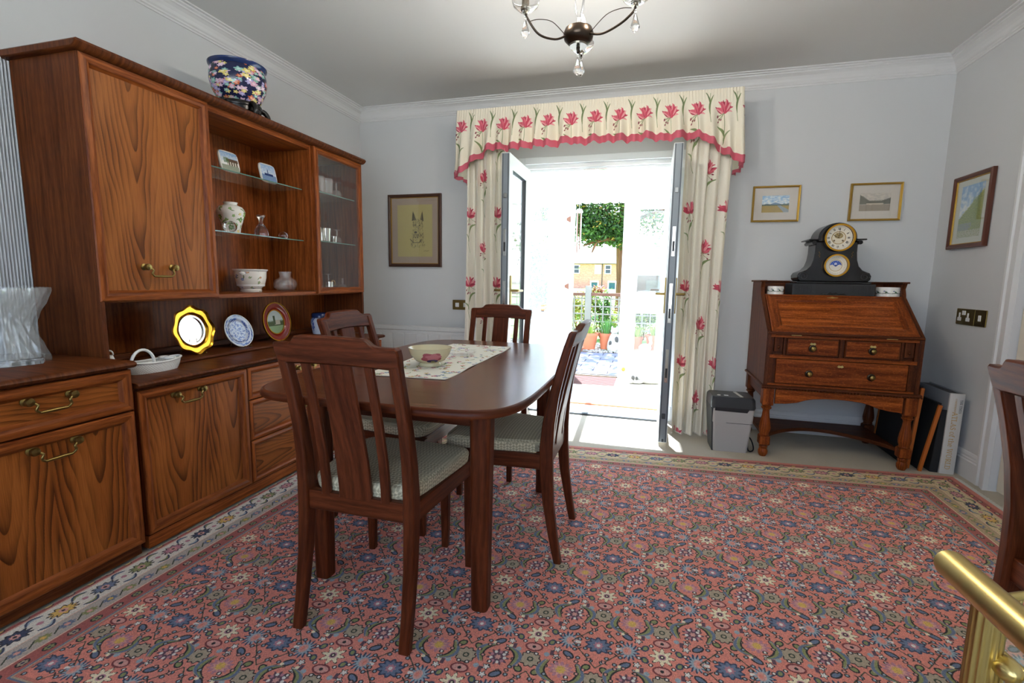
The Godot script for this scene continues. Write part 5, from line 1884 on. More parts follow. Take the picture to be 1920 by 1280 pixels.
# ------------------------------------------------------------------ ornaments
func plate_geo(r: float, rim: float, depth: float, lobes := 0, lob := 0.0) -> Geo:
	# dish facing +z
	var f := func(u: float, v: float) -> Vector3:
		var a := u * TAU
		var k := 1.0 - lob * (0.5 - 0.5 * cos(a * lobes)) * smoothstep(0.5, 1.0, v) if lobes else 1.0
		var rr := r * v * k
		var z := -depth + depth * smoothstep(rim, rim + 0.16, v) + 0.006 * maxf(0.0, v - 0.9) * 10.0 * (1.0 if lobes else 0.4)
		return Vector3(cos(a) * rr, sin(a) * rr, z)
	return Geo.new().surf(72, 16, f, true)


func disc_geo(r: float, z: float, sx := 1.0) -> Geo:
	var g := Geo.new()
	var c := g.vert(Vector3(0, 0, z), Vector3(0, 0, 1), Vector2(0.5, 0.5))
	var l := []
	for i in 49:
		var a := TAU * i / 48
		l.append(g.vert(Vector3(cos(a) * r * sx, sin(a) * r, z), Vector3(0, 0, 1), Vector2(0.5 + 0.5 * cos(a), 0.5 - 0.5 * sin(a))))
	for i in 48:
		g.tri(c, l[i], l[i + 1])
	return g


func ring_geo(r0: float, r1: float, z0: float, z1: float, seg := 48) -> Geo:
	var g := Geo.new().lathe([Vector2(r0, z0), Vector2(r0, z1), Vector2(r1, z1), Vector2(r1, z0)], seg)
	for i in g.n.size():
		pass
	return g.xf(Transform3D(Basis(Vector3.RIGHT, PI / 2), Vector3.ZERO))


func plate_stand(p: Node3D, r: float) -> void:
	var g := Geo.new()
	for s in [-1, 1]:
		g.tube(smooth([Vector3(s * 0.02, -r - 0.006, 0.03), Vector3(s * 0.02, -r - 0.004, -0.01), Vector3(s * 0.02, -r * 0.3, -0.018), Vector3(s * 0.03, -r - 0.004, -0.07)], 4), 0.0022, 6)
	part(p, "stand", g, "old_brass")


func build_ornaments() -> void:
	var lean := func(t: Node3D, tilt: float, turn: float) -> void:
		t.basis = Basis(Vector3.UP, PI / 2 + turn) * Basis(Vector3.RIGHT, -tilt)
	var t := thing("gilt_dish", "large gold scalloped dish with a mirror-bright centre on the sideboard", "dish", Vector3(0.355, 0.776, 1.955))
	part(t, "rim", plate_geo(0.118, 0.55, 0.016, 8, 0.09), "gold")
	part(t, "mirror_centre", disc_geo(0.064, -0.013), "mirror")
	part(t, "inner_ring", ring_geo(0.062, 0.070, -0.015, -0.006), "silver")
	plate_stand(t, 0.106)
	lean.call(t, 0.15, 0.055)
	t = thing("blue_plate", "blue and white floral plate between the gold dish and red plate", "plate", Vector3(0.345, 0.746, 1.685))
	part(t, "plate", plate_geo(0.086, 0.62, 0.012), "blue_china")
	part(t, "rim_line", ring_geo(0.083, 0.0865, -0.001, 0.0035), "white_china")
	part(t, "well", disc_geo(0.050, -0.0105), "blue_china")
	plate_stand(t, 0.084)
	lean.call(t, 0.32, 0.0)
	t = thing("red_picture_plate", "red and gold rimmed plate with a picture of a house", "plate", Vector3(0.335, 0.770, 1.405))
	part(t, "plate", plate_geo(0.111, 0.60, 0.012), "red_glaze")
	part(t, "gold_rim", ring_geo(0.107, 0.1125, -0.002, 0.006), "gold")
	part(t, "gold_ring", ring_geo(0.066, 0.071, -0.013, -0.006), "gold")
	part(t, "picture", disc_geo(0.066, -0.010), "pic_house")
	plate_stand(t, 0.104)
	lean.call(t, 0.16, 0.05)
	for k in [[1.665, 1.602, "pic_thatch", "left small square dish with a thatched house on the top glass shelf"], [1.405, 1.598, "pic_harbour", "right small square dish with a blue harbour on the top glass shelf"]]:
		t = thing("square_dish", k[3], "dish", Vector3(0.325, k[1], k[0]), 0.0, "picture dishes on the top glass shelf")
		var pl := PackedVector2Array()
		for i in 40:
			var a := TAU * i / 40
			pl.append(Vector2(signf(cos(a)) * pow(absf(cos(a)), 0.45) * 0.062, signf(sin(a)) * pow(absf(sin(a)), 0.45) * 0.055))
		part(t, "dish", Geo.new().extrude(pl, -0.010, 0.0, 0.004), "white_china")
		var pg := Geo.new()
		pg.flat([Vector3(-0.052, -0.046, 0.0006), Vector3(0.052, -0.046, 0.0006), Vector3(0.052, 0.046, 0.0006), Vector3(-0.052, 0.046, 0.0006)], Vector3(0, 0, 1), [Vector2(0, 1), Vector2(1, 1), Vector2(1, 0), Vector2(0, 0)])
		part(t, "picture", pg, k[2])
		lean.call(t, 0.22, 0.0)
	t = thing("leafy_vase", "white shouldered vase with green leaves on the lower glass shelf", "vase", Vector3(0.305, 1.243, 1.655))
	part(t, "body", Geo.new().lathe([Vector2(0, 0), Vector2(0.036, 0), Vector2(0.040, 0.012), Vector2(0.046, 0.045), Vector2(0.064, 0.095), Vector2(0.067, 0.115), Vector2(0.055, 0.137), Vector2(0.032, 0.146)], 32).xf(Transform3D.IDENTITY), "leafy")
	part(t, "neck", Geo.new().lathe([Vector2(0.032, 0.146), Vector2(0.030, 0.152), Vector2(0.034, 0.160), Vector2(0.031, 0.160), Vector2(0.027, 0.150), Vector2(0, 0.150)], 32), "white_china")
	for m in [M.leafy, M.planter, M.cachepot, M.poppy, M.bandpot]:
		m.uv1_scale = Vector3(1, 1, 1)
	M.leafy.uv1_scale = Vector3(1, 5, 1)
	t = thing("glass_paperweight", "oval cut glass paperweight in front of the leafy vase", "paperweight", Vector3(0.375, 1.243, 1.735))
	part(t, "body", Geo.new().ball(Vector3(0, 0.030, 0), Vector3(0.026, 0.030, 0.038), 14), "crystal")
	part(t, "foot", Geo.new().lathe([Vector2(0, 0), Vector2(0.018, 0), Vector2(0.016, 0.005), Vector2(0, 0.005)], 14), "crystal")
	t = thing("perfume_bottle", "pale violet glass perfume bottle with flared stopper on the lower glass shelf", "bottle", Vector3(0.325, 1.243, 1.478))
	part(t, "body", Geo.new().lathe([Vector2(0, 0), Vector2(0.034, 0), Vector2(0.037, 0.010), Vector2(0.033, 0.040), Vector2(0.020, 0.062), Vector2(0.011, 0.072), Vector2(0.011, 0.080), Vector2(0, 0.080)], 18), "crystal_violet")
	part(t, "stopper", Geo.new().lathe([Vector2(0, 0.080), Vector2(0.008, 0.080), Vector2(0.013, 0.098), Vector2(0.024, 0.118), Vector2(0.010, 0.122), Vector2(0, 0.120)], 10), "crystal")
	t = thing("glass_dome_paperweight", "small round glass paperweight at the right of the lower glass shelf", "paperweight", Vector3(0.31, 1.243, 1.295))
	part(t, "dome", Geo.new().ball(Vector3(0, 0.024, 0), Vector3(0.026, 0.024, 0.026), 18), "crystal")
	part(t, "core", Geo.new().ball(Vector3(0, 0.014, 0), Vector3(0.010, 0.006, 0.010), 8), "cat_dark")
	t = thing("floral_cachepot", "white flower-painted cachepot on the wooden hutch shelf", "pot", Vector3(0.325, 0.946, 1.570))
	part(t, "body", Geo.new().lathe([Vector2(0, 0), Vector2(0.052, 0), Vector2(0.054, 0.010), Vector2(0.050, 0.014), Vector2(0.068, 0.036), Vector2(0.077, 0.075), Vector2(0.079, 0.108)], 36), "cachepot")
	M.cachepot.uv1_scale = Vector3(1, 6, 1)
	part(t, "rim", Geo.new().lathe([Vector2(0.079, 0.108), Vector2(0.087, 0.116), Vector2(0.086, 0.120), Vector2(0.076, 0.114), Vector2(0.068, 0.03), Vector2(0, 0.022)], 36), "white_china")
	part(t, "lug", Geo.new().ball(Vector3(0.025, 0.098, 0.080), Vector3(0.016, 0.010, 0.014), 10), "white_china")
	part(t, "lug", Geo.new().ball(Vector3(-0.025, 0.098, -0.080), Vector3(0.016, 0.010, 0.014), 10), "white_china")
	t = thing("round_glass_vase", "clear round glass vase with a collar right of the floral cachepot", "vase", Vector3(0.32, 0.946, 1.305))
	part(t, "body", Geo.new().lathe([Vector2(0, 0), Vector2(0.038, 0), Vector2(0.062, 0.020), Vector2(0.067, 0.042), Vector2(0.056, 0.064), Vector2(0.036, 0.076), Vector2(0.030, 0.084), Vector2(0.036, 0.112), Vector2(0.034, 0.112), Vector2(0.027, 0.084), Vector2(0.034, 0.073), Vector2(0.053, 0.061), Vector2(0.063, 0.042), Vector2(0.058, 0.020), Vector2(0.036, 0.006), Vector2(0, 0.006)], 32), "thin_glass")
	# blue and white jar behind the far-left chair
	t = thing("blue_jar", "blue and white lidded jar on the sideboard behind the left chair", "jar", Vector3(0.33, 0.662, 1.01))
	part(t, "body", Geo.new().lathe([Vector2(0, 0), Vector2(0.050, 0), Vector2(0.054, 0.012), Vector2(0.062, 0.07), Vector2(0.060, 0.095), Vector2(0.048, 0.106)], 28), "blue_china")
	part(t, "lid", Geo.new().lathe([Vector2(0.052, 0.104), Vector2(0.058, 0.108), Vector2(0.057, 0.130), Vector2(0.050, 0.136), Vector2(0, 0.140)], 28), "blue_glaze")
	# basket shaped dish
	t = thing("porcelain_basket", "white woven porcelain basket with an arched handle on the sideboard", "basket", Vector3(0.50, 0.646, 2.262))
	var f := func(u: float, v: float) -> Vector3:
		var a := u * TAU
		var r := Vector2(0.045, 0.108) * (0.86 + 0.16 * v + 0.03 * sin(v * PI))
		var wv := 0.0012 * sin(a * 60.0) * sin(v * PI * 8.0)
		return Vector3(cos(a) * (r.x + wv), v * 0.044 - 0.004 * cos(a * 2.0) * v, sin(a) * (r.y + wv))
	var bg := Geo.new().surf(120, 16, f, true)
	bg.extrude(PackedVector2Array(range(28).map(func(i): return Vector2(cos(TAU * i / 28) * 0.038, sin(TAU * i / 28) * 0.092))), 0.0, 0.004, 0.001).xf(Transform3D(Basis(Vector3.RIGHT, PI / 2), Vector3(0, 0.004, 0)), 121 * 17)
	part(t, "basket", bg, "white_china")
	part(t, "handle", Geo.new().tube(arc_pts(Vector3(0, 0.034, 0.045), Vector3.BACK, Vector3.UP, 0.046, 0, 180, 14).map(func(p): return Vector3(p.x, 0.034 + (p.y - 0.034) * 1.25, p.z)), 0.0058, 8), "white_china")
	var rim := Geo.new()
	var rp := []
	for i in 40:
		var a := TAU * i / 40
		rp.append(Vector3(cos(a) * 0.046, 0.044 - 0.004 * cos(a * 2.0), sin(a) * 0.110))
	rim.tube(rp, 0.0042, 8, true)
	part(t, "rim", rim, "white_china")
	var lp := Geo.new()
	for s in [-1, 1]:
		lp.tube(arc_pts(Vector3(s * 0.016, 0.047, -0.055), Vector3.RIGHT, Vector3.BACK, 0.017, 0, 360, 14), 0.005, 7)
	part(t, "lid_loops", lp, "white_china")
	t = thing("small_china_ring", "tiny cream china ring showing behind the low cabinet's corner", "ornament", Vector3(0.40, 0.662, 2.36))
	part(t, "ring", Geo.new().tube(arc_pts(Vector3(0, 0.060, 0), Vector3.BACK, Vector3.UP, 0.014, -20, 200, 12), 0.003, 6), "white_china")
	part(t, "base", Geo.new().lathe([Vector2(0, 0), Vector2(0.018, 0), Vector2(0.020, 0.03), Vector2(0.012, 0.055), Vector2(0, 0.058)], 16), "white_china")
	# planter on its stand
	t = thing("carved_stand", "black carved wooden stand under the flowered bowl on the hutch", "stand", Vector3(0.335, 1.812, 1.592))
	part(t, "ring", Geo.new().lathe([Vector2(0.085, 0.066), Vector2(0.102, 0.062), Vector2(0.106, 0.072), Vector2(0.100, 0.084), Vector2(0.080, 0.082), Vector2(0.085, 0.066)], 32), "ebony")
	part(t, "skirt", Geo.new().lathe([Vector2(0.086, 0.040), Vector2(0.098, 0.044), Vector2(0.100, 0.064), Vector2(0.086, 0.066), Vector2(0.086, 0.040)], 32), "ebony")
	part(t, "foot_ring", Geo.new().lathe([Vector2(0.075, 0.010), Vector2(0.095, 0.010), Vector2(0.095, 0.020), Vector2(0.075, 0.020), Vector2(0.075, 0.010)], 28), "ebony")
	for k in 5:
		var a := TAU * k / 5 + 0.25
		var d := Vector3(cos(a), 0, sin(a))
		var l := [d * 0.098 + Vector3(0, 0.076, 0), d * 0.118 + Vector3(0, 0.070, 0), d * 0.134 + Vector3(0, 0.048, 0), d * 0.130 + Vector3(0, 0.022, 0), d * 0.112 + Vector3(0, 0.010, 0), d * 0.096 + Vector3(0, 0.018, 0), d * 0.100 + Vector3(0, 0.028, 0)]
		part(t, "leg", Geo.new().tube(smooth(l, 3), [0.013, 0.0135, 0.014, 0.014, 0.0135, 0.013, 0.0125, 0.012, 0.0115, 0.011, 0.0105, 0.010, 0.0095, 0.009, 0.0085, 0.008, 0.0075, 0.007, 0.006], 8), "ebony")
	t = thing("flowered_planter", "dark blue millefleur porcelain planter on a black stand on the hutch", "planter", Vector3(0.335, 1.890, 1.592))
	part(t, "body", Geo.new().lathe([Vector2(0, 0), Vector2(0.080, 0), Vector2(0.098, 0.02), Vector2(0.122, 0.07), Vector2(0.131, 0.11), Vector2(0.130, 0.145), Vector2(0.122, 0.170)], 48), "planter")
	M.planter.uv1_scale = Vector3(1, 4.6, 1)
	part(t, "rim", Geo.new().lathe([Vector2(0.122, 0.170), Vector2(0.133, 0.182), Vector2(0.134, 0.190), Vector2(0.124, 0.190), Vector2(0.114, 0.172), Vector2(0.12, 0.11), Vector2(0.08, 0.01), Vector2(0, 0.01)], 48), "blue_glaze")
	# big cut vase
	t = thing("cut_crystal_vase", "large square cut crystal vase on the low cabinet at left", "vase", Vector3(0.355, 0.730, 2.655))
	var vf := func(u: float, v: float) -> Vector3:
		var a := u * TAU
		var sq := 1.0 / maxf(absf(cos(a + 0.4)), absf(sin(a + 0.4)))
		var base: float = lerpf(0.098, 0.076, smoothstep(0.0, 0.45, v)) + 0.036 * smoothstep(0.5, 1.0, v)
		var cut := 0.0045 * absf(sin(a * 6.0 + v * 9.0)) * absf(sin(a * 6.0 - v * 9.0)) * smoothstep(0.03, 0.1, v)
		var saw := 0.004 * absf(sin(a * 26.0)) * smoothstep(0.9, 1.0, v)
		var rr := base * lerpf(1.0, sq, 0.55) - cut
		return Vector3(cos(a) * rr, v * 0.250 + saw, sin(a) * rr)
	part(t, "body", Geo.new().surf(160, 60, vf, true), "cut_glass")
	var vi := func(u: float, v: float) -> Vector3:
		var a := u * TAU
		var sq := 1.0 / maxf(absf(cos(a + 0.4)), absf(sin(a + 0.4)))
		var base: float = lerpf(0.088, 0.068, smoothstep(0.0, 0.45, v)) + 0.036 * smoothstep(0.5, 1.0, v)
		var cut := 0.003 * absf(sin(a * 6.0 + v * 9.0)) * absf(sin(a * 6.0 - v * 9.0))
		var rr := base * lerpf(1.0, sq, 0.55) - cut
		return Vector3(cos(a) * rr, 0.02 + v * 0.229, sin(a) * rr)
	part(t, "lining", Geo.new().surf(120, 40, vi), "thin_glass")
	part(t, "base", Geo.new().extrude(PackedVector2Array(range(32).map(func(i): return Vector2(cos(TAU * i / 32), sin(TAU * i / 32)) * 0.100 * lerpf(1.0, 1.0 / maxf(absf(cos(TAU * i / 32 + 0.4)), absf(sin(TAU * i / 32 + 0.4))), 0.55))), 0.0, 0.022, 0.004).xf(Transform3D(Basis(Vector3.RIGHT, -PI / 2), Vector3.ZERO)), "crystal")


# ------------------------------------------------------------------ glasses in the hutch
func build_glassware() -> void:
	var tumbler := func(r: float, h: float) -> Geo:
		var f := func(u: float, v: float) -> Vector3:
			var a := u * TAU
			var rr := r * (0.86 + 0.14 * v) - 0.0016 * absf(sin(a * 9.0 + v * 7.0)) * (1.0 if v < 0.8 else 0.0)
			return Vector3(cos(a) * rr, v * h, sin(a) * rr)
		var g := Geo.new().surf(54, 14, f, true)
		g.lathe([Vector2(r * 0.95, h), Vector2(r * 0.80, 0.014), Vector2(0, 0.012)], 24)
		g.lathe([Vector2(0, 0), Vector2(r * 0.86, 0)], 24)
		return g
	var stem := func(h: float, r: float) -> Geo:   # wine glass standing upside down: foot in the air
		return Geo.new().lathe([Vector2(r * 0.72, 0), Vector2(r, h * 0.20), Vector2(r * 0.72, h * 0.44), Vector2(0.005, h * 0.52), Vector2(0.0042, h * 0.62), Vector2(0.009, h * 0.70), Vector2(0.0042, h * 0.78), Vector2(0.006, h * 0.94), Vector2(r * 0.92, h * 0.99), Vector2(r * 0.92, h), Vector2(0, h)], 20)
	var y1 := 1.543
	for k in [[1.085, "cut glass tumbler nearest the door frame on the top shelf of the glass cupboard"], [1.000, "second cut glass tumbler on the top shelf of the glass cupboard"]]:
		var t := thing("cut_tumbler", k[1], "glass", Vector3(0.40, y1, k[0]), 0, "glasses in the hutch")
		part(t, "body", tumbler.call(0.041, 0.100), "thin_glass")
	var t := thing("sherry_glass", "upturned stemmed glass at the right of the top cupboard shelf", "glass", Vector3(0.40, y1, 0.90), 0, "glasses in the hutch")
	part(t, "body", stem.call(0.098, 0.034), "thin_glass")
	var y2 := 1.250
	t = thing("decanter", "tall silver topped decanter on the middle shelf of the glass cupboard", "decanter", Vector3(0.40, y2, 1.10))
	part(t, "body", Geo.new().lathe([Vector2(0, 0), Vector2(0.032, 0), Vector2(0.034, 0.05), Vector2(0.030, 0.075), Vector2(0.012, 0.095), Vector2(0.012, 0.115), Vector2(0.016, 0.120), Vector2(0, 0.120)], 20), "silver")
	part(t, "stopper", Geo.new().ball(Vector3(0, 0.142, 0), Vector3(0.016, 0.022, 0.016), 10), "crystal")
	for k in [[1.035, 0.034, 0.085, "larger bright silver beaker beside the decanter on the middle shelf"], [0.955, 0.022, 0.042, "tiny silver cup between the beaker and upturned glasses"]]:
		t = thing("silver_beaker", k[3], "beaker", Vector3(0.41, y2, k[0]), 0, "silver in the hutch")
		part(t, "cup", Geo.new().lathe([Vector2(0, 0), Vector2(k[1] * 0.8, 0), Vector2(k[1] * 0.85, k[2] * 0.1), Vector2(k[1], k[2]), Vector2(k[1] * 0.94, k[2]), Vector2(k[1] * 0.8, k[2] * 0.12), Vector2(0, k[2] * 0.1)], 22), "silver")
	t = thing("sherry_glass", "upturned stemmed glass on the middle shelf of the glass cupboard", "glass", Vector3(0.39, y2, 0.895), 0, "glasses in the hutch")
	part(t, "body", stem.call(0.090, 0.032), "thin_glass")
	var y3 := 0.946
	for k in [[1.14, 0.075, "short upturned glass nearest the frame on the cupboard floor"], [1.085, 0.105, "tall upturned glass behind the gilt cup"], [0.985, 0.105, "tall upturned glass right of the gilt cup"], [0.905, 0.078, "smallest upturned glass at the right of the cupboard floor"]]:
		t = thing("liqueur_glass", k[2], "glass", Vector3(0.38 if k[1] > 0.1 else 0.43, y3, k[0]), 0, "glasses in the hutch")
		part(t, "body", stem.call(k[1], 0.03), "thin_glass")
	t = thing("gilt_cup", "small gilt cup with a ring handle on the cupboard floor", "cup", Vector3(0.43, y3, 1.045))
	part(t, "cup", Geo.new().lathe([Vector2(0, 0), Vector2(0.026, 0), Vector2(0.026, 0.055), Vector2(0.023, 0.055), Vector2(0.021, 0.006), Vector2(0, 0.006)], 22), "silver")
	part(t, "handle", Geo.new().tube(arc_pts(Vector3(0, 0.048, -0.04), Vector3.FORWARD, Vector3.UP, 0.017, 0, 360, 16), 0.003, 7), "gold")


# ------------------------------------------------------------------ table
func build_table() -> void:
	var c := Vector3(1.655, 0.010, 1.893)
	var t := thing("dining_table", "rosewood dining table with rounded ends in the middle of the rug", "table", c)
	var top := 0.685
	var outline := func(a: float, b: float, n: float) -> PackedVector2Array:
		var p := PackedVector2Array()
		for i in 96:
			var s := TAU * i / 96
			p.append(Vector2(signf(cos(s)) * pow(absf(cos(s)), 2.0 / n) * a, signf(sin(s)) * pow(absf(sin(s)), 2.0 / n) * b))
		return p
	var g := Geo.new()
	var ring := []
	var prof := [[0.012, -0.026], [0.004, -0.024], [0.0, -0.018], [0.0, -0.010], [0.003, -0.003], [0.010, 0.0]]
	var nor := [-0.95, -0.6, -0.1, 0.3, 0.7, 0.98]
	for k in prof.size():
		var o: PackedVector2Array = outline.call(0.440 - prof[k][0], 0.692 - prof[k][0], 6.5)
		var l := []
		for i in 97:
			var p: Vector2 = o[i % 96]
			var d: Vector2 = (o[(i + 1) % 96] - o[(i + 95) % 96]).normalized()
			var nn := Vector3(d.y, 0, -d.x) * sqrt(1 - nor[k] * nor[k]) + Vector3(0, nor[k], 0)
			l.append(g.vert(Vector3(p.x, top + prof[k][1], p.y), nn, Vector2(top + prof[k][1], p.x * 0.7 + p.y * 0.7)))
		ring.append(l)
		if k > 0:
			for i in 96:
				g.quad(ring[k - 1][i], ring[k - 1][i + 1], ring[k][i + 1], ring[k][i])
	part(t, "edge", g, "rosewood")
	# the surface in two leaves that meet at a fine joint
	for s in [-1, 1]:
		var o: PackedVector2Array = outline.call(0.430, 0.682, 6.5)
		var half := PackedVector2Array()
		for p in Geometry2D.intersect_polygons(o, PackedVector2Array([Vector2(-1, 0.0006 * s), Vector2(1, 0.0006 * s), Vector2(1, s), Vector2(-1, s)]))[0]:
			half.append(p)
		var h := Geo.new()
		var idx := Geometry2D.triangulate_polygon(half)
		for y in [top, top - 0.026]:
			var b0 := h.v.size()
			for p in half:
				h.vert(Vector3(p.x, y, p.y), Vector3.UP if y == top else Vector3.DOWN, Vector2(p.y + 0.1 * s, p.x))
			for i in range(0, idx.size(), 3):
				h.tri(b0 + idx[i], b0 + idx[i + 1], b0 + idx[i + 2])
		part(t, "leaf", h, "rosewood_top")
	var ap := Geo.new()
	ap.bb(-0.29, 0.29, top - 0.100, top - 0.027, 0.480, 0.500, 0.002, 0).bb(-0.29, 0.29, top - 0.100, top - 0.027, -0.415, -0.395, 0.002, 0)
	ap.bb(0.270, 0.290, top - 0.100, top - 0.027, -0.40, 0.49, 0.002, 2).bb(-0.290, -0.270, top - 0.100, top - 0.027, -0.40, 0.49, 0.002, 2)
	part(t, "apron", ap, "rosewood")
	for sx in [-1, 1]:
		for sz in [-1, 1]:
			var p := Vector3(sx * 0.285, 0, 0.490 if sz > 0 else -0.395)
			part(t, "leg", Geo.new().loft([[p + Vector3(0, 0.0, 0), 0.026, 0.026], [p + Vector3(0, 0.004, 0), 0.027, 0.027], [p + Vector3(0, 0.5, 0), 0.032, 0.032], [p + Vector3(0, top - 0.03, 0), 0.034, 0.034]], 0.55), "rosewood")
	# runner and the bowls on it
	var y := c.y + top
	var r := Geo.new()
	var f := func(u: float, v: float) -> Vector3:
		var a := Vector3(1.468, 0, 2.258).lerp(Vector3(1.755, 0, 2.240), u)
		var b := Vector3(1.428, 0, 1.395).lerp(Vector3(1.750, 0, 1.412), u)
		var p := a.lerp(b, v)
		p.x += 0.006 * sin(v * 11.0) * (u - 0.5)
		return p + Vector3(0, y + 0.0035 + 0.0016 * sin(v * 17.0 + u * 3.0) * pow(absf(u - 0.5) * 2.0, 3.0), 0)
	r.surf(12, 30, f)
	for i in r.uv.size():
		r.uv[i] = Vector2(r.uv[i].y, r.uv[i].x)
	var rt := thing("table_runner", "cream table runner embroidered with flowers along the dining table", "table runner")
	part(rt, "cloth", r, "runner")
	var hem := []
	for i in 31:
		hem.append(f.call(1.0, i / 30.0) - Vector3(0, 0.0012, 0))
	for i in 13:
		hem.append(f.call(1.0 - i / 12.0, 1.0) - Vector3(0, 0.0012, 0))
	for i in 31:
		hem.append(f.call(0.0, 1.0 - i / 30.0) - Vector3(0, 0.0012, 0))
	for i in 13:
		hem.append(f.call(i / 12.0, 0.0) - Vector3(0, 0.0012, 0))
	part(rt, "hem", Geo.new().tube(hem, 0.0018, 6, false), "paper")
	var b := thing("poppy_bowl", "cream footed bowl painted with a red poppy on the runner", "bowl", Vector3(1.597, y + 0.005, 2.020), 0.55)
	part(b, "bowl", Geo.new().lathe([Vector2(0.038, 0.012), Vector2(0.055, 0.020), Vector2(0.074, 0.042), Vector2(0.083, 0.068)], 48), "poppy")
	M.poppy.uv1_scale = Vector3(1, -13.0, 1)
	M.poppy.uv1_offset = Vector3(0, 0.98, 0)
	part(b, "lining", Geo.new().lathe([Vector2(0.083, 0.068), Vector2(0.084, 0.070), Vector2(0.081, 0.070), Vector2(0.070, 0.044), Vector2(0.05, 0.024), Vector2(0, 0.018)], 48), "paper_glaze")
	part(b, "foot", Geo.new().lathe([Vector2(0, 0), Vector2(0.042, 0), Vector2(0.043, 0.004), Vector2(0.038, 0.013), Vector2(0, 0.014)], 32), "paper_glaze")
	var d := thing("glass_coaster", "low clear glass dish on the runner behind the poppy bowl", "dish", Vector3(1.615, y + 0.005, 1.735))
	part(d, "dish", Geo.new().lathe([Vector2(0, 0), Vector2(0.052, 0), Vector2(0.062, 0.014), Vector2(0.059, 0.014), Vector2(0.050, 0.004), Vector2(0, 0.004)], 36), "thin_glass")
	part(d, "rim", ring_geo(0.059, 0.0625, -0.0145, -0.0125, 36).xf(Transform3D(Basis(Vector3.RIGHT, PI / 2), Vector3.ZERO)).xf(Transform3D(Basis(Vector3.RIGHT, PI), Vector3(0, 0.0, 0))), "thin_glass")


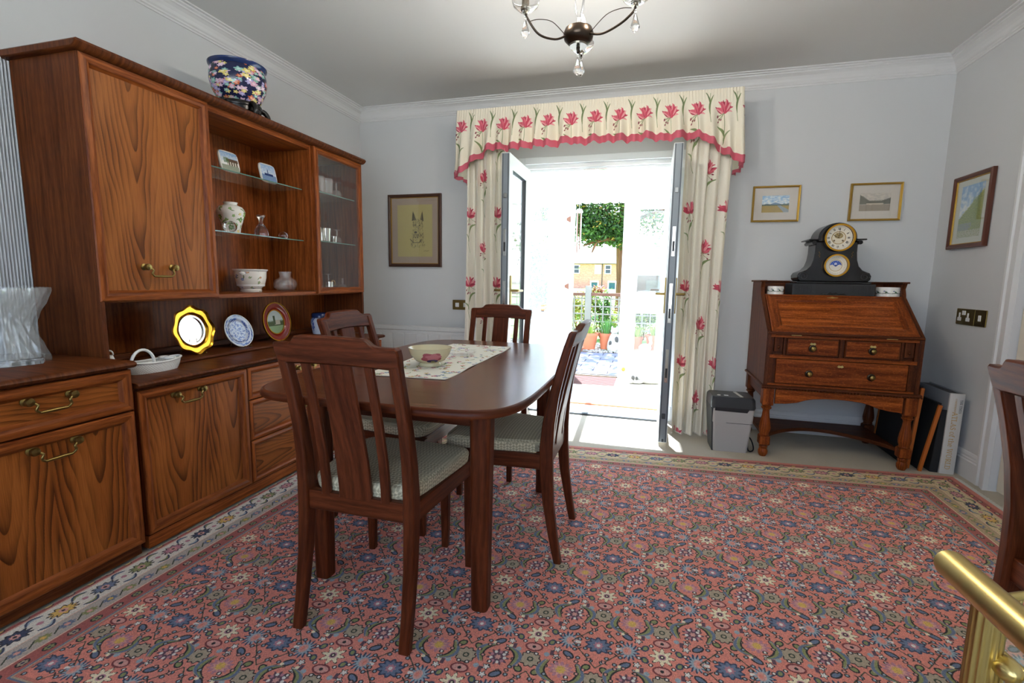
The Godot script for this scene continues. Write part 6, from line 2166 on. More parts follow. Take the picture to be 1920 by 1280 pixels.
# ------------------------------------------------------------------ chairs
func make_chair() -> Node3D:
	var t := thing("dining_chair", "", "chair", Vector3.ZERO, 0, "matching rosewood dining chairs")
	# y -> z of the back posts
	var path := [[0.0, -0.252, 0.173, 0.0135], [0.10, -0.232, 0.173, 0.0165], [0.22, -0.212, 0.172, 0.020], [0.34, -0.202, 0.171, 0.0235], [0.43, -0.200, 0.170, 0.0245], [0.52, -0.206, 0.169, 0.022], [0.62, -0.222, 0.168, 0.0185], [0.72, -0.246, 0.167, 0.016], [0.80, -0.268, 0.167, 0.0145], [0.842, -0.281, 0.167, 0.0135]]
	for s in [-1, 1]:
		var sec := []
		for k in path:
			sec.append([Vector3(s * k[2], k[0], k[1]), 0.0165, k[3]])
		part(t, "back_leg", Geo.new().loft(sec, 0.45), "rosewood")
		part(t, "front_leg", Geo.new().loft([[Vector3(s * 0.196, 0, 0.182), 0.0125, 0.0125], [Vector3(s * 0.196, 0.2, 0.182), 0.016, 0.016], [Vector3(s * 0.196, 0.40, 0.182), 0.018, 0.018]], 0.35), "rosewood")
		# side rails
		var a := Vector3(s * 0.172, 0.375, -0.20)
		var b := Vector3(s * 0.198, 0.375, 0.18)
		var g := Geo.new().box(Vector3.ZERO, Vector3(0.020, 0.056, (b - a).length()), 0.003, 2)
		g.xf(Transform3D(Basis(Vector3.UP, atan2(b.x - a.x, b.z - a.z)), (a + b) / 2))
		part(t, "side_rail", g, "rosewood")
	part(t, "front_rail", Geo.new().bb(-0.185, 0.185, 0.347, 0.403, 0.172, 0.192, 0.003, 0), "rosewood")
	part(t, "back_rail", Geo.new().bb(-0.156, 0.156, 0.350, 0.408, -0.212, -0.190, 0.003, 0), "rosewood")
	# crest: raised centre between concave shoulders, bowed and leaning
	var top := []
	for k in [[-0.186, 0.846], [-0.180, 0.851], [-0.150, 0.8515], [-0.128, 0.853], [-0.117, 0.858], [-0.110, 0.866], [-0.102, 0.872], [-0.092, 0.874], [-0.045, 0.8755], [0.0, 0.876]]:
		top.append(Vector2(k[0], k[1]))
	var ol := PackedVector2Array()
	for p in top:
		ol.append(p)
	for i in range(top.size() - 2, -1, -1):
		ol.append(Vector2(-top[i].x, top[i].y))
	ol.append(Vector2(0.187, 0.83))
	ol.append(Vector2(0.184, 0.795))
	for i in 11:
		var x := lerpf(0.150, -0.150, i / 10.0)
		ol.append(Vector2(x, 0.793 + 0.006 * (1.0 - pow(x / 0.15, 2))))
	ol.append(Vector2(-0.184, 0.795))
	ol.append(Vector2(-0.187, 0.83))
	var wp := func(p: Vector3) -> Vector3:
		return Vector3(p.x, p.y, p.z - 0.016 * (1.0 - pow(p.x / 0.187, 2)) - 0.264 - (p.y - 0.79) * 0.31)
	part(t, "crest_rail", Geo.new().extrude(ol, -0.014, 0.013, 0.005, true, 0.8, wp), "rosewood")
	# splats curve with the posts
	var zat := func(y: float) -> float:
		for i in path.size() - 1:
			if y <= path[i + 1][0]:
				return lerpf(path[i][1], path[i + 1][1], (y - path[i][0]) / (path[i + 1][0] - path[i][0]))
		return path[path.size() - 1][1]
	for k in [[-0.096, 0.0135], [0.0, 0.049], [0.096, 0.0135]]:
		var sec := []
		for i in 11:
			var y := lerpf(0.40, 0.80, i / 10.0)
			var zz: float = zat.call(y) - 0.006 - 0.012 * sin(PI * (y - 0.40) / 0.5) * (1.0 if k[0] == 0.0 else 0.6)
			sec.append([Vector3(k[0], y, zz), k[1] * (1.0 + 0.06 * cos(PI * i / 10.0)), 0.0065])
		part(t, "splat" if k[0] == 0.0 else "back_slat", Geo.new().loft(sec, 0.5), "rosewood")
	# cushion
	var cu := func(u: float, v: float) -> Vector3:
		var a := u * TAU
		var n := 7.0
		var cx := signf(cos(a)) * pow(absf(cos(a)), 2.0 / n)
		var cz := signf(sin(a)) * pow(absf(sin(a)), 2.0 / n)
		var w := lerpf(0.168, 0.214, cz * 0.5 + 0.5)
		if cz < -0.8:
			w = lerpf(w, 0.150, (-0.8 - cz) / 0.2)
		var e := minf(1.0, (1.0 - v) / 0.9)
		var rad := 1.0
		var y := 0.404
		if v < 0.25:
			y = 0.404 + 0.022 * v / 0.25
			rad = 0.985 + 0.015 * v / 0.25
		elif v < 0.5:
			var q := (v - 0.25) / 0.25 * PI / 2
			y = 0.426 + 0.016 * sin(q)
			rad = 1.0 - 0.055 * (1.0 - cos(q))
		else:
			var q := (v - 0.5) / 0.5
			rad = 0.945 * (1.0 - q)
			y = 0.442 + 0.008 * (1.0 - rad * rad)
		return Vector3(cx * w * rad, y, cz * 0.196 * rad - 0.002)
	var cg := Geo.new().surf(56, 28, cu, true)
	for i in cg.v.size():
		var p := cg.v[i]
		cg.uv[i] = Vector2(p.x, p.z + (p.y if p.z > 0 else -p.y))
		if absf(cg.n[i].x) > 0.8:
			cg.uv[i] = Vector2(p.x + p.y, p.z)
	part(t, "seat_cushion", cg, "seat_cloth")
	return t


func build_chairs() -> void:
	var f := 0.010
	var c := make_chair()
	c.position = Vector3(1.630, f, 2.368)
	c.rotation.y = PI
	c.set_meta("label", "nearest rosewood dining chair with its slatted back towards us")
	copy(c, Vector3(1.874, f, 1.896), -PI / 2, "rosewood dining chair at the table's right side, seen from the side against the doors")
	copy(c, Vector3(1.56, f, 1.255), 0.0, "rosewood dining chair at the far end of the table before the left curtain")
	copy(c, Vector3(1.390, f, 1.850), PI / 2, "rosewood dining chair at the table's left side, its pale lit crest before the sideboard")
	copy(c, Vector3(3.45, f, 2.545), PI / 2, "rosewood dining chair cut off at the right edge behind the brass trolley")


# ------------------------------------------------------------------ curtains
func curtain_fn(x0: float, x1: float, z: float, y0: float, y1: float, folds: float, amp: float, ph: float, flare: float) -> Callable:
	return func(u: float, v: float) -> Vector3:
		var w := u * folds * TAU + ph
		var d := amp * (sin(w) + 0.35 * sin(w * 2.1 + 1.3 + v * 0.6) + 0.25 * sin(w * 0.47 + 2.0)) * lerpf(0.75, 1.1, v)
		var s := 0.35 * cos(w) * (x1 - x0) / (folds * TAU)
		var x := lerpf(x0, x1, u) + s + flare * v * (u - 0.5) + 0.006 * sin(v * 5.0 + w)
		return Vector3(x, lerpf(y1, y0, v), z + d)


func build_curtains() -> void:
	for k in [[1.085, 1.375, 4.3, 0.4, "left_curtain", "left cream curtain printed with pink lilies beside the open door", 0.02], [2.575, 2.850, 4.0, 2.4, "right_curtain", "right cream curtain printed with pink lilies between the door and bureau", -0.02]]:
		var f := curtain_fn(k[0], k[1], 0.315, 0.012, 1.985, k[2], 0.031, k[3], k[6])
		var g := Geo.new().surf(150, 30, f, true)
		# cloth length across the folds drives the print
		var run := []
		var acc := 0.0
		var last: Vector3 = f.call(0.0, 0.6)
		for i in 151:
			var p: Vector3 = f.call(i / 150.0, 0.6)
			acc += (p - last).length()
			run.append(acc)
			last = p
		for i in g.uv.size():
			g.uv[i] = Vector2(run[i % 151] + k[3] * 0.21, (1.985 - g.v[i].y) + 0.11)
		var t := thing("curtain", k[5], "curtain", Vector3.ZERO, 0, "french door curtains")
		part(t, "drape", g, "curtain")
		var hm := []
		for i in 76:
			hm.append(f.call(i / 75.0, 1.0) + Vector3(0, 0.004, 0))
		part(t, "hem", Geo.new().tube(hm, 0.004, 6), "paper")
	# pelmet: gathered heading, frilled body whose hem rises towards the middle, pink binding
	var xs0 := 1.03
	var xs1 := 2.885
	var hem := func(u: float) -> float:
		if u < 0.10 or u > 0.90:
			return 1.785
		var e := minf(u - 0.10, 0.90 - u) / 0.80
		return lerpf(1.785, 1.945, smoothstep(0.0, 0.15, e)) + 0.012 * smoothstep(0.1, 0.5, e) + 0.004 * sin(u * 60.0)
	var fold := func(u: float, v: float) -> float:
		var w := u * 26.0 * TAU
		var a := 0.042 * smoothstep(0.12, 1.0, v)
		return a * (0.7 * sin(w + 0.9 * sin(u * 21.0)) + 0.5 * sin(w * 0.53 + 1.0)) + 0.003 * sin(u * 130.0 * TAU) * (1.0 - smoothstep(0.12, 0.3, v))
	# the path along the board: out from the wall, across, and back
	var 	body := func(u: float, v: float) -> Vector3:
		var y := lerpf(2.205, hem.call(u), v)
		var fd: float = fold.call(u, v)
		var fl := 0.03 * v
		if u < 0.10:
			return Vector3(xs0 - fd * 0.5 - fl, y, lerpf(0.008, 0.38, u / 0.10) - 0.02 * v * (u / 0.10))
		if u > 0.90:
			return Vector3(xs1 + fd * 0.5 + fl, y, lerpf(0.008, 0.38, (1.0 - u) / 0.10) - 0.02 * v * ((1.0 - u) / 0.10))
		var t := (u - 0.10) / 0.80
		return Vector3(lerpf(xs0 - fl, xs1 + fl, t), y, 0.38 + fd)
	var g := Geo.new().surf(520, 22, body, true)
	for i in g.uv.size():
		g.uv[i] = Vector2((g.uv[i].x - 0.10) / 0.80 * 12.0 + 0.25, (2.205 - g.v[i].y) / 0.46)
	var t := thing("pelmet", "gathered cream pelmet with pink lilies and frilled pink binding over the doors", "pelmet")
	part(t, "frill", g, "pelmet")
	var bind := func(u: float, v: float) -> Vector3:
		var p: Vector3 = body.call(u, 1.0)
		var n := Vector3(0, 0, 1)
		if u < 0.10:
			n = Vector3(-1, 0, 0)
		elif u > 0.90:
			n = Vector3(1, 0, 0)
		return p + Vector3(0, 0.020 - 0.045 * v + 0.004 * sin(u * 330.0), 0) + n * 0.0025 * (1.0 if v < 0.5 else 0.4)
	part(t, "binding", Geo.new().surf(520, 3, bind, true), "pink_trim")
	part(t, "board", Geo.new().bb(xs0 + 0.006, xs1 - 0.006, 2.182, 2.198, 0.006, 0.36, 0.002), "cream_door")
	part(t, "lining", Geo.new().bb(xs0 + 0.03, xs1 - 0.03, 2.02, 2.182, 0.325, 0.328, 0.0), "paper")

# ------------------------------------------------------------------ bureau
func build_bureau() -> void:
	var t := thing("oak_bureau", "small oak bureau with a sloping fall and turned legs by the right wall", "bureau", Vector3(3.462, 0, 0.33))
	var zb := -0.265
	var zf := 0.265
	# cheeks
	for s in [-1, 1]:
		var o := PackedVector2Array([Vector2(zb, 0.44), Vector2(zf, 0.44), Vector2(zf, 0.745), Vector2(0.262, 0.756), Vector2(0.005, 0.965), Vector2(0.0, 0.985), Vector2(-0.012, 1.012), Vector2(0.004, 1.045), Vector2(zb, 1.045)])
		o.reverse()
		var g := Geo.new().extrude(o, -0.011, 0.011, 0.002, false)
		g.xf(Transform3D(Basis(Vector3.UP, -PI / 2), Vector3(s * 0.377, 0, 0)))
		part(t, "side_panel", g, "oak_dark")
		part(t, "top_cap", Geo.new().bb(s * 0.377 - 0.020, s * 0.377 + 0.020, 1.045, 1.055, zb, 0.014, 0.003, 2), "oak_dark")
	part(t, "back_board", Geo.new().bb(-0.367, 0.367, 0.44, 1.045, zb, zb + 0.014, 0.002, 0), "oak_dark")
	part(t, "top_cap", Geo.new().bb(-0.40, 0.40, 1.045, 1.055, zb - 0.004, zb + 0.022, 0.003, 0), "oak_dark")
	part(t, "top_shelf", Geo.new().bb(-0.367, 0.367, 0.948, 0.966, zb + 0.014, 0.012, 0.003, 0), "oak")
	part(t, "carcass", Geo.new().bb(-0.366, 0.366, 0.442, 0.742, zb + 0.014, zf - 0.022, 0.001, 0), "oak_dark")
	# fall front, hinged low, leaning back
	var fall := Node3D.new()
	var a := Vector3(0, 0.756, 0.265)
	var b := Vector3(0, 0.966, 0.008)
	var len := (b - a).length()
	var up := (b - a).normalized()
	var out := Vector3.RIGHT.cross(up)
	var bs := Basis(Vector3.RIGHT, up, out)
	fall.free()
	var fg := Geo.new().frame(0.728, len, [Vector2(0, -0.016), Vector2(0, 0.002), Vector2(0.004, 0.006), Vector2(0.050, 0.006), Vector2(0.056, 0.003), Vector2(0.062, -0.003)])
	fg.xf(Transform3D(bs, (a + b) / 2))
	var fo := part(t, "fall_front", fg, "oak")
	part(fo, "panel", Geo.new().box(Vector3(0, 0, -0.008), Vector3(0.64, len - 0.09, 0.010), 0.001, 0, Vector2(0.3, 0.2)).xf(Transform3D(bs, (a + b) / 2)), "oak_bright")
	part(fo, "escutcheon", Geo.new().extrude(PackedVector2Array([Vector2(-0.030, 0), Vector2(-0.012, 0.003), Vector2(0, 0.009), Vector2(0.012, 0.003), Vector2(0.030, 0), Vector2(0.012, -0.004), Vector2(0, -0.007), Vector2(-0.012, -0.004)]), 0.0, 0.003, 0.0008).xf(Transform3D(bs, (a + b) / 2 + up * (len / 2 - 0.026) + out * 0.006)), "brass")
	part(t, "fall_lip", Geo.new().bb(-0.385, 0.385, 0.742, 0.757, 0.10, 0.276, 0.005, 0), "oak_dark")
	for s in [-1, 1]:
		part(t, "hinge", Geo.new().bb(s * 0.235 - 0.026, s * 0.235 + 0.026, 0.738, 0.7425, 0.262, 0.2685, 0.001), "brass")
	# rails and drawers
	for k in [[0.725, 0.742], [0.602, 0.622], [0.440, 0.452]]:
		part(t, "rail", Geo.new().bb(-0.366, 0.366, k[0], k[1], zf - 0.022, zf - 0.004, 0.001, 0), "oak")
	part(t, "post", Geo.new().bb(-0.012, 0.012, 0.622, 0.725, zf - 0.022, zf - 0.004, 0.001, 1), "oak_dark")
	for s in [-1, 1]:
		part(t, "post", Geo.new().bb(s * 0.348 - 0.018, s * 0.348 + 0.018, 0.452, 0.602, zf - 0.022, zf - 0.004, 0.001, 1), "oak_dark")
		part(t, "post", Geo.new().bb(s * 0.290 - 0.007, s * 0.290 + 0.007, 0.622, 0.725, zf - 0.022, zf - 0.004, 0.001, 1), "oak_dark")
		part(t, "post", Geo.new().bb(s * 0.359 - 0.010, s * 0.359 + 0.010, 0.622, 0.725, zf - 0.022, zf - 0.004, 0.001, 1), "oak_dark")
		var lp := part(t, "loper", Geo.new().bb(s * 0.323 - 0.022, s * 0.323 + 0.022, 0.640, 0.724, zf - 0.10, zf - 0.005, 0.002, 1), "oak_dark")
		part(lp, "pull", Geo.new().ball(Vector3(s * 0.323, 0.668, zf), Vector3(0.008, 0.010, 0.008), 10), "oak_dark")
	var knob := func(p: Node3D, x: float, y: float) -> void:
		part(p, "rose", Geo.new().lathe([Vector2(0, 0), Vector2(0.021, 0), Vector2(0.020, 0.003), Vector2(0.014, 0.005), Vector2(0.012, 0.004), Vector2(0, 0.004)], 22).xf(Transform3D(Basis(Vector3.RIGHT, PI / 2), Vector3(x, y, zf + 0.001))), "bronze")
		part(p, "knob", Geo.new().lathe([Vector2(0, 0.004), Vector2(0.006, 0.004), Vector2(0.006, 0.010), Vector2(0.012, 0.014), Vector2(0.013, 0.020), Vector2(0.008, 0.024), Vector2(0, 0.025)], 18).xf(Transform3D(Basis(Vector3.RIGHT, PI / 2), Vector3(x, y, zf + 0.001))), "old_brass")
	var key := func(p: Node3D, x: float, y: float) -> void:
		part(p, "escutcheon", Geo.new().extrude(PackedVector2Array([Vector2(-0.017, -0.002), Vector2(-0.010, 0.008), Vector2(0, 0.004), Vector2(0.010, 0.008), Vector2(0.017, -0.002), Vector2(0.008, -0.008), Vector2(0, -0.006), Vector2(-0.008, -0.008)]), 0.0, 0.003, 0.001).xf(Transform3D(Basis.IDENTITY, Vector3(x, y, zf))), "brass")
	for s in [-1, 1]:
		var d := part(t, "drawer", Geo.new().bb(s * 0.148 - 0.132, s * 0.148 + 0.132, 0.625, 0.722, zf - 0.02, zf - 0.002, 0.003, 0, Vector2(s * 0.4, 0.2)), "oak")
		part(d, "bead", Geo.new().frame(0.262, 0.095, [Vector2(0, 0), Vector2(0, 0.003), Vector2(0.004, 0.003), Vector2(0.005, 0)]).xf(Transform3D(Basis.IDENTITY, Vector3(s * 0.148, 0.6735, zf - 0.002))), "oak_dark")
		knob.call(d, s * 0.148, 0.668)
		key.call(d, s * 0.148, 0.694)
	var ld := part(t, "drawer", Geo.new().bb(-0.328, 0.328, 0.455, 0.599, zf - 0.02, zf - 0.002, 0.003, 0, Vector2(0.7, 0.5)), "oak")
	for s in [-1, 1]:
		knob.call(ld, s * 0.155, 0.520)
	key.call(ld, 0, 0.572)
	# stand
	part(t, "moulding", Geo.new().bb(-0.400, 0.400, 0.424, 0.441, zb, zf + 0.022, 0.006, 0), "oak_dark")
	var bd := Geo.new()
	for i in 52:
		bd.ball(Vector3(-0.395 + i * 0.0155, 0.424, zf + 0.018), Vector3(0.006, 0.006, 0.006), 6)
	part(t, "bead_moulding", bd, "oak_dark").set_meta("kind", "stuff")
	var ap := PackedVector2Array([Vector2(-0.32, 0.42), Vector2(0.32, 0.42), Vector2(0.32, 0.330)])
	for k in [[0.26, 0.334], [0.20, 0.346], [0.16, 0.362], [0.145, 0.366], [0.12, 0.372], [0.06, 0.378], [0.0, 0.380], [-0.06, 0.378], [-0.12, 0.372], [-0.145, 0.366], [-0.16, 0.362], [-0.20, 0.346], [-0.26, 0.334], [-0.32, 0.330]]:
		ap.append(Vector2(k[0], k[1]))
	part(t, "apron", Geo.new().extrude(ap, zf - 0.012, zf + 0.006, 0.003), "oak_bright")
	for s in [-1, 1]:
		part(t, "side_rail", Geo.new().bb(s * 0.362 - 0.010, s * 0.362 + 0.010, 0.345, 0.424, zb + 0.04, zf - 0.04, 0.002, 2), "oak_dark")
		for z in [zf - 0.018, zb + 0.034]:
			var c := Vector3(s * 0.357, 0, z)
			var lg := Geo.new()
			lg.bb(c.x - 0.030, c.x + 0.030, 0.318, 0.424, z - 0.030, z + 0.030, 0.003)
			lg.lathe([Vector2(0.022, 0.128), Vector2(0.027, 0.134), Vector2(0.024, 0.142), Vector2(0.030, 0.158), Vector2(0.032, 0.178), Vector2(0.028, 0.210), Vector2(0.021, 0.250), Vector2(0.018, 0.280), Vector2(0.020, 0.290), Vector2(0.028, 0.296), Vector2(0.028, 0.303), Vector2(0.022, 0.306), Vector2(0.026, 0.312), Vector2(0.026, 0.320)], 22, c)
			lg.bb(c.x - 0.030, c.x + 0.030, 0.072, 0.130, z - 0.030, z + 0.030, 0.006)
			lg.lathe([Vector2(0, 0.001), Vector2(0.018, 0.001), Vector2(0.026, 0.016), Vector2(0.027, 0.034), Vector2(0.020, 0.050), Vector2(0.024, 0.056), Vector2(0.024, 0.064), Vector2(0.018, 0.074)], 22, c)
			part(t, "leg", lg, "oak" if z > 0 else "oak_dark")
	# flat stretcher, hollowed in front
	var st := PackedVector2Array([Vector2(-0.345, -zb - 0.06), Vector2(-0.345, -zb), Vector2(0.345, -zb), Vector2(0.345, -zb - 0.06)])
	st = PackedVector2Array()
	for i in 25:
		var x := lerpf(-0.345, 0.345, i / 24.0)
		st.append(Vector2(x, -(zf - 0.035 - 0.30 * pow(cos(PI * x / 0.72), 0.8))))
	st.append(Vector2(0.345, -zb - 0.02))
	st.append(Vector2(-0.345, -zb - 0.02))
	part(t, "stretcher", Geo.new().extrude(st, 0.088, 0.110, 0.003).xf(Transform3D(Basis(Vector3.RIGHT, -PI / 2), Vector3.ZERO)), "oak_dark")
	# pots on top
	for k in [[3.165, 0.047, 0.052, 0.315, "small white pot with a blue and green leaf band left of the black clock"], [3.780, 0.060, 0.057, 0.300, "wider white pot with a blue and green leaf band right of the black clock"]]:
		var p := thing("banded_pot", k[4], "pot", Vector3(k[0], 0.966, k[3] - 0.03), 0, "banded pots on the bureau")
		part(p, "body", Geo.new().lathe([Vector2(0, 0), Vector2(k[1], 0), Vector2(k[1], 0.010)], 36), "white_china")
		part(p, "leaf_band", Geo.new().lathe([Vector2(k[1], 0.010), Vector2(k[1] + 0.0004, 0.012), Vector2(k[1] + 0.0004, k[2] - 0.010), Vector2(k[1], k[2] - 0.008)], 36), "bandpot")
		part(p, "rim", Geo.new().lathe([Vector2(k[1], k[2] - 0.008), Vector2(k[1] - 0.001, k[2]), Vector2(k[1] - 0.006, k[2]), Vector2(k[1] - 0.007, 0.006), Vector2(0, 0.005)], 36), "white_china")
	M.bandpot.uv1_scale = Vector3(1, -27.0, 1)


func build_clock() -> void:
	var t := thing("slate_clock", "black slate mantel clock with two round dials on the bureau", "clock", Vector3(3.470, 0.966, 0.245))
	var z := 0.075
	part(t, "plinth", Geo.new().bb(-0.222, 0.222, 0.0, 0.072, -0.085, z + 0.012, 0.003), "slate_matt")
	part(t, "step", Geo.new().bb(-0.200, 0.200, 0.072, 0.086, -0.08, z + 0.010, 0.004), "slate_black")
	part(t, "apron", Geo.new().extrude(PackedVector2Array([Vector2(-0.075, 0.002), Vector2(-0.06, 0.014), Vector2(-0.03, 0.010), Vector2(-0.015, 0.020), Vector2(0, 0.014), Vector2(0.015, 0.020), Vector2(0.03, 0.010), Vector2(0.06, 0.014), Vector2(0.075, 0.002)]), z + 0.012, z + 0.018, 0.001), "ebony")
	var fl := Geo.new()
	for s in [-1, 1]:
		for i in 12:
			fl.bb(s * (0.100 + i * 0.0098) - 0.003, s * (0.100 + i * 0.0098) + 0.003, 0.012, 0.062, z + 0.012, z + 0.0145, 0.001)
	part(t, "fluting", fl, "slate_matt").set_meta("kind", "stuff")
	# scrolled body
	var half := [Vector2(0.182, 0.086), Vector2(0.195, 0.098), Vector2(0.198, 0.120), Vector2(0.188, 0.138), Vector2(0.168, 0.146), Vector2(0.148, 0.156), Vector2(0.128, 0.180), Vector2(0.117, 0.215), Vector2(0.112, 0.260), Vector2(0.112, 0.325)]
	var o := PackedVector2Array()
	for p in half:
		o.append(p)
	for i in range(half.size() - 1, -1, -1):
		o.append(Vector2(-half[i].x, half[i].y))
	part(t, "body", Geo.new().extrude(o, -0.075, z, 0.004, false), "slate_black")
	for s in [-1, 1]:
		var sc := Geo.new()
		var sp := []
		for i in 40:
			var a := i / 39.0 * TAU * 1.6
			var r := lerpf(0.026, 0.005, i / 39.0)
			sp.append(Vector3(s * (0.163 + cos(a) * r), 0.116 + sin(a) * r, z + 0.001))
		sc.tube(sp, 0.0028, 6)
		part(t, "volute", sc, "slate_matt")
		part(t, "shoulder", Geo.new().bb(s * 0.125 - 0.028, s * 0.125 + 0.028, 0.333, 0.341, -0.085, z + 0.012, 0.003), "slate_black")
		part(t, "bracket", Geo.new().lathe([Vector2(0, -0.08), Vector2(0.012, -0.08), Vector2(0.012, 0.08), Vector2(0, 0.08)], 16).xf(Transform3D(Basis(Vector3.RIGHT, PI / 2), Vector3(s * 0.122, 0.320, 0.0))), "slate_black")
	# arched head
	var ar := PackedVector2Array([Vector2(0.104, 0.325), Vector2(0.104, 0.345)])
	for i in 25:
		var a := PI * i / 24.0
		ar.append(Vector2(cos(a) * 0.103, 0.345 + sin(a) * 0.092))
	ar.append(Vector2(-0.104, 0.325))
	part(t, "head", Geo.new().extrude(ar, -0.080, z + 0.006, 0.004, false), "slate_black")
	var d := part(t, "dial", disc_geo(0.073, z + 0.008).xf(Transform3D(Basis.IDENTITY, Vector3(0.004, 0.347, 0))), "dial")
	part(d, "bezel", ring_geo(0.072, 0.081, 0, 0.014).xf(Transform3D(Basis.IDENTITY, Vector3(0.004, 0.347, z + 0.016 + 0.006))), "gold")
	var hd := Geo.new()
	hd.bb(-0.0015, 0.0015, 0, 0.036, 0, 0.001).xf(Transform3D(Basis(Vector3.BACK, 1.05), Vector3(0.004, 0.347, z + 0.011)))
	var n0 := hd.v.size()
	hd.bb(-0.001, 0.001, 0, 0.054, 0, 0.001).xf(Transform3D(Basis(Vector3.BACK, -0.05), Vector3(0.004, 0.347, z + 0.012)), n0)
	part(d, "hands", hd, "bronze")
	var md := part(t, "moon_dial", disc_geo(0.060, z + 0.003).xf(Transform3D(Basis.IDENTITY, Vector3(0.004, 0.183, 0))), "moon_dial")
	part(md, "bezel", ring_geo(0.059, 0.067, 0, 0.012).xf(Transform3D(Basis.IDENTITY, Vector3(0.004, 0.183, z + 0.013))), "gold")
	part(md, "arbor", Geo.new().ball(Vector3(0.004, 0.183, z + 0.005), Vector3(0.004, 0.004, 0.003), 8), "bronze")
	var st := Geo.new()
	for s in [-1, 1]:
		for i in 4:
			st.ball(Vector3(s * (0.085 + 0.004 * (i % 2)), 0.235 + i * 0.009, z), Vector3(0.0022, 0.0022, 0.001), 6)
	part(t, "gilt_studs", st, "gold").set_meta("kind", "stuff")


# ------------------------------------------------------------------ by the corner
func build_corner_things() -> void:
	var t := thing("paper_shredder", "grey paper shredder with a black lid beside the bureau", "shredder", Vector3(2.918, 0, 0.49), 0.04)
	var bg := Geo.new()
	bg.loft([[Vector3(0, 0.0, 0), 0.098, 0.085], [Vector3(0, 0.01, 0), 0.100, 0.088], [Vector3(0, 0.185, 0), 0.113, 0.104], [Vector3(0, 0.19, 0), 0.116, 0.107], [Vector3(0, 0.275, 0), 0.120, 0.112]], 0.16)
	part(t, "bin", bg, "grey_plastic")
	part(t, "grip_line", Geo.new().bb(-0.035, 0.112, 0.186, 0.190, 0.095, 0.1065, 0.001), "dark_plastic")
	part(t, "side_panel", Geo.new().loft([[Vector3(-0.094, 0.0, 0), 0.010, 0.080], [Vector3(-0.113, 0.275, 0), 0.012, 0.108]], 0.3), "dark_plastic")
	part(t, "window", Geo.new().extrude(PackedVector2Array([Vector2(-0.105, 0.262), Vector2(0.078, 0.258), Vector2(0.095, 0.288), Vector2(-0.105, 0.290)]), 0.100, 0.1145, 0.002), "black")
	var ld := part(t, "lid", Geo.new().loft([[Vector3(0, 0.270, 0), 0.122, 0.110], [Vector3(0, 0.288, 0), 0.128, 0.116], [Vector3(0, 0.330, -0.008), 0.126, 0.106], [Vector3(0, 0.342, -0.012), 0.118, 0.092]], 0.25), "dark_plastic")
	part(ld, "slot", Geo.new().box(Vector3.ZERO, Vector3(0.018, 0.003, 0.14), 0.001).xf(Transform3D(Basis(Vector3.UP, 0.12), Vector3(0.045, 0.3435, -0.01))), "pale_plastic")
	part(ld, "button", Geo.new().ball(Vector3(-0.075, 0.3425, 0.035), Vector3(0.011, 0.004, 0.010), 12), "pale_plastic")
	part(ld, "switch", Geo.new().bb(-0.045, -0.020, 0.341, 0.345, 0.025, 0.042, 0.002), "pale_plastic")
	var cb := Geo.new().tube(smooth([Vector3(0.10, 0.09, -0.06), Vector3(0.14, 0.06, -0.03), Vector3(0.15, 0.012, 0.02), Vector3(0.12, 0.006, 0.06), Vector3(0.118, 0.02, 0.0), Vector3(0.14, 0.12, -0.10)], 5), 0.004, 7)
	part(t, "cable", cb, "black")
	# leaning boards with orange edges
	var boards := [[Vector3(3.862, 0.0, 0.320), 0.40, 0.06, 0.47, "tall black board edged in orange wood leaning nearest the bureau leg"], [Vector3(3.908, 0.0, 0.35), 0.40, 0.155, 0.39, "shorter black board edged in orange wood leaning before the white atlas"]]
	for k in boards:
		var b := thing("leaning_board", k[4], "board", k[0], 0, "boards leaning in the corner")
		var h: float = k[3]
		part(b, "board", Geo.new().bb(-0.002, 0.010, 0.004, h, -0.21, 0.205, 0.001), "board_black")
		part(b, "front_edge", Geo.new().bb(-0.006, 0.012, 0.0, h, 0.205, 0.221, 0.002), "orange_wood")
		part(b, "rear_edge", Geo.new().bb(-0.006, 0.012, 0.0, h, -0.226, -0.21, 0.002), "orange_wood")
		part(b, "top_edge", Geo.new().bb(-0.006, 0.012, h, h + 0.010, -0.21, 0.205, 0.002, 2), "board_black")
		b.rotation = Vector3(0, 0, -k[2])
	var fo := thing("black_folder", "thick black folder standing between the orange edged board and the white atlas", "folder", Vector3(3.975, 0, 0.35))
	part(fo, "cover", Geo.new().bb(-0.014, -0.010, 0.0, 0.36, -0.19, 0.205, 0.001).bb(0.020, 0.024, 0.0, 0.36, -0.19, 0.205, 0.001).bb(-0.014, 0.024, 0.0, 0.36, 0.205, 0.209, 0.001), "board_black")
	part(fo, "pages", Geo.new().bb(-0.010, 0.020, 0.004, 0.35, -0.185, 0.204, 0.001), "paper")
	fo.rotation.z = -0.05
	var at := thing("large_atlas", "large white and grey atlas standing against the right wall", "book", Vector3(4.036, 0, 0.385))
	part(at, "cover", Geo.new().bb(-0.034, -0.030, 0, 0.455, -0.17, 0.175, 0.001).bb(0.030, 0.034, 0, 0.455, -0.17, 0.175, 0.001), "jacket_grey")
	part(at, "pages", Geo.new().bb(-0.030, 0.030, 0.004, 0.449, -0.165, 0.172, 0.001), "slate_matt")
	var sp := part(at, "spine", Geo.new().extrude(PackedVector2Array([Vector2(-0.034, 0.172), Vector2(0.034, 0.172), Vector2(0.034, 0.182), Vector2(0.020, 0.187), Vector2(-0.020, 0.187), Vector2(-0.034, 0.182)]), 0.0, 0.455, 0.001).xf(Transform3D(Basis(Vector3.RIGHT, Vector3.BACK, Vector3.UP), Vector3.ZERO)), "jacket_white")
	var bs := Basis(Vector3.DOWN, Vector3.RIGHT, Vector3.BACK)
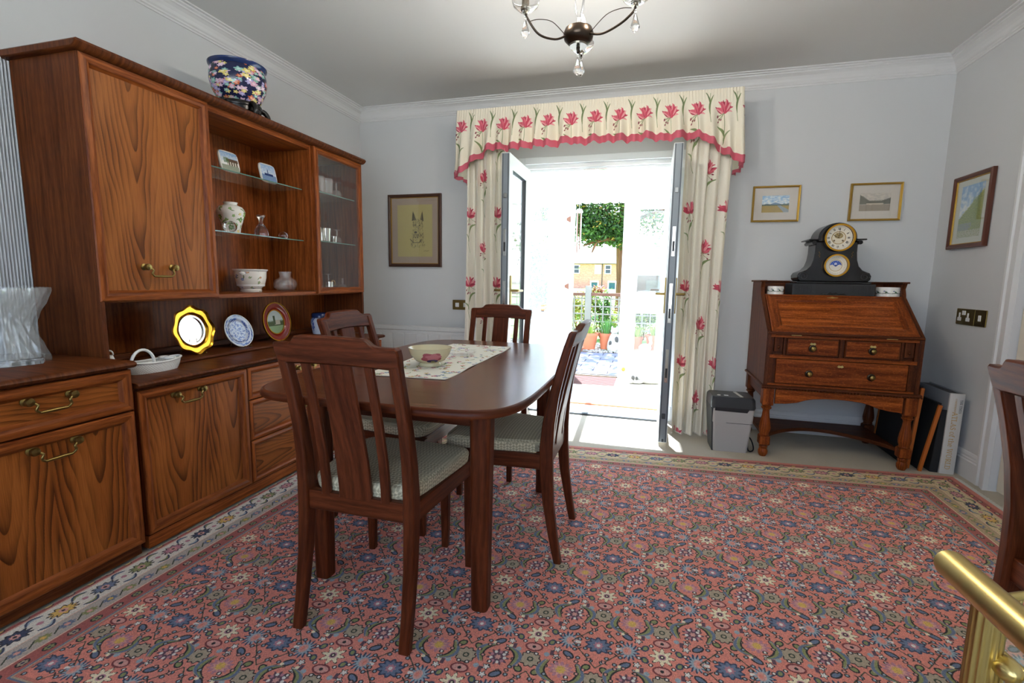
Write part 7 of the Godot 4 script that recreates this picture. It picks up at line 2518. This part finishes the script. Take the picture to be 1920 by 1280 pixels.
	text(sp, "title", "ATLAS of the WORLD", 0.032, Vector3(-0.004, 0.190, 0.1875), bs, "gold_ink")
	text(sp, "heading", "THE TIMES", 0.014, Vector3(0.018, 0.385, 0.1875), bs, "ink")
	text(sp, "subtitle", "COMPREHENSIVE", 0.010, Vector3(-0.006, 0.385, 0.1875), bs, "gold_ink")
	at.rotation.z = -0.012


# ------------------------------------------------------------------ pictures
func picture(label: String, c: Vector3, turn: float, w: float, h: float, fw: float, frame_mat: String, mount: String, pic: String, pw: float, ph: float, liner := "") -> void:
	var t := thing("framed_picture", label, "picture", c, turn)
	part(t, "frame", Geo.new().frame(w, h, [Vector2(0, -0.012), Vector2(0, 0.006), Vector2(fw * 0.25, 0.011), Vector2(fw * 0.6, 0.010), Vector2(fw * 0.85, 0.005), Vector2(fw, 0.004), Vector2(fw, -0.004)]), frame_mat)
	if liner:
		part(t, "gilt_slip", Geo.new().frame(w - fw * 2, h - fw * 2, [Vector2(0, -0.004), Vector2(0, 0.003), Vector2(0.004, 0.002), Vector2(0.005, -0.004)]), liner)
	part(t, "mount", Geo.new().bb(-w / 2 + 0.004, w / 2 - 0.004, -h / 2 + 0.004, h / 2 - 0.004, -0.011, -0.006, 0.0), mount)
	var g := Geo.new()
	g.flat([Vector3(-pw / 2, -ph / 2, -0.0055), Vector3(pw / 2, -ph / 2, -0.0055), Vector3(pw / 2, ph / 2, -0.0055), Vector3(-pw / 2, ph / 2, -0.0055)], Vector3(0, 0, 1), [Vector2(0, 1), Vector2(1, 1), Vector2(1, 0), Vector2(0, 0)])
	part(t, "print", g, pic)
	part(t, "glazing", Geo.new().bb(-w / 2 + fw * 0.7, w / 2 - fw * 0.7, -h / 2 + fw * 0.7, h / 2 - fw * 0.7, -0.004, -0.0025, 0.0), "picture_glass")


func build_pictures() -> void:
	picture("brown framed pencil portrait of a prick-eared dog left of the curtain", Vector3(0.504, 1.419, 0.016), 0, 0.480, 0.588, 0.026, "frame_brown", "mount", "pic_dog", 0.315, 0.420, "gold_frame")
	picture("small gilt framed landscape of a golden meadow nearest the curtain", Vector3(3.182, 1.565, 0.016), 0, 0.288, 0.236, 0.012, "gold_frame", "mount_pale", "pic_meadow", 0.165, 0.110)
	picture("gilt framed grey landscape with a stream above the black clock's right side", Vector3(3.757, 1.563, 0.016), 0, 0.286, 0.236, 0.012, "gold_frame", "mount_pale", "pic_stream", 0.170, 0.112)
	picture("dark framed tall watercolour of a hillside on the right wall", Vector3(RW - 0.016, 1.456, 0.335), -PI / 2, 0.342, 0.410, 0.024, "frame_red", "mount_green", "pic_hill", 0.205, 0.290, "gold_frame")


# ------------------------------------------------------------------ wall fittings
func build_fittings() -> void:
	# radiator under the dog picture
	var t := thing("radiator", "white ribbed panel radiator on the back wall left of the curtain", "radiator", Vector3(0.545, 0, 0.0))
	var g := Geo.new()
	g.bb(-0.43, 0.43, 0.115, 0.600, 0.075, 0.088, 0.004)
	part(t, "panel", g, "trim")
	var fl := Geo.new()
	for i in 8:
		var x := -0.373 + i * 0.1066
		fl.extrude(PackedVector2Array([Vector2(x - 0.049, 0.14), Vector2(x + 0.049, 0.14), Vector2(x + 0.049, 0.575), Vector2(x - 0.049, 0.575)]), 0.088, 0.094, 0.003)
	part(t, "fluting", fl, "trim").set_meta("kind", "stuff")
	part(t, "top_grille", Geo.new().bb(-0.435, 0.435, 0.600, 0.634, 0.030, 0.092, 0.005), "trim")
	part(t, "end_cap", Geo.new().bb(-0.438, -0.428, 0.115, 0.630, 0.030, 0.092, 0.003), "trim")
	part(t, "end_cap", Geo.new().bb(0.428, 0.438, 0.115, 0.630, 0.030, 0.092, 0.003), "trim")
	part(t, "valve", Geo.new().lathe([Vector2(0, 0.47), Vector2(0.014, 0.47), Vector2(0.014, 0.55), Vector2(0.010, 0.56), Vector2(0, 0.56)], 14, Vector3(0.455, 0, 0.06)), "white_plastic")
	for y in [0.492, 0.512, 0.532]:
		part(t, "valve_ring", Geo.new().lathe([Vector2(0.0135, y - 0.004), Vector2(0.0155, y - 0.004), Vector2(0.0155, y + 0.004), Vector2(0.0135, y + 0.004)], 14, Vector3(0.455, 0, 0.06)), "black")
	part(t, "pipe", Geo.new().tube([Vector3(0.455, 0.0, 0.06), Vector3(0.455, 0.47, 0.06)], 0.008, 8), "trim")
	# light switch
	t = thing("light_switch", "brass double light switch plate beside the left curtain", "switch", Vector3(0.905, 0.820, 0.0))
	part(t, "plate", Geo.new().bb(-0.066, 0.070, -0.040, 0.040, 0.0, 0.008, 0.003), "old_brass")
	part(t, "rocker", Geo.new().bb(-0.040, -0.008, -0.017, 0.017, 0.008, 0.0125, 0.002), "white_plastic")
	part(t, "rocker", Geo.new().bb(0.030, 0.058, -0.017, 0.017, 0.008, 0.0125, 0.002), "white_plastic")
	# sockets on the right wall
	t = thing("wall_socket", "brass wall socket plate with white inserts on the right wall", "socket", Vector3(RW, 0.866, 0.455), -PI / 2)
	part(t, "plate", Geo.new().bb(-0.132, 0.030, -0.045, 0.045, 0.0, 0.007, 0.003), "old_brass")
	part(t, "plate", Geo.new().bb(0.034, 0.128, -0.045, 0.045, 0.0, 0.007, 0.003), "old_brass")
	var pin := func(x: float, y: float) -> void:
		part(t, "insert", Geo.new().bb(x - 0.007, x + 0.007, y - 0.006, y + 0.022, 0.007, 0.009, 0.001).bb(x - 0.017, x + 0.017, y - 0.024, y - 0.004, 0.007, 0.009, 0.001), "white_plastic")
	pin.call(-0.098, 0.0)
	pin.call(-0.022, 0.0)
	part(t, "rocker", Geo.new().bb(-0.075, -0.045, 0.010, 0.034, 0.007, 0.010, 0.001), "white_plastic")
	part(t, "outlet", Geo.new().bb(0.068, 0.090, -0.016, 0.016, 0.007, 0.010, 0.003), "white_plastic")


# ------------------------------------------------------------------ chandelier
func build_chandelier() -> void:
	var c := Vector3(2.100, 1.930, 1.80)
	var t := thing("chandelier", "three-armed bronze chandelier with glass dishes and hanging crystal drops", "chandelier", c)
	part(t, "hub", Geo.new().lathe([Vector2(0, -0.028), Vector2(0.034, -0.028), Vector2(0.052, -0.010), Vector2(0.056, 0.008), Vector2(0.050, 0.026), Vector2(0.030, 0.030), Vector2(0, 0.030)], 32), "bronze")
	part(t, "hub_cap", Geo.new().lathe([Vector2(0, -0.034), Vector2(0.032, -0.034), Vector2(0.034, -0.0285), Vector2(0, -0.0285)], 28), "nickel")
	part(t, "collar", Geo.new().lathe([Vector2(0.010, 0.030), Vector2(0.010, 0.062), Vector2(0.006, 0.066), Vector2(0, 0.066)], 16), "chrome")
	for s in [-1, 1]:
		part(t, "stem_tube", Geo.new().tube(smooth([Vector3(s * 0.004, 0.062, 0), Vector3(s * 0.012, 0.10, 0), Vector3(s * 0.018, 0.17, 0), Vector3(s * 0.010, 0.28, 0), Vector3(0, 0.36, 0)], 5), 0.0042 if s > 0 else 0.0025, 8), "chrome")
	part(t, "stem", Geo.new().tube([Vector3(0, 0.355, 0), Vector3(0, 0.46, 0)], 0.006, 10), "chrome")
	part(t, "ceiling_rose", Geo.new().lathe([Vector2(0, 0.47), Vector2(0.058, 0.47), Vector2(0.052, 0.452), Vector2(0.018, 0.436), Vector2(0, 0.434)], 28), "bronze")
	var drop := func(parent: Node3D, at: Vector3) -> void:
		var o := part(parent, "crystal_drop", Geo.new().lathe([Vector2(0, -0.082), Vector2(0.0155, -0.066), Vector2(0.016, -0.060), Vector2(0.0045, -0.022), Vector2(0, -0.020)], 8, at), "crystal")
		part(o, "bead", Geo.new().ball(at + Vector3(0, -0.012, 0), Vector3(0.006, 0.007, 0.006), 8), "crystal")
	part(t, "finial", Geo.new().lathe([Vector2(0, -0.060), Vector2(0.004, -0.058), Vector2(0.006, -0.050), Vector2(0.007, -0.036), Vector2(0, -0.034)], 12), "bronze")
	drop.call(t, Vector3(0, -0.055, 0))
	for k in [[-0.178, 0.10, 0.055], [0.208, 0.10, 0.030], [-0.018, -0.205, 0.028]]:
		var d := Vector3(k[0], 0, k[1])
		var e: Vector3 = d + Vector3(0, k[2], 0)
		var n := d.normalized()
		var ag := Geo.new()
		ag.tube(smooth([n * 0.050 + Vector3(0, -0.004, 0), d * 0.45 + Vector3(0, -0.020, 0), d * 0.75 + Vector3(0, -0.010, 0), e * 0.96 + Vector3(0, -0.016, 0), e + Vector3(0, 0.002, 0)], 6), 0.0042, 8)
		var arm := part(t, "arm", ag, "bronze")
		part(arm, "scroll_wire", Geo.new().tube(smooth([n * 0.054 + Vector3(0, 0.002, 0), d * 0.5 + Vector3(0, 0.038, 0), d * 0.75 + Vector3(0, 0.040, 0), d * 0.93 + Vector3(0, 0.028, 0)], 5), 0.0014, 6), "bronze")
		part(arm, "dish", Geo.new().lathe([Vector2(0.010, 0.006), Vector2(0.022, 0.006), Vector2(0.044, 0.022), Vector2(0.050, 0.040), Vector2(0.047, 0.041), Vector2(0.040, 0.026), Vector2(0.022, 0.014), Vector2(0.010, 0.014), Vector2(0.010, 0.006)], 28, e), "crystal")
		part(arm, "socket", Geo.new().lathe([Vector2(0, -0.004), Vector2(0.008, -0.004), Vector2(0.009, 0.010), Vector2(0.016, 0.012), Vector2(0.016, 0.020), Vector2(0.013, 0.022), Vector2(0.013, 0.080), Vector2(0, 0.080)], 18, e), "nickel")
		var b := part(t, "candle_bulb", Geo.new().lathe([Vector2(0, 0.081), Vector2(0.009, 0.081), Vector2(0.016, 0.098), Vector2(0.0165, 0.110), Vector2(0.010, 0.134), Vector2(0.003, 0.150), Vector2(0, 0.153)], 18, e), "bulb")
		var l := OmniLight3D.new()
		l.name = "candle_light"
		l.position = e + Vector3(0, 0.108, 0)
		l.light_color = Color(1.0, 0.95, 0.88)
		l.light_energy = 0.10
		l.light_size = 0.012
		l.omni_range = 8.0
		l.omni_attenuation = 2.0
		l.shadow_enabled = true
		t.add_child(l, true)
		drop.call(t, e + Vector3(0, -0.006, 0))


# ------------------------------------------------------------------ brass trolley
func build_trolley() -> void:
	var t := thing("brass_trolley", "polished brass drinks trolley with a galleried glass tray at bottom right", "trolley", Vector3(2.76, 0, 3.12))
	var y := 0.735
	var hb := Geo.new()
	hb.tube([Vector3(-0.026, y, -0.018), Vector3(-0.026, y, -0.012), Vector3(-0.022, y, 0.10), Vector3(-0.010, y, 0.50)], [0.0135, 0.0155, 0.0155, 0.0155], 20)
	part(t, "handle_bar", hb, "brass")
	for z in [0.016, 0.46]:
		var pf := func(u: float, v: float) -> Vector3:
			var a := u * TAU
			var r := 0.0145 - 0.0016 * pow(absf(sin(a * 7.0)), 0.6)
			return Vector3(-0.004 + cos(a) * r, lerpf(0.03, y - 0.008, v), z + sin(a) * r)
		part(t, "post", Geo.new().surf(84, 12, pf, true), "brass")
		part(t, "castor", Geo.new().lathe([Vector2(0, -0.008), Vector2(0.022, -0.008), Vector2(0.024, 0), Vector2(0.022, 0.008), Vector2(0, 0.008)], 18).xf(Transform3D(Basis(Vector3.BACK, PI / 2), Vector3(-0.004, 0.034, z))), "black")
	# oval tray with pierced gallery
	var c := Vector3(0.235, 0.640, -0.020)
	var rx := 0.205
	var rz := 0.150
	var ov := func(yy: float, k: float) -> Array:
		var o := []
		for i in 56:
			var a := TAU * i / 56
			o.append(c + Vector3(cos(a) * rx * k, yy, sin(a) * rz * k))
		return o
	var tr := part(t, "tray_rim", Geo.new().tube(ov.call(0.0, 1.0), 0.0055, 10, true), "brass")
	part(tr, "lower_rim", Geo.new().tube(ov.call(-0.036, 1.0), 0.0050, 10, true), "brass")
	var gl := Geo.new()
	for i in 90:
		var a := TAU * i / 90
		var a2 := a + 0.035
		gl.tube([c + Vector3(cos(a) * rx, -0.034, sin(a) * rz), c + Vector3(cos(a2) * rx, -0.002, sin(a2) * rz)], 0.0028, 5)
	part(tr, "gallery", gl, "brass").set_meta("kind", "stuff")
	var gp := PackedVector2Array()
	for p in ov.call(0.0, 0.985):
		gp.append(Vector2(p.x, -p.z))
	part(t, "glass_tray", Geo.new().extrude(gp, 0.604, 0.609, 0.001).xf(Transform3D(Basis(Vector3.RIGHT, -PI / 2), Vector3.ZERO)), "shelf_glass")
	part(t, "bracket", Geo.new().tube([Vector3(0.004, 0.622, 0.05), Vector3(0.03, 0.622, 0.12)], 0.008, 8).ball(Vector3(0.008, 0.655, 0.03), Vector3(0.012, 0.012, 0.016), 10), "brass")
	var tr2 := Geo.new().tube(ov.call(-0.42, 1.0), 0.0055, 10, true)
	part(t, "lower_tray_rim", tr2, "brass")
	var gp2 := Geo.new().extrude(gp, 0.214, 0.219, 0.001).xf(Transform3D(Basis(Vector3.RIGHT, -PI / 2), Vector3.ZERO))
	part(t, "glass_tray", gp2, "shelf_glass")
